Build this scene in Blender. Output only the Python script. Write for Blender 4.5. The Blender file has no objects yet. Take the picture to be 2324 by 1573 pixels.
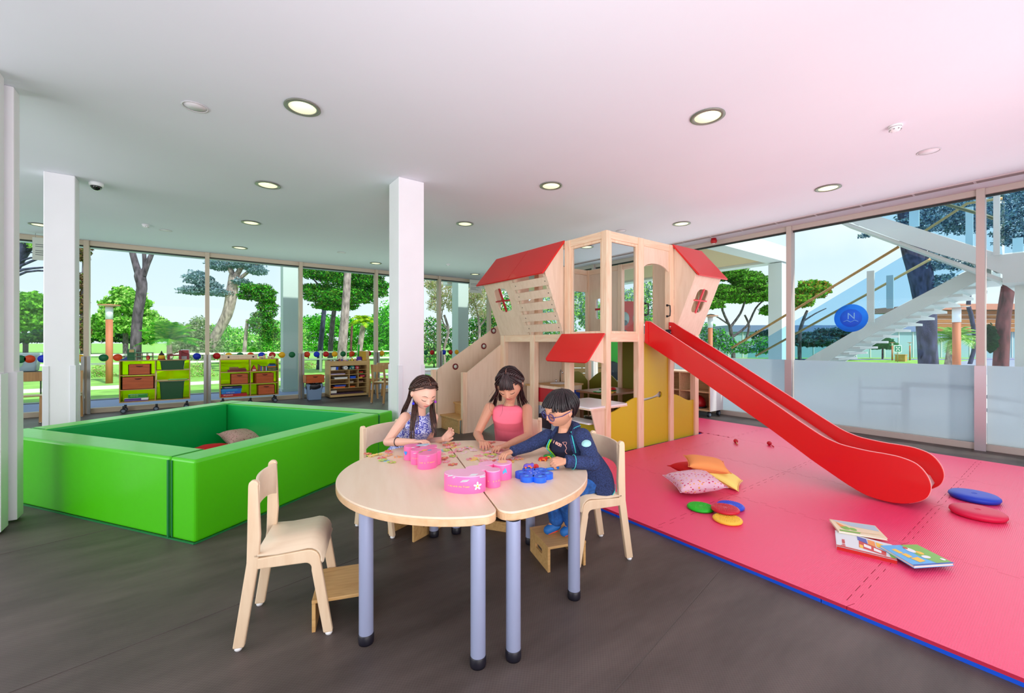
import bpy, bmesh, math, random
import numpy as np
from mathutils import Vector, Matrix, Quaternion, noise
R = math.radians
rnd = random.Random(7)
sc = bpy.context.scene
col = sc.collection

# ---------------------------------------------------------------- camera
FX, CX, HY, EYE = 965.0, 1162.0, 776.0, 1.5          # focal length in pixels of a 2324 wide picture, principal column, horizon row, eye height
FW = Vector((.5942, .8043, 0)); RT = Vector((.8043, -.5942, 0)); UP = Vector((0, 0, 1))
cam_d = bpy.data.cameras.new('camera'); cam = bpy.data.objects.new('camera', cam_d); col.objects.link(cam)
cam.location = (0, 0, EYE); cam.rotation_euler = (R(90), 0, -math.atan2(.5942, .8043))
cam_d.sensor_width = 36; cam_d.lens = FX / 2324 * 36; cam_d.shift_y = -(786.5 - HY) / 2324
cam_d.clip_start = .05; cam_d.clip_end = 600
sc.camera = cam

# ---------------------------------------------------------------- sky, sun, exposure
w = bpy.data.worlds.new('sky'); sc.world = w; w.use_nodes = True
nt = w.node_tree; nt.nodes.clear()
wo = nt.nodes.new('ShaderNodeOutputWorld'); bg = nt.nodes.new('ShaderNodeBackground')
tc = nt.nodes.new('ShaderNodeTexCoord'); sx = nt.nodes.new('ShaderNodeSeparateXYZ')
rp = nt.nodes.new('ShaderNodeValToRGB'); nz = nt.nodes.new('ShaderNodeTexNoise'); mx = nt.nodes.new('ShaderNodeMix'); mx.data_type = 'RGBA'
nr = nt.nodes.new('ShaderNodeValToRGB')
nt.links.new(tc.outputs['Generated'], sx.inputs[0]); nt.links.new(sx.outputs['Z'], rp.inputs[0])
e = rp.color_ramp.elements
e[0].position = 0; e[0].color = (.86, .92, .98, 1); e[1].position = .7; e[1].color = (.32, .58, .95, 1)
m_ = rp.color_ramp.elements.new(.25); m_.color = (.66, .82, .98, 1)
nz.inputs['Scale'].default_value = 2.2; nz.inputs['Detail'].default_value = 5
nt.links.new(tc.outputs['Generated'], nz.inputs['Vector'])
nr.color_ramp.elements[0].position = .42; nr.color_ramp.elements[1].position = .62
nt.links.new(nz.outputs['Fac'], nr.inputs[0]); nt.links.new(nr.outputs[0], mx.inputs[0])
nt.links.new(rp.outputs[0], mx.inputs[6]); mx.inputs[7].default_value = (.97, .98, 1, 1)
nt.links.new(mx.outputs[2], bg.inputs[0]); bg.inputs[1].default_value = 1.15
nt.links.new(bg.outputs[0], wo.inputs[0])
sd = bpy.data.lights.new('sun', 'SUN'); sd.energy = 4.6; sd.angle = R(2.0); sd.color = (1, .96, .88)
so = bpy.data.objects.new('sun', sd); col.objects.link(so)
so.rotation_euler = Vector((-.20, .72, -.80)).to_track_quat('-Z', 'Y').to_euler()

def area(name, loc, aim, sx_, sy_, power, color=(1, 1, 1)):
    d = bpy.data.lights.new(name, 'AREA'); d.shape = 'RECTANGLE'; d.size = sx_; d.size_y = sy_; d.energy = power; d.color = color
    if 'bounce' in name: d.spread = R(110)
    o = bpy.data.objects.new(name, d); col.objects.link(o); o.location = loc
    o.rotation_euler = (Vector(aim) - Vector(loc)).to_track_quat('-Z', 'Y').to_euler()
    return o
# unseen fill panels added to brighten the room, some aimed up at the ceiling
area('window_light_rear', (1.5, -3.2, 1.9), (3.0, 4, 1.2), 7.0, 2.8, 215, (1, .98, .97))
area('window_light_left', (-4.6, 4.0, 1.9), (3, 4.5, 1.0), 8.0, 2.6, 200, (.96, .98, 1))
area('bounce_flash', (.3, -.8, 1.2), (1.4, 2.2, 3.6), 2.6, 2.6, 62, (.98, .95, 1))  # unseen upward fill, added to whiten the ceiling
area('bounce_flash', (4.6, -1.6, 1.0), (5.0, 1.8, 3.6), 2.6, 2.6, 46, (1, .95, .97))
area('window_light_right', (8.5, 3.5, 1.9), (3, 3.8, 1.4), 9.0, 2.8, 90, (1, .98, .98))
area('window_light_back', (1.0, 12.2, 1.3), (0, 8, 3.6), 14.0, 2.2, 105, (.70, 1, .78))  # green fill added inside the back glass to tint the far ceiling
sc.view_settings.view_transform = 'Standard'; sc.view_settings.look = 'None'
sc.view_settings.gamma = 1; sc.view_settings.use_curve_mapping = False
sc.view_settings.exposure = 0.0
sc.cycles.max_bounces = 7; sc.cycles.diffuse_bounces = 4; sc.cycles.transparent_max_bounces = 16; sc.cycles.glossy_bounces = 3
sc.cycles.use_denoising = True; sc.cycles.sample_clamp_indirect = 6; sc.cycles.caustics_reflective = False; sc.cycles.caustics_refractive = False

# ---------------------------------------------------------------- helpers
def at(x, z):                       # ground point under picture column x at distance z along the view
    p = FW * z + RT * ((x - CX) / FX * z); return Vector((p.x, p.y, 0))
def px(x, y, z):                    # point seen at (x, y) at distance z along the view
    p = at(x, z); p.z = EYE - (y - HY) * z / FX; return p
def grd(x, y, h=0.0):               # point of the horizontal plane at height h
    return px(x, y, FX * (EYE - h) / (y - HY))

def srgb(r, g, b):
    f = lambda c: (c / 255 / 12.92) if c / 255 <= .04045 else ((c / 255 + .055) / 1.055) ** 2.4
    return (f(r), f(g), f(b), 1)
MATS = {}
def mat(name, c, rough=.5, spec=.5, metal=0, noise_s=0, noise_a=.1, bump=0, bump_s=60, coat=0, emit=None, estr=1, sheen=0, trans=0, alpha=1, sub=0, stretch=None):
    """principled material; colour varies by noise_a around c; c is sRGB 0-255"""
    if name in MATS: return MATS[name]
    m = bpy.data.materials.new(name); m.use_nodes = True; t = m.node_tree; b = t.nodes['Principled BSDF']
    c = srgb(*c); b.inputs['Base Color'].default_value = c; m.diffuse_color = c
    b.inputs['Roughness'].default_value = rough; b.inputs['Specular IOR Level'].default_value = spec; b.inputs['Metallic'].default_value = metal
    b.inputs['Coat Weight'].default_value = coat; b.inputs['Sheen Weight'].default_value = sheen
    b.inputs['Transmission Weight'].default_value = trans; b.inputs['Alpha'].default_value = alpha
    if sub: b.inputs['Subsurface Weight'].default_value = sub; b.inputs['Subsurface Radius'].default_value = (.02, .008, .004); b.inputs['Subsurface Scale'].default_value = .5
    if emit: b.inputs['Emission Color'].default_value = srgb(*emit); b.inputs['Emission Strength'].default_value = estr
    if noise_s or bump:
        g = t.nodes.new('ShaderNodeTexCoord'); mp = t.nodes.new('ShaderNodeMapping'); t.links.new(g.outputs['Object'], mp.inputs[0])
        if stretch: mp.inputs['Scale'].default_value = stretch
    if noise_s:
        n = t.nodes.new('ShaderNodeTexNoise'); n.inputs['Scale'].default_value = noise_s; n.inputs['Detail'].default_value = 4
        t.links.new(mp.outputs[0], n.inputs['Vector'])
        r = t.nodes.new('ShaderNodeValToRGB'); r.color_ramp.elements[0].position = .3; r.color_ramp.elements[1].position = .7
        r.color_ramp.elements[0].color = [max(0, v * (1 - noise_a)) for v in c[:3]] + [1]; r.color_ramp.elements[1].color = [min(1, v * (1 + noise_a)) for v in c[:3]] + [1]
        t.links.new(n.outputs['Fac'], r.inputs[0]); t.links.new(r.outputs[0], b.inputs['Base Color'])
    if bump:
        n2 = t.nodes.new('ShaderNodeTexNoise'); n2.inputs['Scale'].default_value = bump_s; t.links.new(mp.outputs[0], n2.inputs['Vector'])
        bp = t.nodes.new('ShaderNodeBump'); bp.inputs['Strength'].default_value = bump; bp.inputs['Distance'].default_value = .01
        t.links.new(n2.outputs['Fac'], bp.inputs['Height']); t.links.new(bp.outputs[0], b.inputs['Normal'])
    MATS[name] = m; return m
def wood(name, c, c2, scale=3, axis='Z', rough=.45, ring=.0, contrast=1):
    if name in MATS: return MATS[name]
    m = bpy.data.materials.new(name); m.use_nodes = True; t = m.node_tree; b = t.nodes['Principled BSDF']
    g = t.nodes.new('ShaderNodeTexCoord'); mp = t.nodes.new('ShaderNodeMapping'); n = t.nodes.new('ShaderNodeTexNoise'); r = t.nodes.new('ShaderNodeValToRGB')
    s = {'X': (.12, 1, 1), 'Y': (1, .12, 1), 'Z': (1, 1, .12)}[axis]
    mp.inputs['Scale'].default_value = [v * scale for v in s]; n.inputs['Scale'].default_value = 9; n.inputs['Detail'].default_value = 6; n.inputs['Distortion'].default_value = ring
    t.links.new(g.outputs['Object'], mp.inputs[0]); t.links.new(mp.outputs[0], n.inputs['Vector']); t.links.new(n.outputs['Fac'], r.inputs[0])
    r.color_ramp.elements[0].color = srgb(*c2); r.color_ramp.elements[1].color = srgb(*c); r.color_ramp.elements[0].position = .3; r.color_ramp.elements[1].position = .62
    t.links.new(r.outputs[0], b.inputs['Base Color']); b.inputs['Roughness'].default_value = rough; m.diffuse_color = srgb(*c)
    MATS[name] = m; return m

def glass_mat(name, tint=(250, 253, 253), refl=.12, rough=0.0):
    if name in MATS: return MATS[name]
    m = bpy.data.materials.new(name); m.use_nodes = True; t = m.node_tree; t.nodes.clear()
    o = t.nodes.new('ShaderNodeOutputMaterial'); tr = t.nodes.new('ShaderNodeBsdfTransparent'); gl = t.nodes.new('ShaderNodeBsdfGlossy'); mxs = t.nodes.new('ShaderNodeMixShader')
    fr = t.nodes.new('ShaderNodeFresnel'); gm = t.nodes.new('ShaderNodeNewGeometry'); mr = t.nodes.new('ShaderNodeMapRange'); mr.inputs['To Min'].default_value = 1.17; mr.inputs['To Max'].default_value = 1 / 1.17; t.links.new(gm.outputs['Backfacing'], mr.inputs['Value']); t.links.new(mr.outputs[0], fr.inputs[0])
    tr.inputs[0].default_value = srgb(*tint); gl.inputs['Roughness'].default_value = rough
    t.links.new(fr.outputs[0], mxs.inputs[0]); t.links.new(tr.outputs[0], mxs.inputs[1]); t.links.new(gl.outputs[0], mxs.inputs[2]); t.links.new(mxs.outputs[0], o.inputs[0])
    MATS[name] = m; return m
def film_mat(name, c=(247, 249, 254)):
    m = bpy.data.materials.new(name); m.use_nodes = True; t = m.node_tree; t.nodes.clear()
    o = t.nodes.new('ShaderNodeOutputMaterial'); a = t.nodes.new('ShaderNodeBsdfTranslucent'); d = t.nodes.new('ShaderNodeBsdfDiffuse'); g = t.nodes.new('ShaderNodeBsdfRefraction')
    g.inputs['IOR'].default_value = 1.04; g.inputs['Roughness'].default_value = .85; g.inputs[0].default_value = srgb(*c)
    a.inputs[0].default_value = srgb(*c); d.inputs[0].default_value = srgb(*c)
    m1 = t.nodes.new('ShaderNodeMixShader'); m1.inputs[0].default_value = .05; m2 = t.nodes.new('ShaderNodeMixShader'); m2.inputs[0].default_value = .30
    t.links.new(a.outputs[0], m1.inputs[1]); t.links.new(d.outputs[0], m1.inputs[2]); t.links.new(m1.outputs[0], m2.inputs[1]); t.links.new(g.outputs[0], m2.inputs[2]); t.links.new(m2.outputs[0], o.inputs[0])
    MATS[name] = m; return m

def frame_of(d):
    d = Vector(d).normalized(); a = Vector((0, 0, 1)) if abs(d.z) < .9 else Vector((1, 0, 0))
    u = d.cross(a).normalized(); v = d.cross(u).normalized(); return u, v
class MB:
    """collects shapes; build() links them as ONE mesh object"""
    def __init__(s): s.v = []; s.f = []; s.m = []; s.sm = []
    def add(s, vs, fs, mi=0, smooth=False):
        o = len(s.v); s.v += [tuple(p) for p in vs]; s.f += [tuple(o + i for i in f) for f in fs]; s.m += [mi] * len(fs); s.sm += [smooth] * len(fs); return s
    def box(s, x0, x1, y0, y1, z0, z1, mi=0, rot=None, piv=None):
        vs = [Vector((x, y, z)) for z in (z0, z1) for y in (y0, y1) for x in (x0, x1)]
        if rot is not None:
            pv = Vector(piv) if piv is not None else Vector(((x0 + x1) / 2, (y0 + y1) / 2, (z0 + z1) / 2))
            vs = [pv + rot @ (v - pv) for v in vs]
        return s.add(vs, [(0, 2, 3, 1), (4, 5, 7, 6), (0, 1, 5, 4), (2, 6, 7, 3), (0, 4, 6, 2), (1, 3, 7, 5)], mi)
    def bar(s, a, b, w, h, mi=0, up=(0, 0, 1)):
        a = Vector(a); b = Vector(b); d = (b - a).normalized(); u = Vector(up)
        if abs(d.dot(u)) > .95: u = Vector((0, 1, 0))
        sd_ = d.cross(u).normalized(); u = sd_.cross(d).normalized()
        vs = [p + sd_ * (i * w / 2) + u * (j * h / 2) for p in (a, b) for i, j in ((-1, -1), (1, -1), (1, 1), (-1, 1))]
        return s.add(vs, [(0, 3, 2, 1), (4, 5, 6, 7), (0, 1, 5, 4), (1, 2, 6, 5), (2, 3, 7, 6), (3, 0, 4, 7)], mi)
    def cyl(s, a, b, r0, r1=None, n=16, mi=0, cap=True, smooth=True):
        r1 = r0 if r1 is None else r1; a = Vector(a); b = Vector(b); u, v = frame_of(b - a)
        vs = [p + (u * math.cos(2 * math.pi * i / n) + v * math.sin(2 * math.pi * i / n)) * r for p, r in ((a, r0), (b, r1)) for i in range(n)]
        s.add(vs, [(i, i + n, (i + 1) % n + n, (i + 1) % n) for i in range(n)], mi, smooth)
        if cap: s.add(vs, [tuple(range(n)), tuple(range(2 * n - 1, n - 1, -1))], mi)
        return s
    def tube(s, pts, r, n=8, mi=0, cap=True, flat=1.0):
        pts = [Vector(p) for p in pts]; k = len(pts); rs = r if isinstance(r, (list, tuple)) else [r] * k
        vs = []; u = None
        for i, p in enumerate(pts):
            d = (pts[min(i + 1, k - 1)] - pts[max(i - 1, 0)]).normalized()
            if u is None: u, v = frame_of(d)
            else:
                u = (u - d * u.dot(d)).normalized(); v = d.cross(u)
            vs += [p + (u * math.cos(2 * math.pi * j / n) + v * math.sin(2 * math.pi * j / n) * flat) * rs[i] for j in range(n)]
        fs = [(i * n + j, i * n + (j + 1) % n, (i + 1) * n + (j + 1) % n, (i + 1) * n + j) for i in range(k - 1) for j in range(n)]
        s.add(vs, fs, mi, True)
        if cap: s.add(vs, [tuple(range(n - 1, -1, -1)), tuple(range((k - 1) * n, k * n))], mi)
        return s
    def lathe(s, prof, c=(0, 0, 0), n=24, mi=0, axis=None, smooth=True, sx=1, sy=1):
        c = Vector(c)
        if axis is None: u, v, a = Vector((1, 0, 0)), Vector((0, 1, 0)), Vector((0, 0, 1))
        else: a = Vector(axis).normalized(); u, v = frame_of(a); v = a.cross(u)
        vs = [c + u * (r * sx * math.cos(2 * math.pi * j / n)) + v * (r * sy * math.sin(2 * math.pi * j / n)) + a * z for r, z in prof for j in range(n)]
        k = len(prof); fs = [(i * n + j, i * n + (j + 1) % n, (i + 1) * n + (j + 1) % n, (i + 1) * n + j) for i in range(k - 1) for j in range(n)]
        zs = [z for _, z in prof]; r0, r1 = prof[0][0], prof[-1][0]
        ring = r0 > .0031 and r1 > .0031 and k > 2 and (abs(prof[0][1] - prof[-1][1]) <= .55 * (max(zs) - min(zs)) or (k == 4 and r0 == r1))
        if ring: fs = fs + [((k - 1) * n + j, (k - 1) * n + (j + 1) % n, (j + 1) % n, j) for j in range(n)]
        s.add(vs, fs, mi, smooth)
        if not ring: s.add(vs, [tuple(range(n - 1, -1, -1)), tuple(range((k - 1) * n, k * n))], mi)
        return s
    def ell(s, c, rx, ry, rz, n=16, m=10, mi=0, rot=None):
        c = Vector(c); vs = []
        for i in range(m + 1):
            ph = math.pi * i / m
            for j in range(n):
                th = 2 * math.pi * j / n; p = Vector((rx * math.sin(ph) * math.cos(th), ry * math.sin(ph) * math.sin(th), rz * math.cos(ph)))
                vs.append(c + (rot @ p if rot is not None else p))
        s.add(vs, [(i * n + j, (i + 1) * n + j, (i + 1) * n + (j + 1) % n, i * n + (j + 1) % n) for i in range(m) for j in range(n)], mi, True); return s
    def prism(s, poly, a, e1, e2, t, mi=0, smooth=False, holes=None):
        """polygon (list of 2D) in the plane a + x e1 + y e2, thickness t along e1 x e2; holes cut by triangulation"""
        a = Vector(a); e1 = Vector(e1).normalized(); e2 = Vector(e2).normalized(); nn = e1.cross(e2)
        if not holes:
            k = len(poly); vs = [a + e1 * x + e2 * y for x, y in poly] + [a + e1 * x + e2 * y + nn * t for x, y in poly]
            s.add(vs, [tuple(range(k - 1, -1, -1)), tuple(range(k, 2 * k))], mi); s.add(vs, [(i, (i + 1) % k, (i + 1) % k + k, i + k) for i in range(k)], mi, smooth)
            return s
        from mathutils.geometry import tessellate_polygon
        loops = [poly] + holes; fl = [p for l in loops for p in l]
        tris = tessellate_polygon([[Vector((x, y, 0)) for x, y in l] for l in loops]); k = len(fl)
        vs = [a + e1 * x + e2 * y for x, y in fl] + [a + e1 * x + e2 * y + nn * t for x, y in fl]
        fs = []
        for tr in tris:
            p, q, r_ = [Vector(fl[i]) for i in tr]
            ccw = (q - p).cross(r_ - p) > 0
            tr = tuple(tr) if ccw else tuple(reversed(tr))
            fs += [tuple(reversed(tr)), tuple(i + k for i in tr)]
        s.add(vs, fs, mi); o = 0
        for l in loops:
            n = len(l); s.add(vs, [(o + i, o + (i + 1) % n, o + (i + 1) % n + k, o + i + k) for i in range(n)], mi, smooth); o += n
        return s
    def xform(s, M):
        s.v = [tuple(M @ Vector(p)) for p in s.v]; return s
    def mesh(s, name, mats):
        me = bpy.data.meshes.new(name); me.from_pydata(s.v, [], s.f)
        for m in (mats if isinstance(mats, (list, tuple)) else [mats]): me.materials.append(m)
        me.polygons.foreach_set('material_index', s.m); me.polygons.foreach_set('use_smooth', s.sm); me.update(); return me
    def build(s, name, mats, parent=None, bevel=0, off=None, seg=2, fix=True, solid=0, sub=0):
        if off is not None: s.v = [tuple(Vector(p) - Vector(off)) for p in s.v]
        me = s.mesh(name, mats)
        if fix:
            b = bmesh.new(); b.from_mesh(me); bmesh.ops.remove_doubles(b, verts=b.verts, dist=1e-5); bmesh.ops.recalc_face_normals(b, faces=b.faces); b.to_mesh(me); b.free()
        o = bpy.data.objects.new(name, me); col.objects.link(o)
        if parent: o.parent = parent
        if solid: md = o.modifiers.new('s', 'SOLIDIFY'); md.thickness = solid
        if bevel: md = o.modifiers.new('b', 'BEVEL'); md.width = bevel; md.segments = seg; md.limit_method = 'ANGLE'; md.angle_limit = R(40); md.harden_normals = False
        if sub: md = o.modifiers.new('u', 'SUBSURF'); md.levels = sub; md.render_levels = sub
        return o
def tag(o, label=None, cat=None, group=None, kind=None):
    if label: o['label'] = label
    if cat: o['category'] = cat
    if group: o['group'] = group
    if kind: o['kind'] = kind
    return o
def thing(name, label, cat, loc=(0, 0, 0), rz=0, group=None):
    o = bpy.data.objects.new(name, None); col.objects.link(o); o.location = loc; o.rotation_euler = (0, 0, rz); o.empty_display_size = .1
    return tag(o, label, cat, group)
def dup(o, loc=None, rz=None, label=None, parent=None):
    c = o.copy(); col.objects.link(c)
    if loc is not None: c.location = loc
    if rz is not None: c.rotation_euler = (0, 0, rz)
    if label: c['label'] = label
    if parent: c.parent = parent
    for ch in list(o.children): dup(ch, parent=c)
    return c
def struct(o): o['kind'] = 'structure'; return o
def rrect(x0, x1, y0, y1, r, n=5):
    pts = []
    for cx, cy, a0 in ((x1 - r, y0 + r, -90), (x1 - r, y1 - r, 0), (x0 + r, y1 - r, 90), (x0 + r, y0 + r, 180)):
        for i in range(n + 1):
            a = R(a0 + 90 * i / n); pts.append((cx + r * math.cos(a), cy + r * math.sin(a)))
    return pts
def circ(cx, cy, r, n=20, a0=0, a1=360, ry=None):
    ry = ry or r; full = (a1 - a0) >= 360
    k = n if full else n + 1
    return [(cx + r * math.cos(R(a0 + (a1 - a0) * i / n)), cy + ry * math.sin(R(a0 + (a1 - a0) * i / n))) for i in range(k)]
def text(name, s, size, mat_, parent, loc, rot, ext=.0005, align='LEFT', bold=False):
    """lettering as a thin mesh"""
    cu = bpy.data.curves.new(name, 'FONT'); cu.body = s; cu.size = size; cu.extrude = ext; cu.align_x = align; cu.resolution_u = 2
    if bold: cu.offset = size * .02
    to = bpy.data.objects.new(name, cu); col.objects.link(to)
    bpy.context.view_layer.update()
    me = bpy.data.meshes.new_from_object(to.evaluated_get(bpy.context.evaluated_depsgraph_get())); bpy.data.objects.remove(to)
    me.materials.clear(); me.materials.append(mat_)
    o = bpy.data.objects.new(name, me); col.objects.link(o); o.parent = parent; o.location = loc
    o.rotation_euler = rot if not isinstance(rot, Matrix) else rot.to_euler(); return o

def smooth_path(pts, k=4):
    pts = [Vector(p) for p in pts]; out = []
    for i in range(len(pts) - 1):
        p0 = pts[max(i - 1, 0)]; p1 = pts[i]; p2 = pts[i + 1]; p3 = pts[min(i + 2, len(pts) - 1)]
        for j in range(k):
            t = j / k; out.append(.5 * ((2 * p1) + (p2 - p0) * t + (2 * p0 - 5 * p1 + 4 * p2 - p3) * t * t + (3 * p1 - p0 - 3 * p2 + p3) * t ** 3))
    out.append(pts[-1]); return out
# ---------------------------------------------------------------- materials shared
white_paint = mat('white_paint', (238, 236, 240), .6, noise_s=3, noise_a=.015)
ceil_m = mat('ceiling_plaster', (230, 232, 240), .9, spec=.2, noise_s=1.2, noise_a=.01)
beech = wood('beech', (238, 212, 180), (230, 200, 166), 3, 'Z')
beech_top = wood('beech_top', (236, 214, 186), (231, 207, 178), 2.5, 'X', .42)
birch = wood('birch_panel', (236, 212, 188), (228, 202, 176), 2.2, 'Z', .55, .6)
pine = wood('pine_post', (242, 214, 184), (234, 192, 158), 2.0, 'Z', .5, 1.2)
pineh = wood('pine_rail', (242, 214, 184), (234, 192, 158), 2.0, 'Y', .5, 1.2)
pineu = wood('pine_rail_u', (242, 214, 184), (234, 192, 158), 2.0, 'X', .5, 1.2)
ply = wood('plywood', (214, 172, 112), (196, 150, 92), 2.5, 'X', .5, 1.8)
red_p = mat('red_lacquer', (218, 26, 24), .38, coat=.1)
red_slide = mat('slide_red', (212, 12, 16), .33, coat=.15)
black_p = mat('black_plastic', (28, 27, 34), .45)
chrome = mat('chrome', (210, 210, 215), .2, metal=1)
steel = mat('brushed_steel', (178, 170, 160), .4, metal=.6)
lime = mat('olive_yellow', (205, 182, 28), .5)
white_p = mat('white_plastic', (240, 240, 242), .4)
blue_p = mat('blue_plastic', (20, 90, 225), .35)
green_p = mat('green_plastic', (20, 150, 50), .35)
yellow_p = mat('yellow_plastic', (250, 200, 40), .35)
orange_p = mat('orange_plastic', (240, 120, 50), .4)
purple_p = mat('purple_plastic', (110, 80, 190), .4)
# ================================================================ room shell
HC = 3.62
def floor_material():
    m = bpy.data.materials.new('woven_vinyl'); m.use_nodes = True; t = m.node_tree; b = t.nodes['Principled BSDF']
    g = t.nodes.new('ShaderNodeTexCoord')
    n1 = t.nodes.new('ShaderNodeTexNoise'); n1.inputs['Scale'].default_value = 1.1; n1.inputs['Detail'].default_value = 8; n1.inputs['Roughness'].default_value = .65
    mp = t.nodes.new('ShaderNodeMapping'); mp.inputs['Rotation'].default_value = (0, 0, R(-8)); mp.inputs['Scale'].default_value = (.7, 2.2, 1)
    t.links.new(g.outputs['Object'], mp.inputs[0]); t.links.new(mp.outputs[0], n1.inputs['Vector'])
    r = t.nodes.new('ShaderNodeValToRGB'); r.color_ramp.elements[0].position = .33; r.color_ramp.elements[1].position = .7
    r.color_ramp.elements[0].color = srgb(68, 60, 57); r.color_ramp.elements[1].color = srgb(103, 92, 88)
    t.links.new(n1.outputs['Fac'], r.inputs[0])
    ck = t.nodes.new('ShaderNodeTexChecker'); ck.inputs['Scale'].default_value = 110; t.links.new(g.outputs['Object'], ck.inputs['Vector'])
    mm = t.nodes.new('ShaderNodeMix'); mm.data_type = 'RGBA'; mm.blend_type = 'MULTIPLY'; mm.inputs[0].default_value = .3
    ck.inputs[1].default_value = (1, 1, 1, 1); ck.inputs[2].default_value = (.55, .53, .52, 1)
    t.links.new(r.outputs[0], mm.inputs[6]); t.links.new(ck.outputs[0], mm.inputs[7]); t.links.new(mm.outputs[2], b.inputs['Base Color'])
    bp = t.nodes.new('ShaderNodeBump'); bp.inputs['Strength'].default_value = .35; bp.inputs['Distance'].default_value = .002
    t.links.new(ck.outputs['Fac'], bp.inputs['Height']); t.links.new(bp.outputs[0], b.inputs['Normal'])
    b.inputs['Roughness'].default_value = .5; b.inputs['Specular IOR Level'].default_value = .35
    return m
U0, U1, V0, V1 = -5.0, 8.75, -3.6, 12.5
fl = struct(MB().box(U0, U1 + .1, V0, V1 + .1, -.2, 0).build('floor', floor_material()))
# welded joints between the rolls of flooring
fs = MB()
for k in range(-2, 6): fs.bar((-1 + k * 1.5 - 3, -3 + .2 * k, .0012), (-1 + k * 1.5 + 4.6, 3.2 + .2 * k, .0012), .004, .002)
jm = mat('floor_joint', (84, 76, 72), .6)
fj = MB()
for k in range(4):
    y0 = -1.2 + k * 1.9
    fj.bar((-4.6, y0 - .55, .001), (2.84, y0 + .75, .001), .005, .002)
fj.build('floor_joint', jm, fl, fix=False)
# ceiling with a roof slab
ce = struct(MB().box(U0, U1 + .3, V0, V1 + 1.0, HC, HC + .35).build('ceiling', ceil_m))
cen = MB().bar((8.16, -3.4, HC - .004), (8.16, 0.2, HC - .004), .03, .01)
slotm = mat('slot_grille', (150, 132, 132), .5)
sd_ = thing('linear_air_diffuser', 'long thin slotted air grille in the ceiling along the right glass wall', 'air vent', (8.27, 4, HC))
MB().box(-.075, .075, -7.4, 8.3, -.012, 0).build('frame', mat('slot_frame', (214, 200, 202), .5), sd_)
for i in range(26):
    y = -7.3 + i * .6
    MB().box(-.05, .05, y, y + .57, -.016, -.01).box(-.03, -.012, y, y + .57, -.02, -.014).box(.012, .03, y, y + .57, -.02, -.014).build('slot', slotm, sd_, fix=False)
# rear and left enclosing walls, behind the camera
struct(MB().box(U0 - .2, U0, V0, V1, 0, .9).box(U0 - .2, U0, V0, V1, 3.3, HC).build('wall_left', white_paint))
struct(MB().box(U0, U1, V0 - .2, V0, 0, HC).build('wall_rear', white_paint))

frame_m = mat('frame_aluminium', (208, 192, 170), .5, metal=.1)
frame_d = mat('frame_steel_edge', (150, 152, 150), .35, metal=.7)
gasket = mat('dark_gasket', (40, 48, 48), .5)
glass = glass_mat('pane_glass', (247, 253, 252)); film = film_mat('frosted_film')
# back glass wall: v = 12.5
wb = struct(MB().box(U0, U1, 12.42, 12.56, HC - .10, HC).box(U0, U1, 12.42, 12.56, 0, .1).build('wall_back', frame_m, bevel=.004))
MB().box(U0, U1, 12.47, 12.51, HC - .125, HC - .10).build('gasket', gasket, wb)
mb_u = [-3.92, -1.87, .18, 2.2, 4.22, 6.27, 8.2]
for i, u in enumerate(mb_u):
    o = MB().box(u - .042, u + .042, 12.38, 12.56, 0, HC).build('mullion', frame_m, wb, bevel=.004)
    MB().box(u - .07, u - .02, 12.33, 12.36, 0, 1.2).box(u + .02, u + .07, 12.33, 12.36, 0, 1.2).build('rail_cover', frame_d, o)
us = [U0] + mb_u + [U1]
for i in range(len(us) - 1):
    a, b = us[i] + .055, us[i + 1] - .055
    g = struct(MB().box(a, b, 12.48, 12.495, .1, HC - .12).build('window_%d' % (i + 1), glass))
# right glass wall: u = 8.75
wr = struct(MB().box(8.73, 8.85, V0, 12.36, HC - .085, HC).box(8.72, 8.86, V0, 12.36, 0, .09).build('wall_right', mat('frame_pinkish', (206, 196, 188), .5, metal=.1), bevel=.004))
MB().box(8.77, 8.81, V0, 12.36, HC - .115, HC - .085).build('gasket', gasket, wr)
mr_v = [-1.5, .88, 3.25, 5.66, 8.05, 10.4]
for v in mr_v:
    o = MB().box(8.69, 8.86, v - .042, v + .042, 0, HC).build('mullion', MATS['frame_pinkish'], wr, bevel=.004)
    MB().box(8.665, 8.69, v - .055, v + .055, 0, 1.17).build('rail_cover', mat('cover_pink', (204, 196, 202), .35, metal=.4), o)
vs_ = [V0] + mr_v + [12.36]
for i in range(len(vs_) - 1):
    a, b = vs_[i] + .055, vs_[i + 1] - .055
    w_ = struct(MB().box(8.785, 8.8, a, b, .09, HC - .11).build('window_%d' % (i + 9), glass))
    if b > 5.7: continue
    f_ = MB().box(8.776, 8.782, a, b, .09, 1.17).build('frosted_film', film, w_); f_['label'] = 'frosted white film on the lower glass'

# round safety dots stuck on the back glass
dcols = dict(r=mat('dot_red', (196, 14, 22), .5), o=mat('dot_orange', (228, 70, 20), .5), y=mat('dot_yellow', (246, 186, 20), .5), g=mat('dot_green', (14, 112, 66), .5), b=mat('dot_blue', (12, 50, 215), .5))
dn = dict(r='red', o='orange', y='yellow', g='green', b='blue')
dots = [(45, 'g'), (67, 'o'), (97, 'b'), (181, 'y'), (235, 'g'), (267, 'o'), (447, 'b'), (492, 'r'), (519, 'y'), (545, 'g'), (569, 'o'), (594, 'b'), (618, 'r'), (640, 'y'), (663, 'g'), (697, 'o'), (719, 'b'), (740, 'r'), (760, 'y'), (779, 'g'), (799, 'o'), (818, 'b'), (837, 'r'), (867, 'y'), (967, 'g'), (981, 'r'), (1008, 'b'), (1023, 'r'), (1037, 'y')]
def on_v(x, v):
    t = (x - CX) / FX; return v * (t * FW.y - RT.y) / (RT.x - t * FW.x)
cnt = {}
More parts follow.
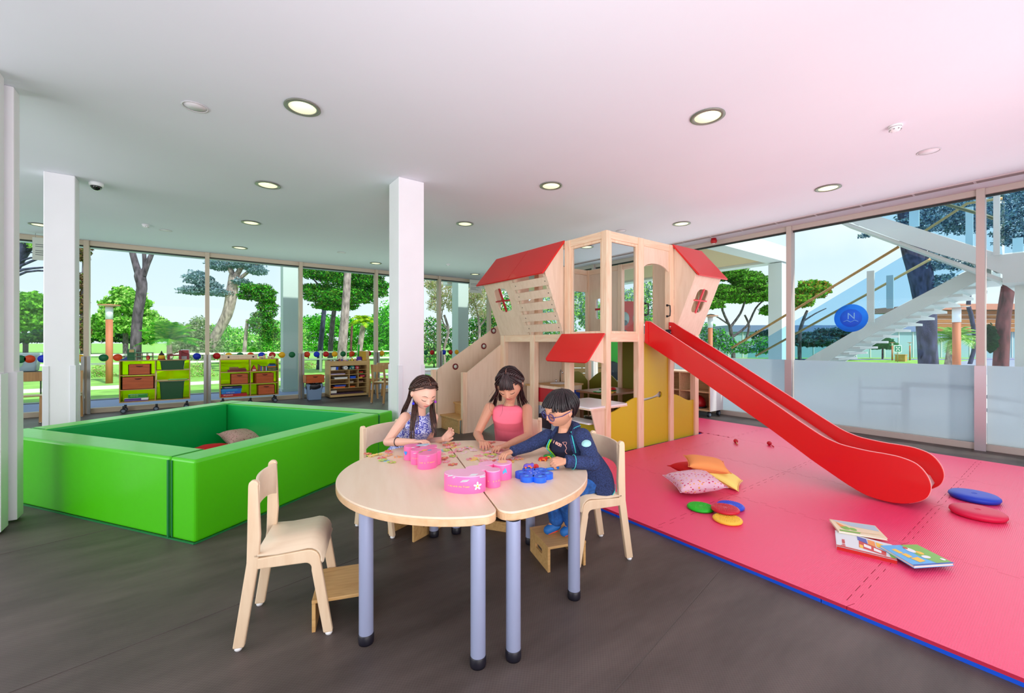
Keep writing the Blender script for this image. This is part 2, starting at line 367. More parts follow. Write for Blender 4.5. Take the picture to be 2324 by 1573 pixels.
panes = [(0, 100, 'pane left of the near square column'), (100, 210, 'strip right of the near square column'), (210, 470, 'pane behind the left rolling shelf'), (470, 683, 'pane behind the second rolling shelf'), (683, 853, 'pane behind the craft shelf'), (853, 900, 'pane behind the small chairs'), (900, 995, 'strip right of the big white column'), (995, 1100, 'pane above the stair cheek')]
ords = ['first', 'second', 'third', 'fourth', 'fifth', 'sixth', 'seventh', 'eighth']; seen = {}
for k, (x, c) in enumerate(dots):
    u = on_v(x, 12.46); pn = next(q[2] for q in panes if q[0] <= x < q[1]); seen[pn] = seen.get(pn, -1) + 1
    o = MB().lathe([(.0, 0), (.078, 0), (.078, .003), (0, .003)], (0, 0, 0), 20, axis=(0, -1, 0)).build('window_dot', dcols[c])
    o.location = (u, 12.478, 1.16); tag(o, '%s round sticker, %s dot from left, %s' % (dn[c], ords[seen[pn]], pn), 'sticker', 'round stickers along the back glass')

# columns
def column(loc, a, b, label):
    t = thing('square_column', label, 'column', (loc[0], loc[1], 0))
    MB().box(0, a, 0, b, 0, HC).build('shaft', white_paint, t, bevel=.01)
    g = MB()
    for (x0, x1, y0, y1) in ((-.008, .05, -.008, .05), (a - .05, a + .008, -.008, .05), (-.008, .05, b - .05, b + .008), (a - .05, a + .008, b - .05, b + .008)): g.box(x0, x1, y0, y1, 0, 1.2)
    g.build('corner_guard', mat('guard_white', (228, 228, 234), .5), t, bevel=.003); return t
column((2.07, 5.24), .35, .35, 'white square column standing behind the green pit and the girls')
column((-1.54, 7.68), .28, .25, 'white square column at the left behind the far corner of the green pit')
c3 = thing('folding_partition', 'stack of folded white partition panels cut off by the left edge of the picture', 'partition', (-1.6, 5.1, 0))
for i, (y, dx) in enumerate(((-.08, .35), (.2, .37))):
    p = MB().box(-.35, dx, y, y + .15, .02, HC).build('panel', white_paint, c3, bevel=.008)
    MB().box(dx - .04, dx + .02, y - .006, y + .156, .02, 1.25).build('edge_guard', MATS['guard_white'], p, bevel=.004)
# ceiling fittings
ring_m = mat('light_ring', (128, 130, 118), .35, metal=.3); lamp_m = mat('lamp_glow', (250, 250, 215), .5, emit=(250, 252, 205), estr=.92)
proto = None
gl = [(u, v) for u in (.76, 3.85, 6.97) for v in (2.12 if u > 1 else 4.21, 4.32 if u > 1 else 6.57, 6.63 if u > 1 else 8.83, 8.86 if u > 1 else 11.33, 11.38 if u > 1 else None) if v]
gl += [(.76, 1.9), (-2.3, 6.5), (-2.3, 8.85), (-2.29, 11.25), (.76, -.3), (3.85, -.3)]
rows = {.76: 'row over the green pit', 3.85: 'row over the playhouse', 6.97: 'row by the right glass', -2.3: 'row behind the left columns', -2.29: 'row behind the left columns'}
for i, (u, v) in enumerate(gl):
    near_ = sorted(q for a_, q in gl if rows[a_] == rows[u]); lab = 'round recessed light, %s from the camera in the %s' % (ords[near_.index(v)], rows[u])
    if proto is None:
        t = thing('ceiling_light', lab, 'ceiling light', (u, v, HC), 0, 'recessed round ceiling lights')
        MB().lathe([(.115, -.002), (.15, -.002), (.152, -.01), (.118, -.014), (.112, .0)], n=32).build('rim', ring_m, t)
        MB().lathe([(0, -.004), (.114, -.004), (.114, -.006), (0, -.006)], n=32).build('diffuser', lamp_m, t)
        proto = t
    else: dup(proto, (u, v, HC), label=lab)
for i, (u, v, lb) in enumerate([(-.02, 4.78, 'left of the large near ceiling light'), (6.54, 1.05, 'below the smoke detector at right'), (-.49, 10.41, 'far left beside the small smoke detector'), (2.74, 10.51, 'far back in the middle'), (6.5, 5.29, 'above the playhouse corner post'), (7.1, 11.27, 'far back near the room corner')]):
    t = thing('ceiling_speaker', 'flat round white ceiling speaker, ' + lb, 'speaker', (u, v, HC), 0, 'flat white ceiling discs')
    MB().lathe([(.098, -.001), (.102, -.005), (.09, -.006), (.088, -.003)], n=28).build('rim', mat('disc_rim', (214, 210, 214), .5), t)
    MB().lathe([(0, -.002), (.088, -.002), (.088, -.001), (0, -.001)], n=28).build('grille', mat('disc_face', (236, 230, 236), .6), t)
for (u, v, lb) in [(5.5, 1.12, 'white smoke detector on the ceiling at right, nearest one'), (-.76, 10.12, 'white smoke detector on the ceiling far left'), (5.47, 10.33, 'white smoke detector on the ceiling beyond the white column')]:
    t = thing('smoke_detector', lb, 'smoke detector', (u, v, HC))
    MB().lathe([(.055, 0), (.055, -.012), (.05, -.018), (.05, 0)], n=20).build('base', white_p, t)
    MB().lathe([(.048, -.018), (.05, -.034), (.036, -.05), (.02, -.056), (0, -.056)], n=20).build('head', white_p, t)
    mm_ = MB()
    for k in range(8): a = k * math.pi / 4; mm_.box(.028, .049, -.006, .006, -.046, -.04, rot=Matrix.Rotation(a, 3, 'Z'), piv=(0, 0, 0))
    mm_.build('vent', mat('detector_vent', (150, 146, 150), .6), t, fix=False)
t = thing('dome_camera', 'black dome security camera on a white ring under the ceiling at left', 'camera', (-1.09, 7.85, HC))
MB().lathe([(.075, 0), (.075, -.03), (.066, -.05), (.06, -.05), (0, -.02)], n=28).build('housing', white_p, t)
MB().lathe([(.06, -.045), (.058, -.065), (.042, -.09), (.018, -.101), (0, -.103)], n=28).build('dome', mat('dome_glass', (14, 16, 18), .08, coat=1), t)
t = thing('alarm_sounder', 'red fire alarm sounder on the ceiling by the right glass wall', 'alarm', (8.5, 4.55, HC))
MB().lathe([(.05, 0), (.05, -.03), (.062, -.032), (.062, -.085), (.04, -.1), (0, -.1)], n=20).build('body', mat('alarm_red', (190, 20, 34), .4), t)
MB().box(-.02, .02, -.02, .02, -.112, -.1).build('lens', white_p, t)
# hanging paper sign in front of the far left glass and one near the room corner
for (u, v, z, lb) in [(-2.35, 12.2, 3.3, 'white paper sign hanging high on the far left glass'), (7.55, 12.28, 3.35, 'white paper sign hanging high on the back glass left of the playhouse roof')]:
    t = thing('hanging_sign', lb, 'sign', (u, v, z))
    MB().box(-.24, .24, -.004, .004, -.2, .24).build('sheet', mat('sign_paper', (222, 226, 214), .7), t)
    for xx in (-.2, .2): MB().cyl((xx, 0, .22), (xx, 0, HC - z), .004, n=6).build('cord', mat('sign_cord', (170, 170, 170), .6), t)
    q = MB()
    for k, (zz, ww) in enumerate(((.1, .36), (.06, .3), (-.02, .34), (-.06, .2), (-.1, .3))): q.box(-.2, -.2 + ww, -.006, -.004, zz, zz + .012)
    q.build('text_line', mat('sign_grey', (120, 124, 126), .6), t, fix=False)
# ================================================================ foam pit
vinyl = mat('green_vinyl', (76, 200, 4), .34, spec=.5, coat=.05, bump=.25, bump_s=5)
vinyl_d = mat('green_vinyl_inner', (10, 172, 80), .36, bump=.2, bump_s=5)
pit = thing('foam_play_pit', 'large bright green vinyl foam play pit on the dark floor at left', 'play pit', (-.02, 3.93, 0), R(34))
def foam(x0, x1, y0, y1, side, name='foam_block'):
    m = MB(); n = 10
    m.box(x0 + .003, x1 - .003, y0 + .003, y1 - .003, .004, .62)
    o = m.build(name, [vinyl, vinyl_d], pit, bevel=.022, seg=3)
    for p in o.data.polygons:      # the faces that look into the pit get a darker, bluer green
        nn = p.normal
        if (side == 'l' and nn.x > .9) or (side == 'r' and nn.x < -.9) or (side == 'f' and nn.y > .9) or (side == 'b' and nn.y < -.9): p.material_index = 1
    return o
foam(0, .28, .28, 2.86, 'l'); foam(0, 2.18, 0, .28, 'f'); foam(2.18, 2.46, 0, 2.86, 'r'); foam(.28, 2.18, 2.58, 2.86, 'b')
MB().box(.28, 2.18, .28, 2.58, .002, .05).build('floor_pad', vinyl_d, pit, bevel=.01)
sk = mat('vinyl_seam', (18, 120, 60), .5)
m = MB().box(-.012, .001, .272, .288, .01, .6).box(-.006, .0, .24, .25, .02, .6)
m.box(0.0, 2.46, -.008, .004, 0, .01).box(-.008, .004, 0, 2.86, 0, .01).box(2.172, 2.188, .0, .012, .3, .6)
m.build('seam_flap', sk, pit)
m = MB()
for (a, b) in (((.02, .28), (.26, .28)), ((2.18, .02), (2.18, .28)), ((.28, 2.6), (.28, 2.84)), ((2.18, 2.58), (2.44, 2.58))): m.bar((a[0], a[1], .621), (b[0], b[1], .621), .008, .003)
m.build('top_seam', sk, pit)

def cushion(name, label, loc, w, d, h, mt, rz, tilt=(0, 0), group=None, parent=None):
    n = 14; vs = []; fs = []
    for sgn in (1, -1):
        for i in range(n + 1):
            for j in range(n + 1):
                x = i / n * 2 - 1; y = j / n * 2 - 1
                k = (1 - abs(x) ** 2.6) * (1 - abs(y) ** 2.6)
                pull = 1 - .10 * (1 - abs(y) ** 2) * abs(x) ** 3; pully = 1 - .10 * (1 - abs(x) ** 2) * abs(y) ** 3
                z = sgn * h / 2 * max(k, 0) ** .5 * (1 + .10 * noise.noise((x * 2.2 + w * 9, y * 2.2, sgn * 3)))
                vs.append((x * w / 2 * pull, y * d / 2 * pully, z))
    N = (n + 1) ** 2
    for b in (0, 1):
        for i in range(n):
            for j in range(n):
                q = [b * N + i * (n + 1) + j, b * N + (i + 1) * (n + 1) + j, b * N + (i + 1) * (n + 1) + j + 1, b * N + i * (n + 1) + j + 1]
                fs.append(tuple(q if b == 0 else q[::-1]))
    o = MB().add(vs, fs, 0, True).build(name, mt, sub=1)
    o.location = loc; o.rotation_euler = (tilt[0], tilt[1], rz)
    # piping round the seam
    rim = [Vector(vs[i * (n + 1)]) for i in range(n + 1)] + [Vector(vs[n * (n + 1) + j]) for j in range(1, n + 1)] + [Vector(vs[i * (n + 1) + n]) for i in range(n - 1, -1, -1)] + [Vector(vs[j]) for j in range(n - 1, -1, -1)]
    MB().tube(rim, .0035, 5).build('piping', mt, o)
    return tag(o, label, 'cushion', group)
def print_mat(name, base, c1, c2, scale=22, th=.13):
    m = bpy.data.materials.new(name); m.use_nodes = True; t = m.node_tree; b = t.nodes['Principled BSDF']; g = t.nodes.new('ShaderNodeTexCoord')
    v = t.nodes.new('ShaderNodeTexVoronoi'); v.inputs['Scale'].default_value = scale; mp = t.nodes.new('ShaderNodeMapping'); mp.inputs['Scale'].default_value = (1, 1.7, 1)
    t.links.new(g.outputs['Object'], mp.inputs[0]); t.links.new(mp.outputs[0], v.inputs['Vector'])
    cmp_ = t.nodes.new('ShaderNodeMath'); cmp_.operation = 'LESS_THAN'; cmp_.inputs[1].default_value = th; t.links.new(v.outputs['Distance'], cmp_.inputs[0])
    m1 = t.nodes.new('ShaderNodeMix'); m1.data_type = 'RGBA'; m1.inputs[6].default_value = srgb(*c1); m1.inputs[7].default_value = srgb(*c2)
    sp = t.nodes.new('ShaderNodeSeparateColor'); t.links.new(v.outputs['Color'], sp.inputs[0]); gt = t.nodes.new('ShaderNodeMath'); gt.operation = 'GREATER_THAN'; gt.inputs[1].default_value = .6
    t.links.new(sp.outputs[0], gt.inputs[0]); t.links.new(gt.outputs[0], m1.inputs[0])
    m2 = t.nodes.new('ShaderNodeMix'); m2.data_type = 'RGBA'; m2.inputs[6].default_value = srgb(*base); t.links.new(cmp_.outputs[0], m2.inputs[0]); t.links.new(m1.outputs[2], m2.inputs[7])
    t.links.new(m2.outputs[2], b.inputs['Base Color']); b.inputs['Roughness'].default_value = .85; MATS[name] = m; return m
bird = print_mat('bird_print', (232, 190, 208), (206, 30, 90), (240, 170, 90), 30, .3)
cushion('cushion', 'patterned cushion lying inside the green foam pit', (.5, 6.9, .18), .5, .42, .2, print_mat('leaf_print', (216, 170, 160), (150, 70, 70), (120, 130, 80), 34, .26), R(20), (R(14), R(6)))
cushion('cushion', 'plain red cushion lying inside the green foam pit', (.10, 6.45, .15), .42, .42, .16, mat('red_cloth', (212, 20, 24), .9), R(50), (R(-6), 0))
cushion('cushion', 'white and pink bird print cushion lying in front of the cushion heap', grd(1575, 1092, .14), .46, .42, .15, bird, R(-34), (R(4), R(-5)))
cushion('cushion', 'plain orange cushion on top of the cushion heap', grd(1603, 1053, .24), .40, .34, .12, mat('orange_cloth', (248, 160, 92), .9), R(-50), (R(5), R(6)))
cushion('cushion', 'pale yellow cushion leaning under the orange cushion', grd(1640, 1080, .13), .36, .34, .10, mat('yellow_cloth', (250, 236, 130), .9), R(-70), (R(2), R(24)))
cushion('cushion', 'red cushion mostly hidden behind the orange cushion', grd(1572, 1062, .13), .38, .36, .11, MATS['red_cloth'], R(-20), (R(-3), R(0)))

# ================================================================ foam floor mat of puzzle tiles
matm = bpy.data.materials.new('eva_pink'); matm.use_nodes = True; t_ = matm.node_tree; b_ = t_.nodes['Principled BSDF']
b_.inputs['Base Color'].default_value = srgb(243, 66, 116); b_.inputs['Roughness'].default_value = .38; b_.inputs['Specular IOR Level'].default_value = .5
g_ = t_.nodes.new('ShaderNodeTexCoord'); wv = t_.nodes.new('ShaderNodeTexBrick'); wv.inputs['Scale'].default_value = 26; wv.inputs['Mortar Size'].default_value = .08; wv.inputs['Mortar Smooth'].default_value = 1
bp_ = t_.nodes.new('ShaderNodeBump'); bp_.inputs['Strength'].default_value = .5; bp_.inputs['Distance'].default_value = .0015
t_.links.new(g_.outputs['Object'], wv.inputs['Vector']); t_.links.new(wv.outputs['Fac'], bp_.inputs['Height']); t_.links.new(bp_.outputs[0], b_.inputs['Normal'])
eva_side = mat('eva_crimson', (200, 30, 70), .6); eva_blue = mat('eva_blue', (8, 84, 222), .5)
mt_ = thing('puzzle_mat', 'pink foam puzzle mat with blue underside under the slide', 'play mat', (2.88, .79, 0))
T = 1.22
def edge(a, b, n, amp, ph):
    """toothed edge from a to b"""
    a = Vector(a); b = Vector(b); d = (b - a) / n; nn = Vector((-d.y, d.x)).normalized(); pts = []
    for i in range(n):
        s = amp if (i + ph) % 2 else -amp; f = .12 * (1 if (i + ph) % 2 else -1)
        p0 = a + d * (i + .0 - (f if i > 0 else 0)); p1 = a + d * (i + 1 + (f if i < n - 1 else 0))
        pts += [p0 + nn * s, p1 + nn * s]
    return pts
NT = 16
tiles = []
for i in range(4):
    for j in range(-3, 4):
        x0, x1, y0, y1 = i * T, (i + 1) * T, j * T, (j + 1) * T
        if i < 3 and j == 3: continue
        if j == 2: y1 = 2.86 if i < 3 else y1
        if x0 + 2.88 < 0: continue
        g = .0012; am = .019
        e = lambda p, q, toothed: edge(p, q, NT, am, 0) if toothed else [Vector(p), Vector(q)]
        loop = []
        b = e((x0, y0), (x1, y0), j > -3); r = e((x1, y0), (x1, y1), i < 3); tp = e((x0, y1), (x1, y1), j < (2 if i < 3 else 3))[::-1]; l = e((x0, y0), (x0, y1), i > 0)[::-1]
        def clean(seq, first, last): return seq
        # corners kept square so that the four edges meet
        pts = [Vector((x0, y0))] + b[1:-1] + [Vector((x1, y0))] + r[1:-1] + [Vector((x1, y1))] + tp[1:-1] + [Vector((x0, y1))] + l[1:-1]
        cx_, cy_ = (x0 + x1) / 2, (y0 + y1) / 2
        pts = [(cx_ + (p.x - cx_) * .9976, cy_ + (p.y - cy_) * .9976) for p in pts]
        # drop repeats
        out = [pts[0]]
        for p in pts[1:]:
            if (Vector(p) - Vector(out[-1])).length > 1e-4: out.append(p)
        o = MB().prism(out, (0, 0, .021), (1, 0, 0), (0, 1, 0), .019).build('foam_tile', [matm, eva_side], mt_, fix=False)
        for p in o.data.polygons:
            if p.normal.z < .5: p.material_index = 1
        tiles.append((x0, x1, y0, y1))
for i in range(4):
    for (y0, y1) in ((-3 * T, -T * 1.35), (-T * 1.35, .12), (.12, 1.61), (1.61, 2.86)):
        MB().box(i * T + .002, (i + 1) * T - .002, y0 + .002, y1 - .002, 0, .0205).build('base_tile', eva_blue, mt_, fix=False)
MB().box(3 * T + .002, 4 * T - .002, 2.862, 4 * T, 0, .0205).build('base_tile', eva_blue, mt_, fix=False)

# ================================================================ playhouse
ph = thing('playhouse', 'two storey wooden playhouse with tilted boxes and red roofs', 'playhouse', (4.22, 3.67, 0))
S = .09
def post(x, y, h, w=S, z0=0):
    return MB().box(x, x + w, y, y + w, z0, h).build('post', pine, ph, bevel=.005)
TOPH = 2.94
for x, w in ((0, S), (.66, .12), (1.40, .10), (2.08, .10)): post(x, 0, TOPH, S) if w == S else MB().box(x, x + w, 0, .09, 0, TOPH).build('post', pine, ph, bevel=.005)
for y, w, h in ((.67, .11, TOPH), (1.46, .11, 1.61), (2.27, .11, 1.61)): MB().box(0, .09, y, y + w, 0, h).build('post', pine, ph, bevel=.005)
MB().box(.09, .18, 1.46, 1.57, 1.61, 2.9).build('post', pine, ph, bevel=.005)
for x in (.7, 1.4): MB().box(x, x + .1, 2.29, 2.38, 0, 1.61 if x < 1 else TOPH).build('post', pine, ph, bevel=.005)
for y in (.7, 1.46, 2.29): MB().box(2.09, 2.18, y, y + .09, 0, TOPH).build('post', pine, ph, bevel=.005)
for (z0, z1) in ((1.5, 1.612), (2.842, 2.94)):       # rails on the four sides
    for (a, b) in ((.09, .66), (.78, 1.40), (1.5, 2.08)): MB().box(a, b, .01, .06, z0, z1).build('rail', pineu, ph, bevel=.004)
    for (a, b) in ((.09, .67), (.78, 1.46), (1.57, 2.27)): MB().box(.01, .06, a, b, z0, z1).build('rail', pineh, ph, bevel=.004)
    for (a, b) in ((.1, .7), (.8, 1.4), (1.5, 2.09)): MB().box(a, b, 2.32, 2.37, z0, z1).build('rail', pineu, ph, bevel=.004)
    for (a, b) in ((.09, .7), (.79, 1.46), (1.55, 2.29)): MB().box(2.12, 2.17, a, b, z0, z1).build('rail', pineh, ph, bevel=.004)
MB().box(.02, 2.16, .02, 2.36, 1.575, 1.6).build('deck', birch, ph)
# window sashes with clear panes on both sides of the corner post
pg = glass_mat('plexi', (244, 248, 250), .1)
def sash(e, a, b, z0, z1, nm):
    P_ = (lambda s, t: (s, t)) if e == 'u' else None
    for (s0, s1, t0, t1) in ((a, b, z0, z0 + .03), (a, b, z1 - .035, z1), (a, a + .035, z0 + .03, z1 - .035), (b - .035, b, z0 + .03, z1 - .035)):
        m = MB().box(s0, s1, .02, .055, t0, t1) if e == 'u' else MB().box(.02, .055, s0, s1, t0, t1)
        m.build('sash_bar', pine, ph, bevel=.003)
    m = MB().box(a + .03, b - .03, .034, .04, z0 + .02, z1 - .02) if e == 'u' else MB().box(.034, .04, a + .03, b - .03, z0 + .02, z1 - .02)
    m.build('window_pane', pg, ph)
sash('u', .09, .66, 1.612, 2.842, 1); sash('v', .09, .67, 1.612, 2.842, 2)
# arched doorway to the slide
poly = [(.78, 2.842)] + [(.78, 2.545)] + [(1.09 + .31 * math.cos(R(a)) * 1.0, 2.50 + .125 * math.sin(R(a))) for a in range(160, 19, -10)] + [(1.40, 2.545), (1.40, 2.842)]
MB().prism(poly, (0, .045, 0), (1, 0, 0), (0, 0, 1), .02).build('arch_panel', birch, ph)
for x in (.80, 1.32):
    h = MB().tube([(x, -.01, 1.875), (x, -.05, 1.88), (x, -.055, 1.95), (x, -.05, 2.03), (x, -.01, 2.035)], .009, 8)
    h.box(x - .014, x + .014, -.012, .005, 1.86, 1.89).box(x - .014, x + .014, -.012, .005, 2.02, 2.05); h.build('grab_handle', black_p, ph)
# inside panel with small red shapes, seen through the door
MB().box(1.99, 2.01, .1, .7, 1.61, 2.84).build('inner_panel', birch, ph)
for z in (1.95, 2.2): MB().box(1.975, 1.99, .30, .42, z, z + .14).build('red_block', mat('soft_red', (214, 90, 84), .6), ph)
def hole_rr(x0, x1, y0, y1, r=.05): return list(reversed(rrect(x0, x1, y0, y1, r, 5)))
# --- tilted box on the left face (leans out along -u), two halves
ex = -.35; zt, ze, zb = 2.92, 2.47, 1.612
sl = Vector((ex, 0, ze - zb)); sll = sl.length; su = sl.normalized()
def quadpanel(pts, t, name, mt, nrm):
    a, b, c, d = [Vector(p) for p in pts]; nrm = Vector(nrm).normalized() * t; vs = [a, b, c, d, a + nrm, b + nrm, c + nrm, d + nrm]
    return MB().add(vs, [(0, 1, 2, 3), (7, 6, 5, 4), (0, 4, 5, 1), (1, 5, 6, 2), (2, 6, 7, 3), (3, 7, 4, 0)]).build(name, mt, ph, bevel=.002)
Y0, YM, Y1 = .80, 1.60, 2.38
for y in (Y0, YM - .009, Y1 - .018):
    quadpanel([(0, y, zb), (ex, y, ze), (0 - .02, y, zt - .03), (0, y, zt - .03)], .018, 'side_panel', birch, (0, 1, 0))
# far half: plywood panel with a window hole and a red cross
loc_e1 = Vector((0, 1, 0)); W_ = Y1 - YM
MB().prism([(.0095, 0), (W_ - .0185, 0), (W_ - .0185, sll), (.0095, sll)], (0, YM, zb), loc_e1, su, .018, holes=[hole_rr(.2, .56, .42, .80, .09)]).build('window_panel', birch, ph)
o_ = Vector((0, YM, zb)); redc = mat('cross_red', (176, 18, 34), .5)
MB().bar(o_ + loc_e1 * .38 + su * .41, o_ + loc_e1 * .38 + su * .81, .035, .02).bar(o_ + loc_e1 * .19 + su * .6, o_ + loc_e1 * .57 + su * .6, .035, .02, up=su).build('window_cross', redc, ph)
# near half: slats on studs
for y in (Y0 + .03, YM - .07): MB().bar(Vector((.03, y + .02, zb)), Vector((ex + .03, y + .02, ze)), .04, .04, up=(1, 0, 0)).build('stud', birch, ph)
for k in range(5):
    a = sll * (.055 + .187 * k); oo = Vector((0, Y0 - .03, zb)) + su * a + Vector((-.02, 0, -.008))
    s_ = MB().prism(rrect(0, Y1 - Y0 - .72, 0, .118, .01, 2), oo, loc_e1, su, .018).build('slat', birch, ph)
    q = MB()
    for yy in (.06, .74):
        c_ = oo + loc_e1 * yy + su * .06; nn_ = loc_e1.cross(su); q.cyl(c_ + nn_ * .016, c_ + nn_ * .022, .008, n=8); q.cyl(c_ - nn_ * .001, c_ - nn_ * .004, .008, n=8)
    q.build('screw', mat('screw_dark', (90, 76, 66), .5), s_)
# the inner wall seen between the slats
quadpanel([(.1, Y0, 1.62), (.1, YM, 1.62), (.1, YM, 2.84), (.1, Y0, 2.84)], .012, 'inner_panel', birch, (1, 0, 0)) if False else None
# red roof of the left box, two boards
def roofboard(p0, p1, e_out, z_r, z_e, name='roof_board'):
    pass
for (a, b) in ((Y0 - .02, YM), (YM + .004, Y1 + .13)):
    quadpanel([(.02, a, zt + .02), (.02, b, zt + .02), (ex - .05, b + 0, ze - .03), (ex - .05, a, ze - .03)], .024, 'roof_board', red_p, (-.75, 0, .6))
# --- tilted box on the right face (leans out along -v)
sv = Vector((0, ex, ze - zb)); svu = sv.normalized(); X0, X1 = 1.50, 2.20
for x in (X0, X1 - .018):
    quadpanel([(x, 0, zb), (x, ex, ze), (x, -.02, zt - .03), (x, 0, zt - .03)], .018, 'side_panel', birch, (1, 0, 0))
e1x = Vector((1, 0, 0))
MB().prism([(.0182, 0), (X1 - X0 - .0182, 0), (X1 - X0 - .0182, sll), (.0182, sll)], Vector((X0, 0, zb)) - e1x.cross(svu) * .0175, e1x, svu, .018, holes=[hole_rr(.2, .5, .36, .72, .08)]).build('window_panel', birch, ph)
o_ = Vector((X0, 0, zb))
MB().bar(o_ + e1x * .35 + svu * .35, o_ + e1x * .35 + svu * .73, .03, .02).bar(o_ + e1x * .18 + svu * .55, o_ + e1x * .52 + svu * .55, .03, .02, up=svu).build('window_cross', mat('cross_pink', (226, 70, 80), .5), ph)
quadpanel([(X0 - .03, .02, zt + .02), (X1 + .07, .02, zt + .02), (X1 + .07, ex - .05, ze - .03), (X0 - .03, ex - .05, ze - .03)], .024, 'roof_board', red_p, (0, -.75, .6))
# awning over the shop counter on the left face
zc = .06; aw = Vector((-.33, 0, -.37)); awl = aw.length; awu = aw.normalized()
MB().prism([(0, 0), (.8, 0)] + [(.8 - .06 + .06 * math.cos(R(a)), awl - .06 + .06 * math.sin(R(a))) for a in range(0, 91, 18)] + [(.06 + .06 * math.cos(R(a)), awl - .06 + .06 * math.sin(R(a))) for a in range(90, 181, 18)],
           (-.01, .01, 1.60), (0, 1, 0), awu, .022).build('awning', red_p, ph, bevel=.004)
for y in (.05, .70): quadpanel([(0, y, 1.57), (0, y, 1.22), (-.26, y, 1.27), (-.27, y, 1.28)], .016, 'awning_bracket', birch, (0, 1, 0))
# shop counter, its shelf and the bracket
whitelam = mat('white_laminate', (240, 236, 240), .35)
MB().prism(rrect(-.27, .46, .02, .74, .04, 3), (0, 0, .655), (1, 0, 0), (0, 1, 0), .018).build('counter_top', whitelam, ph)
MB().prism(rrect(-.275, .465, .015, .745, .04, 3), (0, 0, .635), (1, 0, 0), (0, 1, 0), .02).build('counter_edge', birch, ph)
MB().prism(rrect(-.22, .0, .1, .70, .04, 3), (0, 0, .44), (1, 0, 0), (0, 1, 0), .02).build('counter_shelf', whitelam, ph)
quadpanel([(0, .03, 0), (-.04, .03, 0), (-.25, .03, .635), (0, .03, .635)], .018, 'counter_bracket', birch, (0, 1, 0))
quadpanel([(0, .70, 0), (-.04, .70, 0), (-.25, .70, .635), (0, .70, .635)], .018, 'counter_bracket', birch, (0, 1, 0))
def wavy(a, b, zf, z0=.03, n=16): return [(a, z0), (b, z0)] + [(b + (a - b) * i / n, zf(1 - i / n)) for i in range(n + 1)]
MB().prism(wavy(.09, .67, lambda t: .43 + 0 * t), (.03, 0, 0), (0, 1, 0), (0, 0, 1), .02).build('lower_panel', lime, ph)
# olive panels of the right face
sm_ = lambda t: t * t * (3 - 2 * t)
MB().prism(wavy(.09, .66, lambda t: .575 + .155 * sm_(t)), (0, .05, 0), (1, 0, 0), (0, 0, 1), .02).build('lower_panel', lime, ph)
MB().prism(wavy(1.50, 2.08, lambda t: .715 - .13 * sm_(min(1, t * 1.15))), (0, .05, 0), (1, 0, 0), (0, 0, 1), .02).build('lower_panel', lime, ph)
MB().prism([(.78, .03), (1.40, .03), (1.40, 1.5), (.78, 1.5)], (0, .05, 0), (1, 0, 0), (0, 0, 1), .02,
           holes=[[(.785, .672), (.785, .705)] + [(.9, .71), (1.02, .715), (1.10, .74)] + [(1.19 + .055 * math.cos(R(a)), .735 + .045 * math.sin(R(a))) for a in range(140, -141, -20)] + [(1.10, .70), (1.0, .685), (.9, .675)]]).build('tall_panel', lime, ph)
# white board behind the bone-shaped slot
MB().box(.79, 1.39, .09, .1, .6, .8).build('slot_back', whitelam, ph)
MB().box(1.245, 1.40, .055, .075, .72, .75).build('slot_bolt', ply, ph)
# back walls of the lower storey
MB().box(.09, .7, 2.31, 2.33, .03, 1.5).build('back_panel', birch, ph); MB().box(.8, 1.4, 2.31, 2.33, .03, 1.5).build('back_panel', birch, ph)
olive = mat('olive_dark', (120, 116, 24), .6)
MB().prism(wavy(1.5, 2.09, lambda t: .72 + .2 * math.sin(math.pi * t)), (0, 2.33, 0), (1, 0, 0), (0, 0, 1), .02).build('lower_panel', olive, ph)
MB().prism(wavy(1.55, 2.29, lambda t: .72 + .2 * math.sin(math.pi * t)), (2.12, 0, 0), (0, 1, 0), (0, 0, 1), .02).build('lower_panel', olive, ph)
MB().box(2.12, 2.14, .79, 1.46, .03, 1.5).build('back_panel', olive, ph)
# upper back walls: panel with a square window and red cross; lintel boards
MB().prism([(1.55, 1.612), (2.29, 1.612), (2.29, 2.84), (1.55, 2.84)], (2.12, 0, 0), (0, 1, 0), (0, 0, 1), .018, holes=[hole_rr(1.8, 2.12, 1.95, 2.35, .05)]).build('upper_panel', birch, ph)
MB().box(2.10, 2.12, 1.94, 1.98, 1.95, 2.35).box(2.10, 2.12, 1.8, 2.12, 2.12, 2.16).build('window_cross', redc, ph)
MB().box(1.55, 2.09, 2.33, 2.35, 2.5, 2.84).build('lintel', birch, ph)
# --- stairs along the back with porthole cheek
def stair_cheek(y, pts, holes=None, name='stair_cheek'):
    return MB().prism(pts, (0, y, 0), (1, 0, 0), (0, 0, 1), .02, holes=holes).build(name, birch, ph)
hp = [(-.62, 1.055), (-.02, 1.44), (.28, 1.72)]
st_pts = [(-.88, 0), (-.62, 0), (1.4, 1.30), (1.4, 2.48), (.46, 1.86), (-.88, 1.02)]
stair_cheek(3.05, st_pts, holes=[list(reversed(circ(x, z, .035, 14))) for x, z in ((-.53, 1.06), (.07, 1.42), (.29, 1.71))])
for x, z in ((-.53, 1.06), (.07, 1.42), (.29, 1.71)):
    MB().lathe([(.034, -.012), (.034, .012), (.055, .012), (.055, -.012)], (x, 3.026, z), 20, axis=(0, 1, 0)).build('porthole_ring', mat('maroon_ring', (112, 18, 28), .4), ph)
    MB().lathe([(0, -.004), (.034, -.004), (.034, .004), (0, .004)], (x, 3.02, z), 16, axis=(0, 1, 0)).build('porthole_lens', mat('lens_pale', (206, 216, 206), .3), ph)  # pale disc put in for the bright view through the hole
stair_cheek(2.40, [(-.66, 0), (-.35, 0), (1.4, .9), (1.4, 1.5), (.02, 1.46), (-.66, 1.0)])
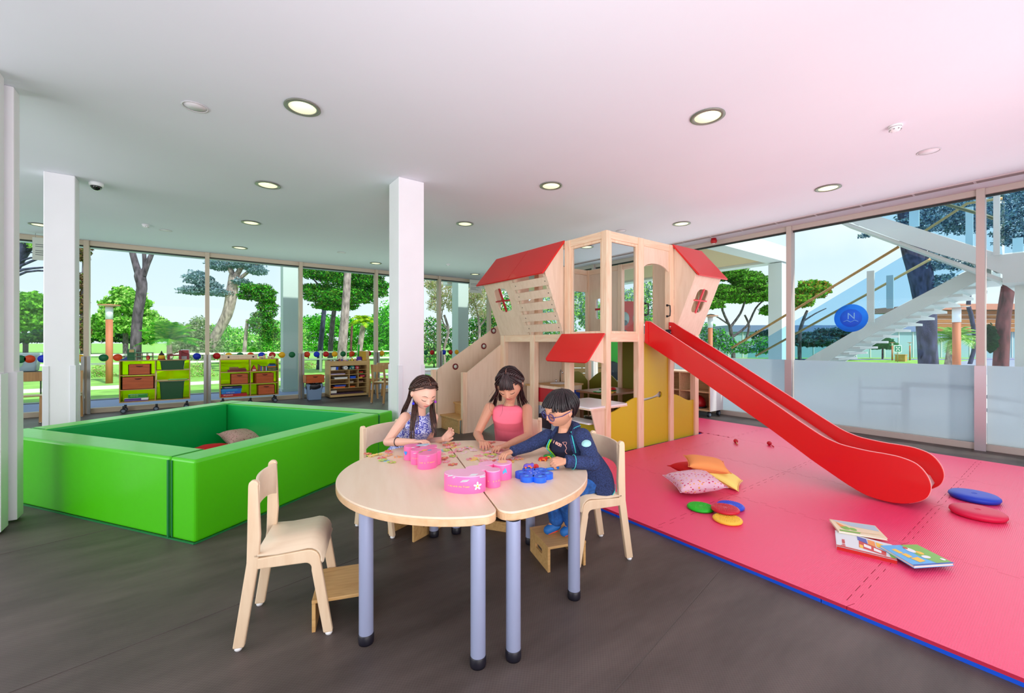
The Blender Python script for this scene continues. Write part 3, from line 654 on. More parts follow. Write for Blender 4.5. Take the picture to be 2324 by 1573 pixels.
MB().box(-.745, -.66, 2.38, 2.45, 0, 1.0).build('stair_post', pine, ph, bevel=.004)
MB().box(-.98, -.90, 3.02, 3.09, 0, 1.02).build('stair_post', pine, ph, bevel=.004)
for k in range(7):
    x0 = -.80 + .26 * k; z = .235 + .195 * k
    MB().box(x0 - .03, x0 + .26, 2.42, 3.05, z - .02, z + .004).build('tread', ply, ph, bevel=.003)
    MB().box(x0, x0 + .018, 2.42, 3.05, z - .195 if k else 0, z - .02).build('riser', ply, ph)

# toy kitchen standing inside the lower storey
tk = thing('toy_sink', 'wooden toy kitchen sink unit with blue door inside the playhouse', 'toy kitchen', (5.12, 5.32, 0), R(0))
MB().box(-.5, .35, 0, .5, 0, .74).build('cabinet', birch, tk, bevel=.004); MB().box(-.52, .37, -.02, .52, .74, .765).build('worktop', ply, tk, bevel=.003)
MB().box(-.02, .3, -.012, .0, .32, .66).build('door', mat('toy_blue', (24, 84, 214), .4), tk, bevel=.004)
MB().lathe([(.0, .765), (.12, .768), (.14, .776), (.15, .766)], (.05, .25, 0), 24, sx=1.3).build('basin', white_p, tk)
MB().tube([(.2, .4, .765), (.2, .4, .95), (.18, .36, .99), (.16, .3, .96), (.16, .29, .93)], .012, 8).cyl((.1, .4, .765), (.1, .4, .82), .016).build('tap', chrome, tk)
tw = thing('toy_oven', 'grey toy oven door with red control panel and white dial', 'toy kitchen', (4.36, 5.0, 0), R(0))
MB().box(-.02, .02, -.35, .35, 0, .82).build('body', birch, tw)
MB().prism(rrect(-.24, .24, .06, .50, .05), (-.025, 0, 0), (0, 1, 0), (0, 0, 1), .01).build('oven_door', mat('toy_grey', (170, 180, 200), .4), tw)
MB().prism(rrect(-.14, .14, .16, .38, .03), (-.033, 0, 0), (0, 1, 0), (0, 0, 1), .008).build('oven_window', mat('toy_dark', (50, 40, 50), .2), tw)
MB().box(-.034, -.02, -.3, .3, .56, .78).build('control_panel', mat('toy_red', (176, 26, 40), .4), tw)
d_ = MB(); d_.lathe([(.045, 0), (.045, .02), (.0, .022)], (-.034, -.2, .67), 16, axis=(-1, 0, 0))
for k in range(6): d_.ell((-.045, -.2 + .05 * math.cos(k * math.pi / 3), .67 + .05 * math.sin(k * math.pi / 3)), .008, .018, .018, 8, 6)
d_.build('dial', white_p, tw)
# table inside with toy burger and leaf plates
tt = thing('toy_table', 'small brown table inside the playhouse carrying toy food', 'table', (5.55, 4.75, 0))
MB().box(-.45, .45, -.35, .35, .66, .69).build('tabletop', mat('brown_wood', (150, 104, 72), .45), tt, bevel=.004)
for x in (-.4, .36):
    for y in (-.3, .26): MB().box(x, x + .045, y, y + .045, 0, .66).build('leg', MATS['brown_wood'], tt)
tb = thing('toy_burger', 'small toy burger on the table inside the playhouse', 'toy food', (5.35, 4.52, .693))
MB().lathe([(0, 0), (.05, 0), (.055, .012), (.05, .02)], n=16).build('bun_base', mat('bun', (196, 120, 50), .6), tb)
MB().lathe([(0, .02), (.058, .02), (.058, .03), (0, .03)], n=16).build('lettuce', green_p, tb)
MB().lathe([(0, .03), (.054, .03), (.054, .045), (0, .045)], n=16).build('patty', mat('patty', (70, 20, 20), .6), tb)
MB().lathe([(.053, .045), (.05, .06), (.03, .075), (0, .08)], n=16).build('bun_top', mat('bun_red', (190, 30, 30), .5), tb)
for i, (u, v, c, lb) in enumerate(((5.2, 4.5, 'y', 'flat yellow toy leaf'), (5.22, 4.68, 'g', 'flat green toy leaf'), (5.55, 4.85, 'g', 'green toy vegetable'))):
    o = MB().prism([(.11 * math.cos(a) * (1 + .2 * math.cos(5 * a)), .08 * math.sin(a)) for a in [k * math.pi / 12 for k in range(24)]], (0, 0, 0), (1, 0, 0), (0, 1, 0), .012).build('toy_leaf', green_p if c == 'g' else yellow_p, bevel=.003)
    o.location = (u, v, .693); tag(o, lb + ' on the table inside the playhouse, ' + ('front' if i == 0 else 'behind the burger' if i == 1 else 'rear'), 'toy food')

# ================================================================ slide
sl_ = thing('slide', 'long bright red wooden slide running from the playhouse to the mat', 'slide', (5.0, 3.65, 0))
near = [(3.65, 1.788), (3.57, 1.778), (3.41, 1.678), (3.24, 1.581), (2.9, 1.374), (2.34, 1.033), (1.99, .818), (1.78, .684), (1.58, .565), (1.48, .525), (1.39, .502), (1.22, .486), (1.08, .484), (.98, .475), (.88, .44), (.815, .362), (.79, .268), (.81, .18), (.86, .125), (.93, .086), (1.0, .066), (1.08, .058), (1.22, .072), (1.36, .131), (1.51, .215), (1.68, .315), (2.03, .540), (2.44, .785), (2.88, 1.045), (3.25, 1.26), (3.65, 1.482)]
sm3 = lambda q: [(p_.x, p_.y) for p_ in smooth_path([Vector((v, h, 0)) for v, h in q], 4)]
pl = [(v - 3.65, h) for v, h in [near[0]] + sm3(near[1:-1]) + [near[-1]]]
for x, nm in ((0, 'near'), (.55, 'far')):
    o = MB().prism(pl, (x, 0, 0), (0, 1, 0), (0, 0, 1), .022, mi=0).build('side_board', [red_slide, mat('edge_pink', (246, 176, 176), .5)], sl_, bevel=.004, seg=2)
# thin pale edge band
for x in (0, .55):
    MB().tube([Vector((x + .011, v - 3.65, h + .001)) for v, h in [near[0]] + sm3(near[1:20])], .0045, 6).build('edge_band', MATS['edge_pink'], sl_)
bed = [(3.62, 1.53), (3.35, 1.46), (2.9, 1.21), (2.34, .87), (1.99, .66), (1.78, .53), (1.58, .405), (1.39, .33), (1.22, .30), (1.05, .295), (.95, .28), (.88, .24), (.85, .18), (.87, .13)]
vs = []; 
for v, h in bed: vs += [(.02, v - 3.65, h), (.552, v - 3.65, h)]
o = MB().add(vs, [(2 * i, 2 * i + 1, 2 * i + 3, 2 * i + 2) for i in range(len(bed) - 1)], 0, True).build('chute', mat('chute_pale', (232, 220, 216), .3), sl_, solid=.012)
MB().box(-.012, 0, -.05, .0, 1.49, 1.77).build('edge_plate', red_slide, sl_)
q = MB()
for z in (1.56, 1.64, 1.72): q.cyl((.545, -.035, z), (.538, -.035, z), .008, n=10)
q.build('screw', white_p, sl_)
MB().box(.5, .555, -.04, .02, 1.6, 1.68).build('hinge', black_p, sl_, bevel=.004)

# ================================================================ table, two D-shaped halves
leg_m = mat('leg_grey', (160, 168, 200), .38, metal=.15, coat=.1); lam_edge = wood('edge_beech', (226, 188, 148), (214, 172, 130), 3, 'X')
lam = wood('laminate', (240, 216, 190), (235, 208, 180), 2.2, 'X', .32)
sdir = math.atan2(.952, .306); C0 = Vector((1.366, 2.345, 0)); s_v = Vector((.306, .952, 0)); n_v = Vector((-.952, .306, 0))
def half_table(sgn, legs, label):
    t = thing('half_round_table', label, 'table', C0 + n_v * (.004 * sgn), sdir)
    # local x along the seam, local y outward (left half sgn=+1)
    r_ = .758; rc = .07; pts = []
    cx_ = r_ - rc - .012
    pts += [(-cx_ + rc * math.cos(R(a)), rc + rc * math.sin(R(a))) for a in range(270, 199, -10)] if False else []
    a0 = math.asin((rc) / (r_ - rc))
    xc = (r_ - rc) * math.cos(a0)
    pts = [(xc + rc * math.cos(a), rc + rc * math.sin(a)) for a in [(-math.pi / 2) + (math.pi / 2 + a0) * i / 8 for i in range(9)]]
    pts += [(r_ * math.cos(a), r_ * math.sin(a)) for a in [a0 + (math.pi - 2 * a0) * i / 48 for i in range(1, 48)]]
    pts += [(-xc + rc * math.cos(a), rc + rc * math.sin(a)) for a in [math.pi - a0 + (math.pi / 2 + a0) * i / 8 for i in range(9)]]
    if sgn < 0: pts = [(x, -y) for x, y in reversed(pts)]
    MB().prism(pts, (0, 0, .688), (1, 0, 0), (0, 1, 0), .012).build('tabletop', lam, t, bevel=.003)
    MB().prism(pts, (0, 0, .655), (1, 0, 0), (0, 1, 0), .033, smooth=False).build('edge_band', lam_edge, t, bevel=.003)
    for u, v in legs:
        d = Vector((u, v, 0)) - C0; x, y = d.dot(s_v), d.dot(n_v)
        l = MB().cyl((x, y, .045), (x, y, .660), .035, n=28, cap=False).build('leg', leg_m, t)
        MB().lathe([(0, .0), (.036, .0), (.038, .01), (.038, .045), (.034, .05)], (x, y, 0), 28).build('leg_cap', mat('leg_cap_black', (24, 22, 34), .4), l)
    return t
half_table(1, [(.68, 2.14), (1.05, 1.68), (1.47, 3.0), (.92, 2.90)], 'left half of the round beech table, pink boxes on it')
half_table(-1, [(1.2, 1.62), (1.77, 1.79), (1.63, 2.95), (1.99, 2.47)], 'right half of the round beech table, blue flower board on it')

# ================================================================ chairs
def make_chair(label, loc, rz):
    t = thing('child_chair', label, 'chair', loc, rz, 'beech chairs around the round table')
    for y in (-.2, .17):
        y0, y1 = y, y + .03
        MB().prism([(-.245, .015), (-.195, .015), (-.135, .40), (-.125, .55), (-.135, .79)] + [(-.155 + .022 * math.cos(R(a)), .80 + .022 * math.sin(R(a))) for a in range(0, 181, 30)] + [(-.178, .79), (-.182, .55), (-.185, .42)],
                   (0, y1, 0), (1, 0, 0), (0, 0, 1), .03).build('back_leg', beech, t, bevel=.006)
        inner = [(.205, .015), (.16, .015), (.105, .34)] + [(.075 + .03 * math.cos(R(a)), .355 + .03 * math.sin(R(a))) for a in range(10, 91, 20)] + [(-.14, .385)]
        outer = [(-.14, .438), (.07, .45)] + [(.09 + .055 * math.cos(R(a)), .395 + .055 * math.sin(R(a))) for a in range(90, 9, -16)]
        MB().prism(outer + inner, (0, y1, 0), (1, 0, 0), (0, 0, 1), .03).build('front_leg', beech, t, bevel=.006)
        for (x, z) in ((-.222, 0), (.185, 0)):
            MB().lathe([(0, 0), (.014, 0), (.018, .008), (.016, .016), (0, .016)], (x, y + .015, 0), 12).build('glide', white_p, t)
    # seat board, bent down at the front
    prof = [(-.15, .444), (-.05, .441), (.05, .449)] + [(.088 + .06 * math.cos(R(a)), .394 + .06 * math.sin(R(a))) for a in range(90, -11, -20)] + [(.156, .372)]
    vs = []
    for x, z in prof: vs += [(x, -.2, z + .004), (x, .2, z + .004)]
    MB().add(vs, [(2 * i, 2 * i + 1, 2 * i + 3, 2 * i + 2) for i in range(len(prof) - 1)], 0, True).build('seat', beech_top, t, solid=-.009)
    # curved back board
    vs = []; n = 10
    for i in range(n + 1):
        y = -.175 + .35 * i / n; dx = -.035 * (1 - (y / .175) ** 2)
        for z, b in ((.645 + .03 * (1 - (y / .175) ** 2) * 0, 0), (.80, 0)):
            vs.append((-.145 + dx, y, z + (.02 * (1 - abs(y / .175) ** 4) - .012 if z < .7 else .006)))
    MB().add(vs, [(2 * i, 2 * i + 1, 2 * i + 3, 2 * i + 2) for i in range(n)], 0, True).build('backrest', beech_top, t, solid=.014, bevel=.003)
    return t
def make_footrest(label, loc, rz):
    t = thing('foot_step', label, 'foot rest', loc, rz, 'plywood foot steps at the beech chairs')
    MB().box(.0, .28, -.16, .16, .15, .168).build('step_board', ply, t, bevel=.003)
    MB().prism([(-.155, 0), (.155, 0), (.155, .15), (-.155, .15)], (.26, 0, 0), (0, 1, 0), (0, 0, 1), .018, holes=[hole_rr(-.06, .06, .075, .11, .017)]).build('front_board', ply, t, bevel=.002)
    MB().prism([(-.155, 0), (.155, 0), (.155, .15), (-.155, .15)], (.0, 0, 0), (0, 1, 0), (0, 0, 1), .018).build('rear_board', ply, t, bevel=.002)
    return t
ch = [((.43, 2.555, 0), R(-19.7), 'empty beech chair in the left foreground', 'plywood foot step at the empty chair'),
      ((2.235, 2.12, 0), R(163), 'beech chair the boy in glasses sits on', 'plywood foot step under the boy\'s feet, slotted board facing out'),
      ((1.30, 3.40, 0), R(-68), 'beech chair the girl in the blue dress sits on', 'plywood foot step at the girl in blue, under the table'),
      ((2.23, 2.98, 0), R(214), 'beech chair the girl in the pink top sits on', 'plywood foot step at the girl in pink, under the table')]
for loc, rz, l1, l2 in ch:
    make_chair(l1, loc, rz)
    d = Vector((math.cos(rz), math.sin(rz), 0))
    make_footrest(l2, Vector(loc) + d * .10, rz)
# ================================================================ things on the puzzle mat
ZM = .04
def tactile(x, y, cname, m, z=ZM, label='', tilt=(0, 0), r=.112):
    p = grd(x, y, z + .02); t = thing('tactile_disc', label, 'disc', (p.x, p.y, z), 0, 'small knobbed discs')
    t.rotation_euler = (tilt[0], tilt[1], 0)
    MB().lathe([(0, 0), (r * .86, 0), (r * .97, .006), (r, .016), (r * .95, .025), (r * .84, .029), (0, .029)], n=36).build('disc', m, t)
    k = MB()
    for ring in range(2, 9):
        rr = r * .1 * ring; n = int(ring * 5)
        for i in range(n):
            a = 2 * math.pi * i / n; k.cyl((rr * math.cos(a), rr * math.sin(a), .028), (rr * math.cos(a), rr * math.sin(a), .033), .0038, .002, n=5)
    tag(k.build('knob', m, t, fix=False), kind='stuff'); return t
gd = mat('disc_green', (10, 196, 30), .35); rdm = mat('disc_red', (206, 16, 52), .3); ydm = mat('disc_yellow', (252, 206, 66), .4); bdm = mat('disc_blue', (24, 82, 226), .35)
tactile(1590, 1150, 'green', gd, label='small green knobbed disc, left end of the disc heap')
tactile(1658, 1147, 'blue', bdm, label='small blue knobbed disc behind the red one')
tactile(1651, 1177, 'yellow', ydm, label='small yellow knobbed disc in front of the red one')
tactile(1646, 1154, 'red', rdm, z=ZM + .034, label='small dark red knobbed disc on top of the others')
for x, y, m, lb, dz in ((2211, 1126, mat('balance_blue', (10, 62, 200), .5), 'dark blue inflated balance disc at the right of the mat', 0), (2219, 1163, mat('balance_crimson', (214, 24, 76), .5), 'crimson inflated balance disc in front of the blue one', 0)):
    p = grd(x, y, ZM + .03); t = thing('balance_disc', lb, 'disc', (p.x, p.y, ZM))
    r = .172
    MB().lathe([(0, 0), (r * .75, 0), (r * .93, .006), (r, .026), (r * .985, .04), (r * .9, .053), (r * .6, .058), (0, .058)], n=48).build('cushion_body', m, t)
    MB().lathe([(.02, .057), (.02, .0595), (.012, .0595), (.012, .057)], n=16).build('valve', m, t)
def book(px4, z, th, cover, label, deco=None, lift=0, page=None):
    c = [grd(x, y, z + th) for x, y in px4]
    for i, q in enumerate(c): q.z = 0
    o = sum(c, Vector()) / 4; o.z = 0
    t = thing('picture_book', label, 'book', (o.x, o.y, z))
    c = [q - o for q in c]
    e1 = (c[1] - c[0]).normalized(); e2 = Vector((-e1.y, e1.x, 0)); 
    if (c[3] - c[0]).dot(e2) < 0: e2 = -e2
    w_ = ((c[1] - c[0]).length + (c[2] - c[3]).length) / 2; h_ = ((c[3] - c[0]).length + (c[2] - c[1]).length) / 2
    def quad(pts, z0, z1, k=1.0):
        q = [p * k for p in pts]; vs = [Vector((p.x, p.y, z0)) for p in q] + [Vector((p.x, p.y, z1)) for p in q]
        return vs, [(3, 2, 1, 0), (4, 5, 6, 7), (0, 1, 5, 4), (1, 2, 6, 5), (2, 3, 7, 6), (3, 0, 4, 7)]
    MB().add(*quad(c, 0, .002)).build('back_cover', cover, t)
    MB().add(*quad(c, .002, th - .002, .975)).build('pages', mat('paper', (244, 238, 228), .8), t)
    f = MB().add(*quad(c, th - .002, th)).build('front_cover', cover, t)
    def pt(s, tt, zz=th + .0006): return ((c[0] * (1 - s) + c[1] * s) * (1 - tt) + (c[3] * (1 - s) + c[2] * s) * tt) + Vector((0, 0, zz))
    if deco:
        for di_, (nm, m, poly) in enumerate(deco):
            vs = [pt(s, tt, th + .0006 + .0002 * di_) for s, tt in poly]; n = len(vs)
            MB().add([v for v in vs] + [v - Vector((0, 0, .0001)) for v in vs], [tuple(range(n)), tuple(range(2 * n - 1, n - 1, -1))]).build(nm, m, t, fix=False)
    return t, pt, c
paper_m = mat('paper', (244, 238, 228), .8)
cg = mat('print_green', (120, 190, 70), .4); cb = mat('print_sky', (176, 206, 222), .4); cr = mat('print_red', (206, 44, 40), .4); cy = mat('print_yellow', (250, 200, 50), .4); cbl = mat('print_blue', (60, 80, 180), .4); cw = mat('print_white', (240, 244, 246), .4); cor = mat('print_orange', (240, 150, 60), .4); ccy = mat('print_cyan', (60, 180, 240), .35); cbr = mat('print_beige', (238, 214, 170), .4)
E_ = lambda cx, cy_, rx, ry, n=14: [(cx + rx * math.cos(2 * math.pi * i / n), cy_ + ry * math.sin(2 * math.pi * i / n)) for i in range(n)]
t1, pt1, c1 = book([(1895, 1203), (2024, 1236), (2036, 1272), (1899, 1239)], ZM, .026, mat('cover_white', (222, 232, 238), .35), 'white picture book with a red tram on the cover, partly under the others', [
    ('tram_body', cr, [(.42, .3), (.86, .62), (.84, .9), (.40, .75)]), ('tram_window', cw, [(.5, .45), (.62, .52), (.61, .7), (.49, .64)]), ('tram_window', cw, [(.66, .56), (.78, .64), (.77, .8), (.65, .74)]), ('tram_front', cy, [(.42, .55), (.48, .58), (.47, .78), (.41, .74)]),
    ('blue_house', cbl, [(.4, .06), (.56, .1), (.57, .42), (.4, .3)]), ('orange_house', cor, [(.58, .1), (.7, .13), (.7, .5), (.58, .42)]), ('yellow_house', cy, [(.72, .15), (.84, .2), (.84, .5), (.72, .45)]), ('green_patch', cg, [(.9, .7), (.99, .72), (.99, .92), (.92, .94)]), ('spine_band', cr, [(0, .93), (1, .93), (1, 1), (0, 1)])])
ang = math.atan2((pt1(.5, 1) - pt1(.5, 0)).y, (pt1(.5, 1) - pt1(.5, 0)).x)
text('title', 'Em nume', .034, cr, t1, pt1(.155, .92, .0268), (0, 0, ang + math.pi), bold=True)
MB().add([Vector((p.x, p.y, zz)) + ((c1[3] - c1[0]).normalized() * .002) for zz in (.001, .024) for p in (c1[3], c1[2])], [(0, 1, 3, 2)]).build('spine', cr, t1, fix=False)
book([(1882, 1178), (1986, 1193), (2015, 1223), (1903, 1205)], ZM + .027, .014, mat('cover_beige', (236, 222, 186), .35), 'beige picture book with green trees and pale sky lying on the tram book', [
    ('sky', cb, [(.05, .05), (.98, .03), (.96, .5), (.4, .4)]), ('tree', cg, E_(.22, .62, .1, .16)), ('tree', cg, E_(.38, .66, .08, .12)), ('roof', cor, [(.1, .2), (.25, .5), (.12, .6)]), ('title_line', cbr, [(.4, .8), (.9, .74), (.9, .8), (.4, .87)]), ('grass', cg, [(.05, .85), (.5, .85), (.45, .97), (.04, .97)])])
t3, pt3, c3b = book([(1997, 1238), (2081, 1236), (2165, 1278), (2075, 1284)], ZM + .0265, .018, mat('cover_cyan', (66, 176, 240), .35), 'blue and green picture book with yellow lettering, nearest of the three', [
    ('green_field', cg, [(.55, 0), (1, 0), (1, .98), (.62, .97), (.5, .6)]), ('letter_shape', cy, [(.12, .22), (.24, .2), (.26, .42), (.14, .44)]), ('letter_shape', cy, [(.16, .46), (.3, .44), (.32, .62), (.18, .66)]), ('letter_shape', cy, [(.2, .68), (.42, .64), (.44, .84), (.26, .88)]),
    ('figure', cw, E_(.55, .3, .09, .14)), ('figure', cy, E_(.66, .45, .07, .1)), ('figure', cr, E_(.52, .18, .05, .06)), ('figure', cw, E_(.62, .66, .1, .08)), ('round_badge', cw, E_(.9, .82, .05, .06)), ('spine_line', cbl, [(0, .965), (1, .965), (1, 1), (0, 1)])])
for (x, y, x2, y2, lb) in ((1670, 1001, 1676, 1013, 'left red maraca with wooden handle'), (1746, 1006, 1759, 1016, 'right red maraca, red handle')):
    a = grd(x, y, ZM + .03); b = grd(x2, y2, ZM + .012); t = thing('maraca', lb + ' lying on the mat', 'maraca', (a.x, a.y, ZM))
    d = Vector((b.x - a.x, b.y - a.y, 0)).normalized()
    MB().ell((0, 0, .031), .034, .031, .031, 16, 12).build('shell', rdm, t)
    MB().tube([Vector((0, 0, .031)) + d * .028 + Vector((0, 0, -.004)), Vector((0, 0, .02)) + d * .075, Vector((0, 0, .012)) + d * .135], [.007, .006, .009], 10).build('handle', ply if 'left' in lb else rdm, t)

# ================================================================ things on the table, height .70
ZT = .7
pink = mat('box_pink', (250, 110, 176), .35, coat=.2); pink2 = mat('box_lid_pink', (252, 178, 214), .3, coat=.2); paleyel = mat('print_paleyellow', (250, 214, 140), .5)
def lobe_box(label, lobes, h, words, name='puzzle_box'):
    c0 = grd(*lobes[0][0], ZT); t = thing(name, label, 'box', (c0.x, c0.y, ZT))
    m = MB(); l = MB()
    for li_, ((x, y), rx, ry, a) in enumerate(lobes):
        p = grd(x, y, ZT) - c0; p.z = 0
        for q, z0, z1, k in ((m, .0004 * li_, h - .004 - .0004 * li_, 1.0),):
            pts = [(Matrix.Rotation(R(a), 2) @ Vector((rx * k * math.cos(w_), ry * k * math.sin(w_)))) + Vector((p.x, p.y)) for w_ in [2 * math.pi * i / 32 for i in range(32)]]
            q.prism([tuple(v) for v in pts], (0, 0, z0), (1, 0, 0), (0, 1, 0), z1 - z0, smooth=True)
        pts = [(Matrix.Rotation(R(a), 2) @ Vector((rx * math.cos(w_) * .985, ry * math.sin(w_) * .985))) + Vector((p.x, p.y)) for w_ in [2 * math.pi * i / 32 for i in range(32)]]
        l.prism([tuple(v) for v in pts], (0, 0, h - .0045 - .0004 * li_), (1, 0, 0), (0, 1, 0), .0045, smooth=True)
    m.build('box_body', pink, t, fix=False); l.build('lid', pink2 if words == 0 else mat('box_lid_deep', (250, 130, 180), .3), t, fix=False)
    return t, c0
b1, c0 = lobe_box('pink butterfly shaped box with white flower, nearest on the table', [((1055, 1111), .115, .070, -45), ((1119, 1103), .042, .040, 0), ((1140, 1085), .058, .052, 0), ((1086, 1098), .075, .05, -30), ((1104, 1086), .05, .04, 0)], .092, 0)
def sidept(x, y, z): p = px(x, y, z) - c0; p.z -= ZT; return p
view = Matrix.Rotation(-math.atan2(.5942, .8043), 4, 'Z') @ Matrix.Rotation(R(90), 4, 'X')
def facing(yaw): return (Matrix.Rotation(R(yaw) - math.atan2(.5942, .8043), 4, 'Z') @ Matrix.Rotation(R(90), 4, 'X'))
def side_decal(t, origin, ctr, n, h, mt, name, shape, off=.0012):
    """thin flat shape standing on the vertical face whose outward normal is n"""
    n = Vector(n).normalized(); e1 = Vector((0, 0, 1)).cross(n).normalized()
    return MB().prism(shape, Vector(ctr) + n * off, e1, (0, 0, 1), .0006).build(name, mt, t, fix=False)
# flower and butterfly printed on the sides: placed on the outer faces of the lobes
def lobe_side(c0, x, y, rx, ry, a, phi):
    """point and normal on the side of an elliptical lobe, phi in local degrees"""
    p = grd(x, y, ZT) - c0; p.z = 0; M = Matrix.Rotation(R(a), 3, 'Z'); q = M @ Vector((rx * math.cos(R(phi)), ry * math.sin(R(phi)), 0)); n = M @ Vector((math.cos(R(phi)) / rx, math.sin(R(phi)) / ry, 0)); return p + q, n.normalized()
def best_phi(c0, x, y, rx, ry, a, tx):
    best = None
    for phi in range(0, 360, 3):
        q, n = lobe_side(c0, x, y, rx, ry, a, phi); wp = q + c0; v = Vector((wp.x, wp.y, 0))
        if n.dot(v) < 0:
            z_ = v.dot(FW); xx = CX + FX * v.dot(RT) / z_
            if best is None or abs(xx - tx) < best[0]: best = (abs(xx - tx), phi)
    return best[1]
def put(t, c0, lobe, tx, zc, shape, mt, name, off=.0015):
    (x, y), rx, ry, a = lobe; phi = best_phi(c0, x, y, rx, ry, a, tx); q, n = lobe_side(c0, x, y, rx, ry, a, phi)
    return side_decal(t, c0, q + Vector((0, 0, zc)), n, 0, mt, name, shape, off)
L1 = [((1055, 1111), .115, .070, -45), ((1119, 1103), .042, .040, 0), ((1140, 1085), .058, .052, 0), ((1086, 1098), .075, .05, -30), ((1104, 1086), .05, .04, 0)]
petal = lambda k: [(math.cos(R(k * 72 + 90)) * .013 + Matrix.Rotation(R(k * 72), 2).__matmul__(Vector((.0055 * math.cos(w_), .010 * math.sin(w_)))).x, math.sin(R(k * 72 + 90)) * .013 + Matrix.Rotation(R(k * 72), 2).__matmul__(Vector((.0055 * math.cos(w_), .010 * math.sin(w_)))).y) for w_ in [math.pi * i / 5 for i in range(10)]]
for k in range(5): put(b1, c0, L1[0], 1083, .04, petal(k), cw, 'petal', .002)
put(b1, c0, L1[0], 1083, .04, circ(0, 0, .005, 10), cy, 'flower_centre', .003)
put(b1, c0, L1[2], 1146, .055, [(-.013, -.016), (.004, -.006), (.014, -.014), (.010, .006), (.004, .02), (-.004, .008), (-.012, .002)], mat('print_butterfly', (70, 180, 230), .4), 'butterfly_print', .002)
def put_text(t, c0, lobe, tx, zc, s, size):
    (x, y), rx, ry, a = lobe; phi = best_phi(c0, x, y, rx, ry, a, tx); q, n = lobe_side(c0, x, y, rx, ry, a, phi)
    e1 = Vector((0, 0, 1)).cross(n).normalized(); Mx = Matrix((e1, Vector((0, 0, 1)), n)).transposed()
    text('side_lettering', s, size, paleyel, t, q + n * .003 + Vector((0, 0, zc)), Mx, align='CENTER')
def put_words(t, c0, lobe, x0, x1, zc, s, size):
    k = len(s)
    for i, ch in enumerate(s):
        if ch != ' ': put_text(t, c0, lobe, x0 + (x1 - x0) * (i + .5) / k, zc, ch, size)
put_words(b1, c0, L1[0], 1018, 1066, .035, 'rena with the Flower', .014)
put_words(b1, c0, L1[1], 1106, 1134, .035, 'a and', .014)
m = MB()
for (x, y, w_, a) in ((1022, 1080, .02, 20), (1030, 1084, .018, 60), (1055, 1092, .03, 10), (1095, 1082, .03, 40), (1075, 1078, .03, 0)):
    p = grd(x, y, ZT + .092) - c0; p.z = .0925; m.prism([(w_ * math.cos(R(a + b)) * (1 if b % 180 == 0 else .45), w_ * math.sin(R(a + b)) * .6) for b in (0, 90, 180, 270)], p, (1, 0, 0), (0, 1, 0), .0005)
m.build('lid_print', cw, b1, fix=False)
p = grd(1140, 1083, ZT + .0)  - c0; p.z = .0925
MB().prism(circ(p.x, p.y, .03, 20), (0, 0, .0922), (1, 0, 0), (0, 1, 0), .0006).build('lid_rose', mat('print_rose', (250, 190, 150), .4), b1, fix=False)
L2 = [((970, 1060), .066, .056, 10), ((950, 1051), .052, .048, 0), ((935, 1041), .055, .050, 0), ((968, 1046), .090, .045, 20), ((985, 1053), .048, .045, 0)]
b2, c02 = lobe_box('pink lobed box with blue heart beside the girl in blue', L2, .092, 1)
put(b2, c02, L2[2], 921, .05, [(0, -.018), (.014, .004), (.009, .014), (0, .008), (-.009, .014), (-.014, .004)], mat('print_heart', (50, 150, 240), .4), 'heart_print', .002)
put_words(b2, c02, L2[0], 952, 986, .04, 'and a flower', .014)
put_words(b2, c02, L2[1], 935, 948, .04, 'flow', .014)
m = MB()
for (x, y, w_) in ((938, 1022, .018), (942, 1035, .014), (990, 1022, .012), (972, 1042, .012), (965, 1018, .02)):
    p = grd(x, y - 6, ZT + .092) - c02; p.z = .0925; m.prism([(w_, 0), (0, w_ * .5), (-w_, 0), (0, -w_ * .5)], p, (1, 0, 0), (0, 1, 0), .0005)
m.build('lid_print', cw, b2, fix=False)
for (x, y, w_, mt2) in ((960, 1018, .05, cb), (963, 1030, .02, cy), (975, 1030, .015, mat('print_butterfly', (70, 180, 230), .4)), (955, 1034, .014, cg)):
    p = grd(x, y - 8, ZT + .092) - c02; p.z = .093
    MB().prism(circ(p.x, p.y, w_, 16, ry=w_ * .5), (0, 0, p.z), (1, 0, 0), (0, 1, 0), .0005).build('lid_picture', mt2, b2, fix=False)
# flower board with its fishing game
fbp = grd(1212, 1084, ZT); fb = thing('flower_board', 'blue six lobed flower shaped game board on the table', 'toy', (fbp.x, fbp.y, ZT))
m = MB()
for k in range(6):
    a = k * math.pi / 3 + .3; m.prism(circ(.072 * math.cos(a), .072 * math.sin(a), .04, 24), (0, 0, 0), (1, 0, 0), (0, 1, 0), .03, smooth=True)
m.prism(circ(0, 0, .062, 24), (0, 0, .001), (1, 0, 0), (0, 1, 0), .0285)
m.build('board', mat('board_blue', (30, 104, 240), .35), fb, fix=False)
m = MB()
for k in range(6):
    a = k * math.pi / 3 + .3; m.prism(circ(.078 * math.cos(a), .078 * math.sin(a), .014, 12, ry=.009), (0, 0, .0302), (1, 0, 0), (0, 1, 0), .0004)
m.build('pale_spot', mat('board_spot', (90, 180, 250), .4), fb, fix=False)
m = MB()
for k in range(9):
    a = k * 2.4; m.prism(circ(.009 * math.sqrt(k + 1) * math.cos(a) * 1.3, .009 * math.sqrt(k + 1) * math.sin(a) * 1.3, .003, 8), (0, 0, .0302), (1, 0, 0), (0, 1, 0), .0005)
m.build('white_dot', cw, fb, fix=False)
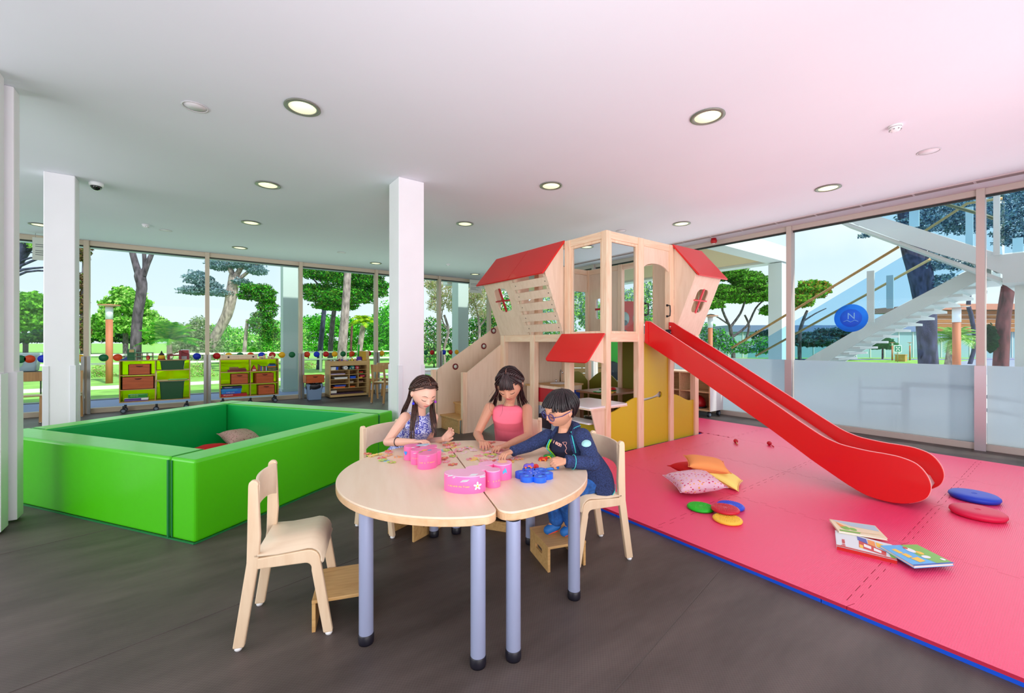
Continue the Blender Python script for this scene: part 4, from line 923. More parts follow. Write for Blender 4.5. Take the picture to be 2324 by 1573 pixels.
def toy_animal(x, y, m1, m2, label, z=ZT, s=1, rz=0):
    p = grd(x, y, z); t = thing('toy_animal', label, 'toy', (p.x, p.y, z), rz)
    MB().prism([(-.032 * s, .0), (-.026 * s, .016 * s), (-.01 * s, .022 * s), (.012 * s, .02 * s), (.03 * s, .026 * s), (.034 * s, .01 * s), (.024 * s, 0)], (0, .01 * s, 0.004), (1, 0, 0), (0, 0, 1), .02 * s).build('body', m1, t, bevel=.003)
    MB().cyl((-.018 * s, -.012 * s, .005), (-.018 * s, .013 * s, .005), .006 * s).cyl((.016 * s, -.012 * s, .005), (.016 * s, .013 * s, .005), .006 * s).build('wheel_pair', m2, t)
    MB().box(-.004 * s, .014 * s, -.0125 * s, -.0105 * s, .01 * s, .018 * s).build('painted_spot', m2, t); return t
toy_animal(1199, 1062, purple_p, orange_p, 'purple wooden toy vehicle standing on the blue flower board', ZT + .031, 1.0, R(-30))
toy_animal(1232, 1046, mat('toy_red2', (222, 30, 30), .4), cor, 'red wooden toy crocodile on the table near the boy\'s hand', rz=R(-35))
toy_animal(1243, 1040, green_p, cy, 'green wooden toy crocodile behind the red one', rz=R(-30))
toy_animal(1256, 1028, mat('toy_orange2', (246, 130, 60), .4), cbl, 'orange wooden toy fish at the boy\'s chest', rz=R(-60), s=1.1)
toy_animal(1274, 1033, yellow_p, cor, 'small yellow wooden toy half hidden by the boy\'s sleeve', rz=R(-10), s=.8)
toy_animal(1232, 1012, MATS['toy_red2'], cor, 'small red wooden toy at the table edge by the boy', rz=R(-10), s=.8)
for x, y, m, lb, r in ((1202, 1068, mat('bead_green', (20, 180, 50), .25, coat=.5), 'green round bead behind the blue flower board', .017), (1220, 1069, mat('bead_red', (226, 22, 28), .25, coat=.5), 'red round bead on the fishing string', .018)):
    p = grd(x, y + 2, ZT); o = MB().lathe([(.003, -r)] + [(r * math.cos(R(a)), r * math.sin(R(a))) for a in range(-80, 81, 10)] + [(.003, r)], n=20).build('bead', m); o.location = (p.x + .02, p.y + .04, ZT + r + (.0)); tag(o, lb, 'bead')
st = thing('fishing_rod_toy', 'toy fishing rod with blue grip in the boy\'s left hand', 'toy', grd(1262, 1061, ZT))
o0 = grd(1262, 1061, ZT)
a_ = grd(1225, 1066, ZT + .01) - o0; b_p = grd(1240, 1064, ZT + .012) - o0; c_p = grd(1268, 1060, ZT + .016) - o0
for q_ in (a_, b_p, c_p): q_.z -= ZT if False else 0
a_.z, b_p.z, c_p.z = .006, .008, .012
MB().tube([a_, b_p], .0045, 8).build('stick', ply, st); MB().tube([b_p, c_p], .0085, 12).build('grip', mat('grip_blue', (40, 130, 235), .35), st)
MB().tube([a_, a_ + Vector((-.01, .03, .03)), a_ + Vector((-.03, .04, .045)), a_ + Vector((-.06, .03, .02)), a_ + Vector((-.07, .02, .002))], .0012, 6).build('string', mat('string_red', (170, 60, 50), .6), st)
# jigsaw pieces
rp_ = random.Random(11)
pal = {'pink': mat('piece_pink', (244, 160, 176), .4), 'red': mat('piece_red', (226, 104, 96), .4), 'yellow': mat('piece_yellow', (244, 210, 110), .4), 'green': mat('piece_green', (190, 214, 90), .4), 'blue': mat('piece_blue', (140, 204, 222), .4), 'pale': mat('piece_pale', (240, 206, 212), .4), 'orange': mat('piece_orange', (246, 176, 120), .4)}
clusters = [((868, 1032, 46, 8), 'at the left edge of the table', 8, ['red', 'pink', 'yellow', 'orange', 'red']), ((882, 1046, 16, 4), 'left of the pink boxes', 3, ['blue', 'green', 'blue']),
            ((1034, 1012, 30, 8), 'on the table seam by the raised hand', 11, ['red', 'pink', 'yellow', 'red', 'pale']), ((1022, 1030, 26, 9), 'between the pink box and the seam', 10, ['pink', 'blue', 'green', 'pale', 'pink']),
            ((1012, 1048, 16, 8), 'right of the lobed pink box', 5, ['pink', 'blue', 'red']), ((1075, 1022, 26, 8), 'in the middle of the table', 6, ['yellow', 'pale', 'green', 'pink']),
            ((1105, 1010, 16, 6), 'under the right hand of the girl in pink', 6, ['red', 'red', 'pink']), ((1120, 1028, 24, 8), 'under the left hand of the girl in pink', 9, ['red', 'pink', 'pink', 'pale']),
            ((1092, 1040, 34, 7), 'in front of the girl in pink', 10, ['pink', 'yellow', 'green', 'pink', 'red']), ((1150, 1046, 32, 7), 'under the boy\'s right hand', 12, ['pink', 'red', 'yellow', 'orange', 'pale'])]
protos = []
for k in range(5):
    pts = []
    for i in range(4):
        a0 = R(90 * i + 45); p0 = Vector((math.cos(a0), math.sin(a0))) * .021; a1 = R(90 * i + 135); p1 = Vector((math.cos(a1), math.sin(a1))) * .021
        d = p1 - p0; nn = Vector((d.y, -d.x)).normalized(); s = (1, -1, 1, -1, 1, 1, -1)[(i + k) % 7]
        pts += [tuple(p0), tuple(p0 + d * .38)] + [tuple(p0 + d * .5 + nn * s * .006 + (d.normalized() * math.cos(R(b)) * -.0048 + nn * s * math.sin(R(b)) * .0048)) for b in (-40, 30, 90, 150, 220)] + [tuple(p0 + d * .62)]
    me = MB().prism(pts, (0, 0, 0), (1, 0, 0), (0, 1, 0), .0022).mesh('puzzle_piece', pal['pink']); protos.append(me)
for (x, y, dx, dy), where, n, cols in clusters:
    for i in range(n):
        c = rp_.choice(cols); p = grd(x + rp_.uniform(-dx, dx), y + rp_.uniform(-dy, dy), ZT)
        me = protos[rp_.randrange(5)].copy(); me.materials.clear(); me.materials.append(pal[c])
        o = bpy.data.objects.new('puzzle_piece', me); col.objects.link(o); o.location = (p.x, p.y, ZT + .0003 + .0026 * (i % 3) + .00007 * i); o.rotation_euler = (0, 0, rp_.uniform(0, 6)); o.scale = (1.45, 1.45, 1)
        # a second printed colour on the piece
        c2 = rp_.choice([q for q in pal if q != c]); m = MB().prism([(rp_.uniform(.004, .012) * math.cos(a) + .003, rp_.uniform(.003, .009) * math.sin(a)) for a in (0, 1.1, 2.2, 3.3, 4.4, 5.5)], (0, 0, .0023), (1, 0, 0), (0, 1, 0), .0002)
        m.build('print', pal[c2], o, fix=False)
        tag(o, '%s jigsaw piece with %s print %s' % (c, c2, where), 'puzzle piece', 'loose jigsaw pieces on the table')
# ================================================================ shelf units at the back glass
def acryl(name, c):
    m = bpy.data.materials.new(name); m.use_nodes = True; t = m.node_tree; t.nodes.clear()
    o = t.nodes.new('ShaderNodeOutputMaterial'); a = t.nodes.new('ShaderNodeBsdfTranslucent'); d = t.nodes.new('ShaderNodeBsdfDiffuse'); g = t.nodes.new('ShaderNodeBsdfTransparent')
    for q in (a, d, g): q.inputs[0].default_value = srgb(*c)
    m1 = t.nodes.new('ShaderNodeMixShader'); m1.inputs[0].default_value = .5; m2 = t.nodes.new('ShaderNodeMixShader'); m2.inputs[0].default_value = .45
    t.links.new(a.outputs[0], m1.inputs[1]); t.links.new(d.outputs[0], m1.inputs[2]); t.links.new(m1.outputs[0], m2.inputs[1]); t.links.new(g.outputs[0], m2.inputs[2]); t.links.new(m2.outputs[0], o.inputs[0]); return m
limeac = acryl('lime_acrylic', (226, 246, 14)); edgew = wood('shelf_edge', (206, 160, 100), (186, 138, 82), 3, 'X')
wheel_m = mat('wheel_grey', (110, 124, 140), .4)
def caster(mb_parent, x, y):
    f = MB(); f.box(x - .012, x + .03, y - .022, y + .022, .075, .15); f.build('caster_fork', black_p, mb_parent, bevel=.004)
    w_ = MB(); w_.cyl((x, y - .022, .05), (x, y + .022, .05), .05, n=20).build('caster_wheel', mat('tyre', (36, 40, 52), .5), mb_parent)
    MB().cyl((x, y - .026, .05), (x, y + .026, .05), .03, n=16).build('caster_hub', wheel_m, mb_parent)
def rolling_shelf(loc, w_, z0, z1, label, left, right, xm, d=.36):
    t = thing('rolling_shelf', label, 'shelf', loc); th = .016
    MB().box(0, w_, 0, d, z0, z0 + th).build('bottom_board', edgew, t); MB().box(0, w_, 0, d, z1 - th, z1).build('top_board', edgew, t)
    for x in (0, w_ - th, xm - th / 2): MB().box(x, x + th, 0, d, z0 + th, z1 - th).build('upright', edgew, t)
    for z in left: MB().box(th, xm - th / 2, .0, d, z - th, z).build('shelf_board', edgew, t)
    for z in right: MB().box(xm + th / 2, w_ - th, .0, d, z - th, z).build('shelf_board', edgew, t)
    MB().box(th, w_ - th, d - .006, d, z0 + th, z1 - th).build('back_panel', limeac, t)
    for x in (.012, w_ - .018): MB().box(x + .005, x + .009, .01, d - .01, z0 + th, z1 - th).build('side_lining', limeac, t)
    for x, y in ((.06, .05), (w_ / 2, .05), (w_ - .07, .05), (.06, d - .06), (w_ - .07, d - .06)): caster(t, x, y)
    return t
S1 = (-1.32, 11.98, 0); S2 = (.41, 11.98, 0)
rolling_shelf(S1, 1.18, .222, 1.108, 'lime backed rolling shelf at left, green bins in its right half', (.80, .495), (.885, .655), .58)
rolling_shelf(S2, 1.21, .19, 1.088, 'lime backed rolling shelf left of the outdoor column', (.79, .495), (.79, .495), .61)
terr = wood('crate_brown', (198, 92, 38), (176, 76, 28), 3, 'X', .5)
def crate(x0, x1, y0, y1, z0, z1, m, label, name='wooden_crate', cat_='crate', handle=True, taper=0, rz=0):
    t = thing(name, label, cat_, ((x0 + x1) / 2, (y0 + y1) / 2, z0), rz); w_, d, h = (x1 - x0) / 2, (y1 - y0) / 2, z1 - z0; th = .012; k = 1 - taper
    for nm, a in (('front_board', -1), ('rear_board', 1)):
        y = a * d
        MB().add([(-w_ * k, y * k, 0), (w_ * k, y * k, 0), (w_, y, h), (-w_, y, h), (-w_ * k, y * k - a * th, 0), (w_ * k, y * k - a * th, 0), (w_, y - a * th, h), (-w_, y - a * th, h)], [(0, 1, 2, 3), (7, 6, 5, 4), (0, 4, 5, 1), (1, 5, 6, 2), (2, 6, 7, 3), (3, 7, 4, 0)]).build(nm, m, t)
    for a in (-1, 1):
        x = a * w_
        MB().add([(x * k, -d * k, 0), (x * k, d * k, 0), (x, d, h), (x, -d, h), (x * k - a * th, -d * k, 0), (x * k - a * th, d * k, 0), (x - a * th, d, h), (x - a * th, -d, h)], [(0, 1, 2, 3), (7, 6, 5, 4), (0, 4, 5, 1), (1, 5, 6, 2), (2, 6, 7, 3), (3, 7, 4, 0)]).build('side_board', m, t)
    MB().box(-w_ * k, w_ * k, -d * k, d * k, 0, .01).build('base_board', m, t)
    if handle: MB().prism(circ(0, h - .03, .06, 14, 180, 360, ry=.028) , (0, -d - .0015, 0), (1, 0, 0), (0, 0, 1), .002).build('handle_cutout', mat('cutout_dark', (96, 30, 14), .7), t)  # dark plate on the front board, painted shade of the hand hole
    else: MB().box(-w_ - .012, w_ + .012, -d - .012, d + .012, h - .012, h + .004).build('rim', m, t, bevel=.003)
    return t
dg = mat('bin_green', (8, 78, 36), .4)
crate(-1.18, -.82, 12.0, 12.28, .80, 1.02, terr, 'brown crate on the upper left shelf of the left rolling unit')
crate(-1.28, -.76, 11.99, 12.28, .495, .755, terr, 'wide brown crate on the middle shelf of the left rolling unit')
crate(-.66, -.24, 12.0, 12.28, .885, 1.085, dg, 'shallow dark green plastic bin at the top of the left rolling unit', 'plastic_bin', 'bin', False, .1)
crate(-.67, -.25, 12.0, 12.28, .24, .62, dg, 'deep dark green plastic bin at the bottom of the left rolling unit', 'plastic_bin', 'bin', False, .1)
def flat_box(x0, x1, y0, y1, z0, z1, m, label, band=None, txt=None, name='game_box', m2=None, tsize=.04, rz=0):
    t = thing(name, label, 'box', ((x0 + x1) / 2, (y0 + y1) / 2, z0), rz); w_, d, h = (x1 - x0) / 2, (y1 - y0) / 2, z1 - z0
    MB().box(-w_ + .004, w_ - .004, -d + .004, d - .004, 0, h * .5).build('box_base', m2 or m, t); MB().box(-w_, w_, -d, d, h * .25, h).build('lid', m, t, bevel=.002)
    if band: MB().box(-w_ * band[1], w_ * band[2], -d - .0012, -d - .0004, h * .32, h * .92).build('front_print', band[0], t)
    if txt: text('lettering', txt[0], tsize, txt[1], t, (-w_ * .8 if len(txt) < 3 else txt[2], -d - .002, h * .38), (R(90), 0, 0))
    return t
fb_g = mat('box_green', (24, 150, 44), .4); fb_p = mat('box_purple', (82, 26, 150), .4)
flat_box(-1.25, -.86, 12.05, 12.27, .24, .30, cw, 'purple and white game box on the bottom shelf of the left unit', (fb_p, 1, .4), None, m2=fb_p)
t = flat_box(-1.19, -.88, 12.08, 12.26, .302, .375, fb_g, 'green game box with three rings on top of the purple one'); 
for k in range(3): MB().lathe([(.012, 0), (.018, 0), (.018, .002), (.012, .002)], (-.1 + .045 * k, -.0925, .045), 14, axis=(0, -1, 0)).build('ring_print', mat('ring_print', (190, 230, 130), .5), t)
o = MB().box(-.17, .17, -.12, .12, 0, .012).build('green_tray', mat('lid_green', (60, 190, 60), .4), bevel=.004); o.location = (-.36, 12.15, .656); tag(o, 'flat green plastic tray on the middle right shelf of the left unit', 'tray')
crate(.62, .98, 12.0, 12.28, .495, .735, terr, 'brown crate on the middle left shelf of the second rolling unit')
crate(1.11, 1.50, 12.0, 12.28, .495, .735, terr, 'brown crate turned slightly on the middle right shelf of the second unit', rz=R(8))
crate(1.17, 1.54, 12.0, 12.28, .208, .44, terr, 'brown crate on the bottom right shelf of the second rolling unit')
navy = mat('box_navy', (16, 30, 96), .4); sky_ = mat('box_skyblue', (30, 140, 214), .4); redb = mat('box_red', (190, 18, 34), .4)
flat_box(.43, .95, 12.0, 12.26, .208, .272, redb, 'red game box at the bottom of the stack in the second unit', None, ('MI JOGOS', cw), tsize=.042)
flat_box(.44, .83, 12.0, 12.26, .274, .33, mat('box_blue', (30, 100, 210), .4), 'medium blue game box above the red one', (sky_, 1, -.6), ('SUPER QUIZ', cw, -.1), tsize=.03)
flat_box(.43, .84, 12.0, 12.26, .332, .392, sky_, 'sky blue game box, third in the stack of the second unit', (mat('box_blue', (30, 100, 210), .4), -.6, .95))
flat_box(.46, .85, 12.0, 12.27, .394, .445, navy, 'dark navy game box on top of the stack in the second unit', None, ('TOMANDO', cw), tsize=.03)
def paperback(x0, x1, z0, z1, m, label, y0=12.0, y1=12.2):
    t = thing('storybook', label, 'book', (x0, y0, z0)); w_, h = x1 - x0, z1 - z0
    MB().box(0, w_, 0, y1 - y0, 0, .004).box(0, w_, 0, y1 - y0, h - .004, h).box(0, .0001 + w_, 0, .004, 0, h).build('cover', m, t); MB().box(.004, w_ - .004, .004, y1 - y0 - .004, .004, h - .004).build('pages', paper_m, t); return t
wine = mat('book_wine', (132, 22, 40), .5); brn = mat('book_brown', (140, 84, 60), .5)
paperback(.56, .94, .79, .835, wine, 'dark red book at the bottom of the upper left stack')
paperback(.60, .93, .837, .868, brn, 'brown book on the dark red one, upper left shelf')
paperback(.60, .78, .87, .898, mat('book_tan', (168, 120, 70), .5), 'small tan book on top of the upper left stack')
t = thing('tent_box', 'red triangular box with small white label among the books', 'box', (1.10, 12.02, .79))
MB().prism([(-.07, 0), (.07, 0), (0, .15)], (0, .16, 0), (1, 0, 0), (0, 0, 1), .16).build('body', redb, t); MB().box(-.035, .035, -.003, -.001, .012, .04).build('label_patch', cw, t)
for i, (x0, x1, z1, c, n) in enumerate(((1.185, 1.205, .945, (120, 60, 40), 'brown'), (1.207, 1.232, .92, (150, 90, 50), 'tan'), (1.235, 1.262, .905, (60, 90, 200), 'blue'), (1.264, 1.285, .9, (230, 190, 60), 'yellow'), (1.287, 1.312, .905, (30, 120, 60), 'green'), (1.314, 1.34, .9, (150, 40, 60), 'maroon'), (1.342, 1.366, .9, (160, 200, 230), 'pale blue'))):
    paperback(x0, x1, .79, z1, mat('bk%d' % i, c, .5), 'thin %s book upright on the upper right shelf of the second unit' % n)
flat_box(1.375, 1.59, 12.0, 12.2, .79, .862, mat('box_dkgreen', (8, 70, 40), .4), 'dark green box with yellow lettering on the upper right shelf', None, ('MAX E RITA', cy), tsize=.03)
paperback(1.385, 1.56, .864, .9, mat('book_orange', (224, 130, 50), .5), 'orange book lying on the dark green box')
paperback(1.40, 1.56, .902, .935, mat('book_blue', (30, 110, 190), .5), 'blue book on the orange one')
paperback(1.42, 1.55, .937, .96, mat('book_dark', (40, 70, 90), .5), 'dark book on top of the upper right stack')
# toys on top of the left unit
gt = thing('toy_garage', 'wooden toy garage with green floors on the left rolling unit', 'toy', (-1.08, 12.14, 1.108))
gw = mat('garage_wood', (150, 124, 92), .6); gg = mat('garage_green', (10, 104, 52), .5)
for z in (.07, .15): MB().box(-.12, .3, -.13, .13, z, z + .012).build('floor_deck', gg, gt)
MB().box(-.12, .0, -.1, .1, 0, .24).build('tower', gg, gt); MB().box(-.09, -.01, -.105, -.1, .17, .23).build('tower_window', mat('garage_tan', (200, 170, 110), .5), gt)
for x in (.02, .1, .19, .28):
    for y in (-.12, .11): MB().box(x, x + .012, y, y + .012, 0, .15).build('pillar', gw, gt)
MB().prism([(-.26, 0), (-.12, 0), (-.12, .08)], (0, .05, 0), (1, 0, 0), (0, 0, 1), .1).build('ramp', mat('ramp_blue', (30, 70, 150), .5), gt)
t = thing('toy_animal', 'small red and orange toy in front of the toy garage', 'toy', (-.86, 12.02, 1.108)); MB().ell((0, 0, .05), .035, .03, .05).build('body', redb, t); MB().ell((.0, -.015, .03), .02, .02, .03).build('belly', orange_p, t)
t = thing('toy_bell_tower', 'yellow and black bell shaped toy in the middle of the left unit', 'toy', (-.64, 12.06, 1.108))
MB().lathe([(.07, 0), (.07, .02), (0, .02)], n=20).build('base', wine, t); MB().lathe([(.06, .02), (.062, .07), (.05, .1), (.0, .1)], n=20).build('body', mat('toy_yel', (236, 180, 30), .4), t); MB().lathe([(.05, .1), (.045, .125), (.02, .15), (.008, .19), (0, .2)], n=20).build('roof', mat('toy_blk', (40, 30, 30), .5), t)
t = thing('toy_bridge', 'dark red wooden toy bridge with two towers on the left unit', 'toy', (-.42, 12.08, 1.108))
for x in (-.12, .08, .22): MB().box(x, x + .045, -.05, .05, 0, .11 if x < 0 else .2 if x < .2 else .12).build('tower', wine, t)
MB().box(-.12, .26, -.03, .03, .08, .11).build('deck', wine, t); MB().tube([(-.1, 0, .11), (0, 0, .13), (.1, 0, .19), (.18, 0, .14), (.24, 0, .12)], .008).build('cable', wine, t)
t = thing('toy_wheel_set', 'green wire toy wheel behind the dark red bridge', 'toy', (-.5, 12.2, 1.108)); MB().tube([(.06 * math.cos(a), 0, .07 + .06 * math.sin(a)) for a in [k * math.pi / 10 for k in range(21)]], .005, 6).build('hoop', gg, t); MB().box(-.05, .05, -.02, .02, 0, .012).build('base', gg, t)
t = flat_box(-.31, -.15, 12.13, 12.2, 1.108, 1.33, mat('box_white', (210, 216, 222), .4), 'upright red and white picture box at the right end of the left unit', (mat('box_pic', (170, 26, 30), .4), .8, .8), name='picture_box')
# toys on the second unit
t = thing('wooden_train_box', 'long pale wooden box with two round dark holes on the second unit', 'toy', (.80, 12.1, 1.088))
MB().box(-.37, .37, -.08, .08, 0, .1).build('body', beech, t, bevel=.008)
for x in (-.22, .28): MB().cyl((x, -.083, .05), (x, -.08, .05), .02).build('round_hole', black_p, t)  # black discs stand in for the shade inside the holes
t = thing('bowling_pin', 'small white peg standing at the left end of the second unit', 'toy', (.50, 12.05, 1.188)); MB().lathe([(0, 0), (.018, 0), (.012, .03), (.02, .06), (0, .08)], n=14).build('body', white_p, t)
for k, (x, lb) in enumerate(((1.28, 'wooden toy truck on the second unit, left one'), (1.46, 'wooden toy truck on the second unit, right one'))):
    t = thing('toy_truck', lb, 'toy', (x, 12.08, 1.088)); MB().box(-.07, .07, -.03, .03, .025, .06).build('body', beech, t, bevel=.004); MB().box(.02, .06, -.028, .028, .06, .09).build('cab', ply, t, bevel=.004)
    for xx in (-.045, .045): MB().cyl((xx, -.036, .02), (xx, .036, .02), .02).build('wheel', ply, t)
# ---- craft shelf at the right of the back glass
t = thing('craft_shelf', 'tall pale wooden craft shelf with small compartments', 'shelf', (2.80, 11.88, 0), R(1)); W_, D_, H_ = 1.06, .5, .99
cw_ = wood('craft_wood', (214, 178, 120), (198, 160, 104), 3, 'X')
MB().box(0, .02, 0, D_, .03, H_).build('side', cw_, t); MB().box(W_ - .09, W_, 0, D_, .03, 1.0).build('side', cw_, t); MB().box(.02, W_ - .09, D_ - .01, D_, .04, H_).build('back_panel', wood('craft_back', (190, 150, 96), (172, 130, 80), 3, 'X'), t)
MB().box(0, W_, 0, D_, .03, .09).build('plinth', cw_, t); MB().box(.02, W_ - .09, 0, .02, .875, .985).build('top_rail', cw_, t); MB().box(.02, W_ - .09, 0, D_, .86, .875).build('tray_floor', cw_, t)
for z in (.735, .61, .49, .37, .25): MB().box(.02, W_ - .09, 0, D_ - .01, z, z + .012).build('shelf_board', cw_, t)
for x in (.50, .74): MB().box(x, x + .012, 0, D_ - .01, .26, .735).build('divider', cw_, t)
MB().box(W_ - .10, W_ - .015, .02, D_, 1.0, 1.24).build('corner_box', cw_, t); MB().box(W_ - .2, W_ - .10, .02, .3, .99, 1.24).build('book_end', mat('ochre', (206, 160, 40), .5), t)
def wp(x, y, z): return Vector((2.80 + x, 11.88 + y, z))
def roll(x, z, r, m, lb):
    t = thing('paper_roll', lb + ' paper roll on the top shelf of the craft shelf', 'paper roll', wp(x, .02, z)); MB().lathe([(r * .4, 0), (r, 0), (r, .4), (r * .4, .4)], (0, 0, r), 18, axis=(0, 1, 0)).build('paper', m, t)
    MB().lathe([(r * .35, -.001), (r * .42, -.001), (r * .42, .4), (r * .35, .4)], (0, 0, r), 14, axis=(0, 1, 0)).build('tube', paper_m, t)
roll(.42, .748, .05, cw, 'white'); roll(.60, .748, .05, mat('roll_teal', (40, 140, 130), .5), 'teal'); roll(.72, .748, .045, mat('roll_pink', (214, 60, 80), .5), 'pink')
roll(.53, .748, .03, mat('roll_dkteal', (20, 84, 90), .5), 'dark teal')
def bx(x0, x1, z0, z1, m, nm, lb, cat_='box', y0=.03, y1=.35):
    t = thing(nm, lb, cat_, wp(x0, y0, z0)); w_ = x1 - x0
    MB().box(0, w_, 0, y1 - y0, 0, (z1 - z0) * .82).build('body', m, t, bevel=.004); MB().box(-.003, w_ + .003, -.003, y1 - y0, (z1 - z0) * .7, z1 - z0).build('lid', m, t, bevel=.003)
bx(.03, .16, .748, .83, cw, 'carton', 'white carton at the left of the top shelf of the craft shelf'); bx(.17, .22, .748, .83, blue_p, 'carton', 'narrow blue carton beside the white carton')
bx(.03, .4, .623, .65, mat('paper_lilac', (206, 190, 226), .6), 'paper_stack', 'lilac paper stack on the second shelf, left', 'paper'); bx(.13, .46, .503, .55, cw, 'tray', 'white tray on the third shelf, left', 'tray')
bx(.77, .9, .623, .64, green_p, 'folder', 'green folder in the second right compartment', 'folder'); bx(.77, .88, .645, .68, mat('fold_red', (224, 60, 40), .5), 'pouch', 'red pouch on the green folder', 'pouch')
bx(.53, .68, .503, .565, blue_p, 'pouch', 'blue pouch in the middle compartment', 'pouch'); bx(.76, .86, .503, .53, yellow_p, 'pouch', 'yellow pouch in the third right compartment', 'pouch'); bx(.80, .92, .535, .575, mat('pch_pink', (224, 70, 100), .5), 'pouch', 'pink pouch above the yellow one', 'pouch'); bx(.52, .62, .383, .43, mat('pch_clear', (190, 170, 150), .4), 'pouch', 'clear beige pouch in the fourth middle compartment', 'pouch')
bx(.76, .88, .383, .43, mat('pch_brown', (150, 110, 90), .4), 'pouch', 'brownish pouch in the fourth right compartment', 'pouch'); bx(.1, .4, .263, .30, orange_p, 'pouch', 'orange pouch in the bottom left compartment', 'pouch'); bx(.14, .42, .303, .34, mat('pch_blue', (60, 90, 200), .5), 'pouch', 'blue pouch lying on the orange one', 'pouch')
bx(.52, .66, .263, .29, MATS['orange_plastic'], 'pouch', 'orange pouch in the bottom middle compartment', 'pouch')
bx(.03, .9, .092, .13, mat('poster_dark', (70, 44, 70), .4), 'poster_stack', 'stack of dark posters at the foot of the craft shelf', 'posters'); bx(.03, .18, .132, .2, paper_m, 'paper_stack', 'white papers on the dark posters', 'paper')
for i, (x, c, n, h) in enumerate(((.06, (40, 60, 140), 'blue', .05), (.14, (200, 220, 236), 'pale', .05), (.22, (60, 50, 60), 'dark', .08), (.27, (160, 60, 60), 'red', .1), (.33, (90, 60, 140), 'purple', .09), (.42, (230, 140, 150), 'pink', .06), (.47, (20, 40, 150), 'navy', .05), (.53, (180, 180, 60), 'olive', .07), (.60, (240, 210, 40), 'yellow', .11), (.68, (236, 170, 120), 'peach', .09))):
    p = wp(x, .1, .875); t = thing('craft_jar', '%s craft jar in the tray of the craft shelf' % n, 'jar', p); m = mat('jar_' + n, c, .4)
    MB().lathe([(0, 0), (.024, 0), (.026, h + .06), (.02, h + .07), (0, h + .07)], n=14).build('body', m, t); MB().lathe([(.02, h + .07), (.02, h + .085), (0, h + .085)], n=12).build('lid', white_p, t)
t = thing('paint_canister', 'purple canister with white label at the right of the tray', 'canister', wp(.80, .12, .875)); MB().lathe([(0, 0), (.075, 0), (.08, .1), (.075, .19), (.04, .22), (0, .22)], n=22).build('body', fb_p, t); MB().box(-.05, .03, -.082, -.076, .06, .12).build('label_patch', cw, t)
t = thing('cardboard_tube', 'bright green upright tube behind the ochre book end', 'tube', wp(.86, .42, .995)); MB().cyl((0, 0, 0), (.02, 0, .42), .025).build('tube', gd, t); MB().cyl((.02, 0, .42), (.0205, 0, .43), .026).build('end_cap', gd, t)
# ---- waste bin with orange crate on it
t = thing('waste_bin', 'grey translucent waste bin lined with a black bag', 'bin', (2.43, 11.95, 0), R(-4))
MB().prism([(-.15, 0), (.15, 0), (.19, .42), (-.19, .42)], (0, .15, 0), (1, 0, 0), (0, 0, 1), .3).build('body', mat('bin_clear', (120, 146, 180), .3), t, bevel=.02)
m = MB(); n = 28; rr = random.Random(3); vs = []
for k, (s, z) in enumerate(((1.02, .28), (1.1, .33), (1.06, .4), (1.0, .435), (.9, .4))):
    for i in range(n):
        a = 2 * math.pi * i / n; r_ = (abs(math.cos(a)) ** 4 + abs(math.sin(a) * 1.25) ** 4) ** -.25 * .185 * s * (1 + .04 * rr.uniform(-1, 1)); vs.append((r_ * math.cos(a), r_ * math.sin(a), z + .018 * rr.uniform(-1, 1)))
m.add(vs, [(k * n + i, k * n + (i + 1) % n, (k + 1) * n + (i + 1) % n, (k + 1) * n + i) for k in range(4) for i in range(n)], 0, True).build('bag', mat('bag_black', (18, 18, 24), .3), t)
crate(2.20, 2.64, 11.78, 12.1, .445, .64, wood('crate_orange', (206, 96, 36), (186, 80, 28), 3, 'X'), 'orange brown crate standing on the black lined waste bin', rz=R(3))
# ---- small chairs and tables by the back glass
oak = wood('chair_oak', (196, 150, 92), (178, 130, 78), 3, 'Z')
def small_chair(loc, rz, label, s=1.0, m=oak):
    t = thing('wooden_chair', label, 'chair', loc, rz, 'small brown chairs at the back glass'); t.scale = (s, s, s)
    for y in (-.18, .15):
        MB().bar((-.2, y, 0), (-.15, y, .45), .03, .035).bar((-.15, y, .44), (-.2, y, .84), .03, .035).build('back_leg', m, t); MB().bar((.2, y, 0), (.15, y, .44), .03, .035).build('front_leg', m, t); MB().box(-.15, .17, y - .012, y + .012, .39, .43).build('side_rail', m, t)
        for x in (-.2, .2): MB().cyl((x, y, 0), (x, y, .012), .016).build('glide', white_p, t)
    MB().box(-.16, .18, -.19, .17, .44, .455).build('seat', m, t, bevel=.006); MB().box(-.20, -.18, -.19, .17, .68, .84).build('backrest', m, t, bevel=.006); return t
small_chair((3.95, 11.4, 0), R(100), 'brown wooden chair seen from behind beside the craft shelf', 1.12)
small_chair((3.72, 10.45, 0), R(30), 'brown wooden chair turned sideways, half hidden by the white column', 1.12)
small_chair((-2.52, 11.75, 0), R(-88), 'brown wooden chair by the glass left of the near square column', 1.1)
small_chair((-2.05, 11.8, 0), R(-92), 'brown wooden chair by the glass just right of the square column', 1.1)
t = thing('side_table', 'low white topped table behind the girl in blue, left of the stairs', 'table', (4.55, 9.2, 0)); MB().box(-.6, .6, -.35, .35, .82, .86).build('tabletop', whitelam, t, bevel=.006)
for x in (-.55, .5):
    for y in (-.3, .25): MB().box(x, x + .05, y, y + .05, 0, .82).build('leg', oak, t)
t = thing('storage_box', 'grey plastic box with lid outside the far left glass', 'box', (-2.9, 13.05, .89)); cl = mat('box_clear', (176, 188, 206), .3)
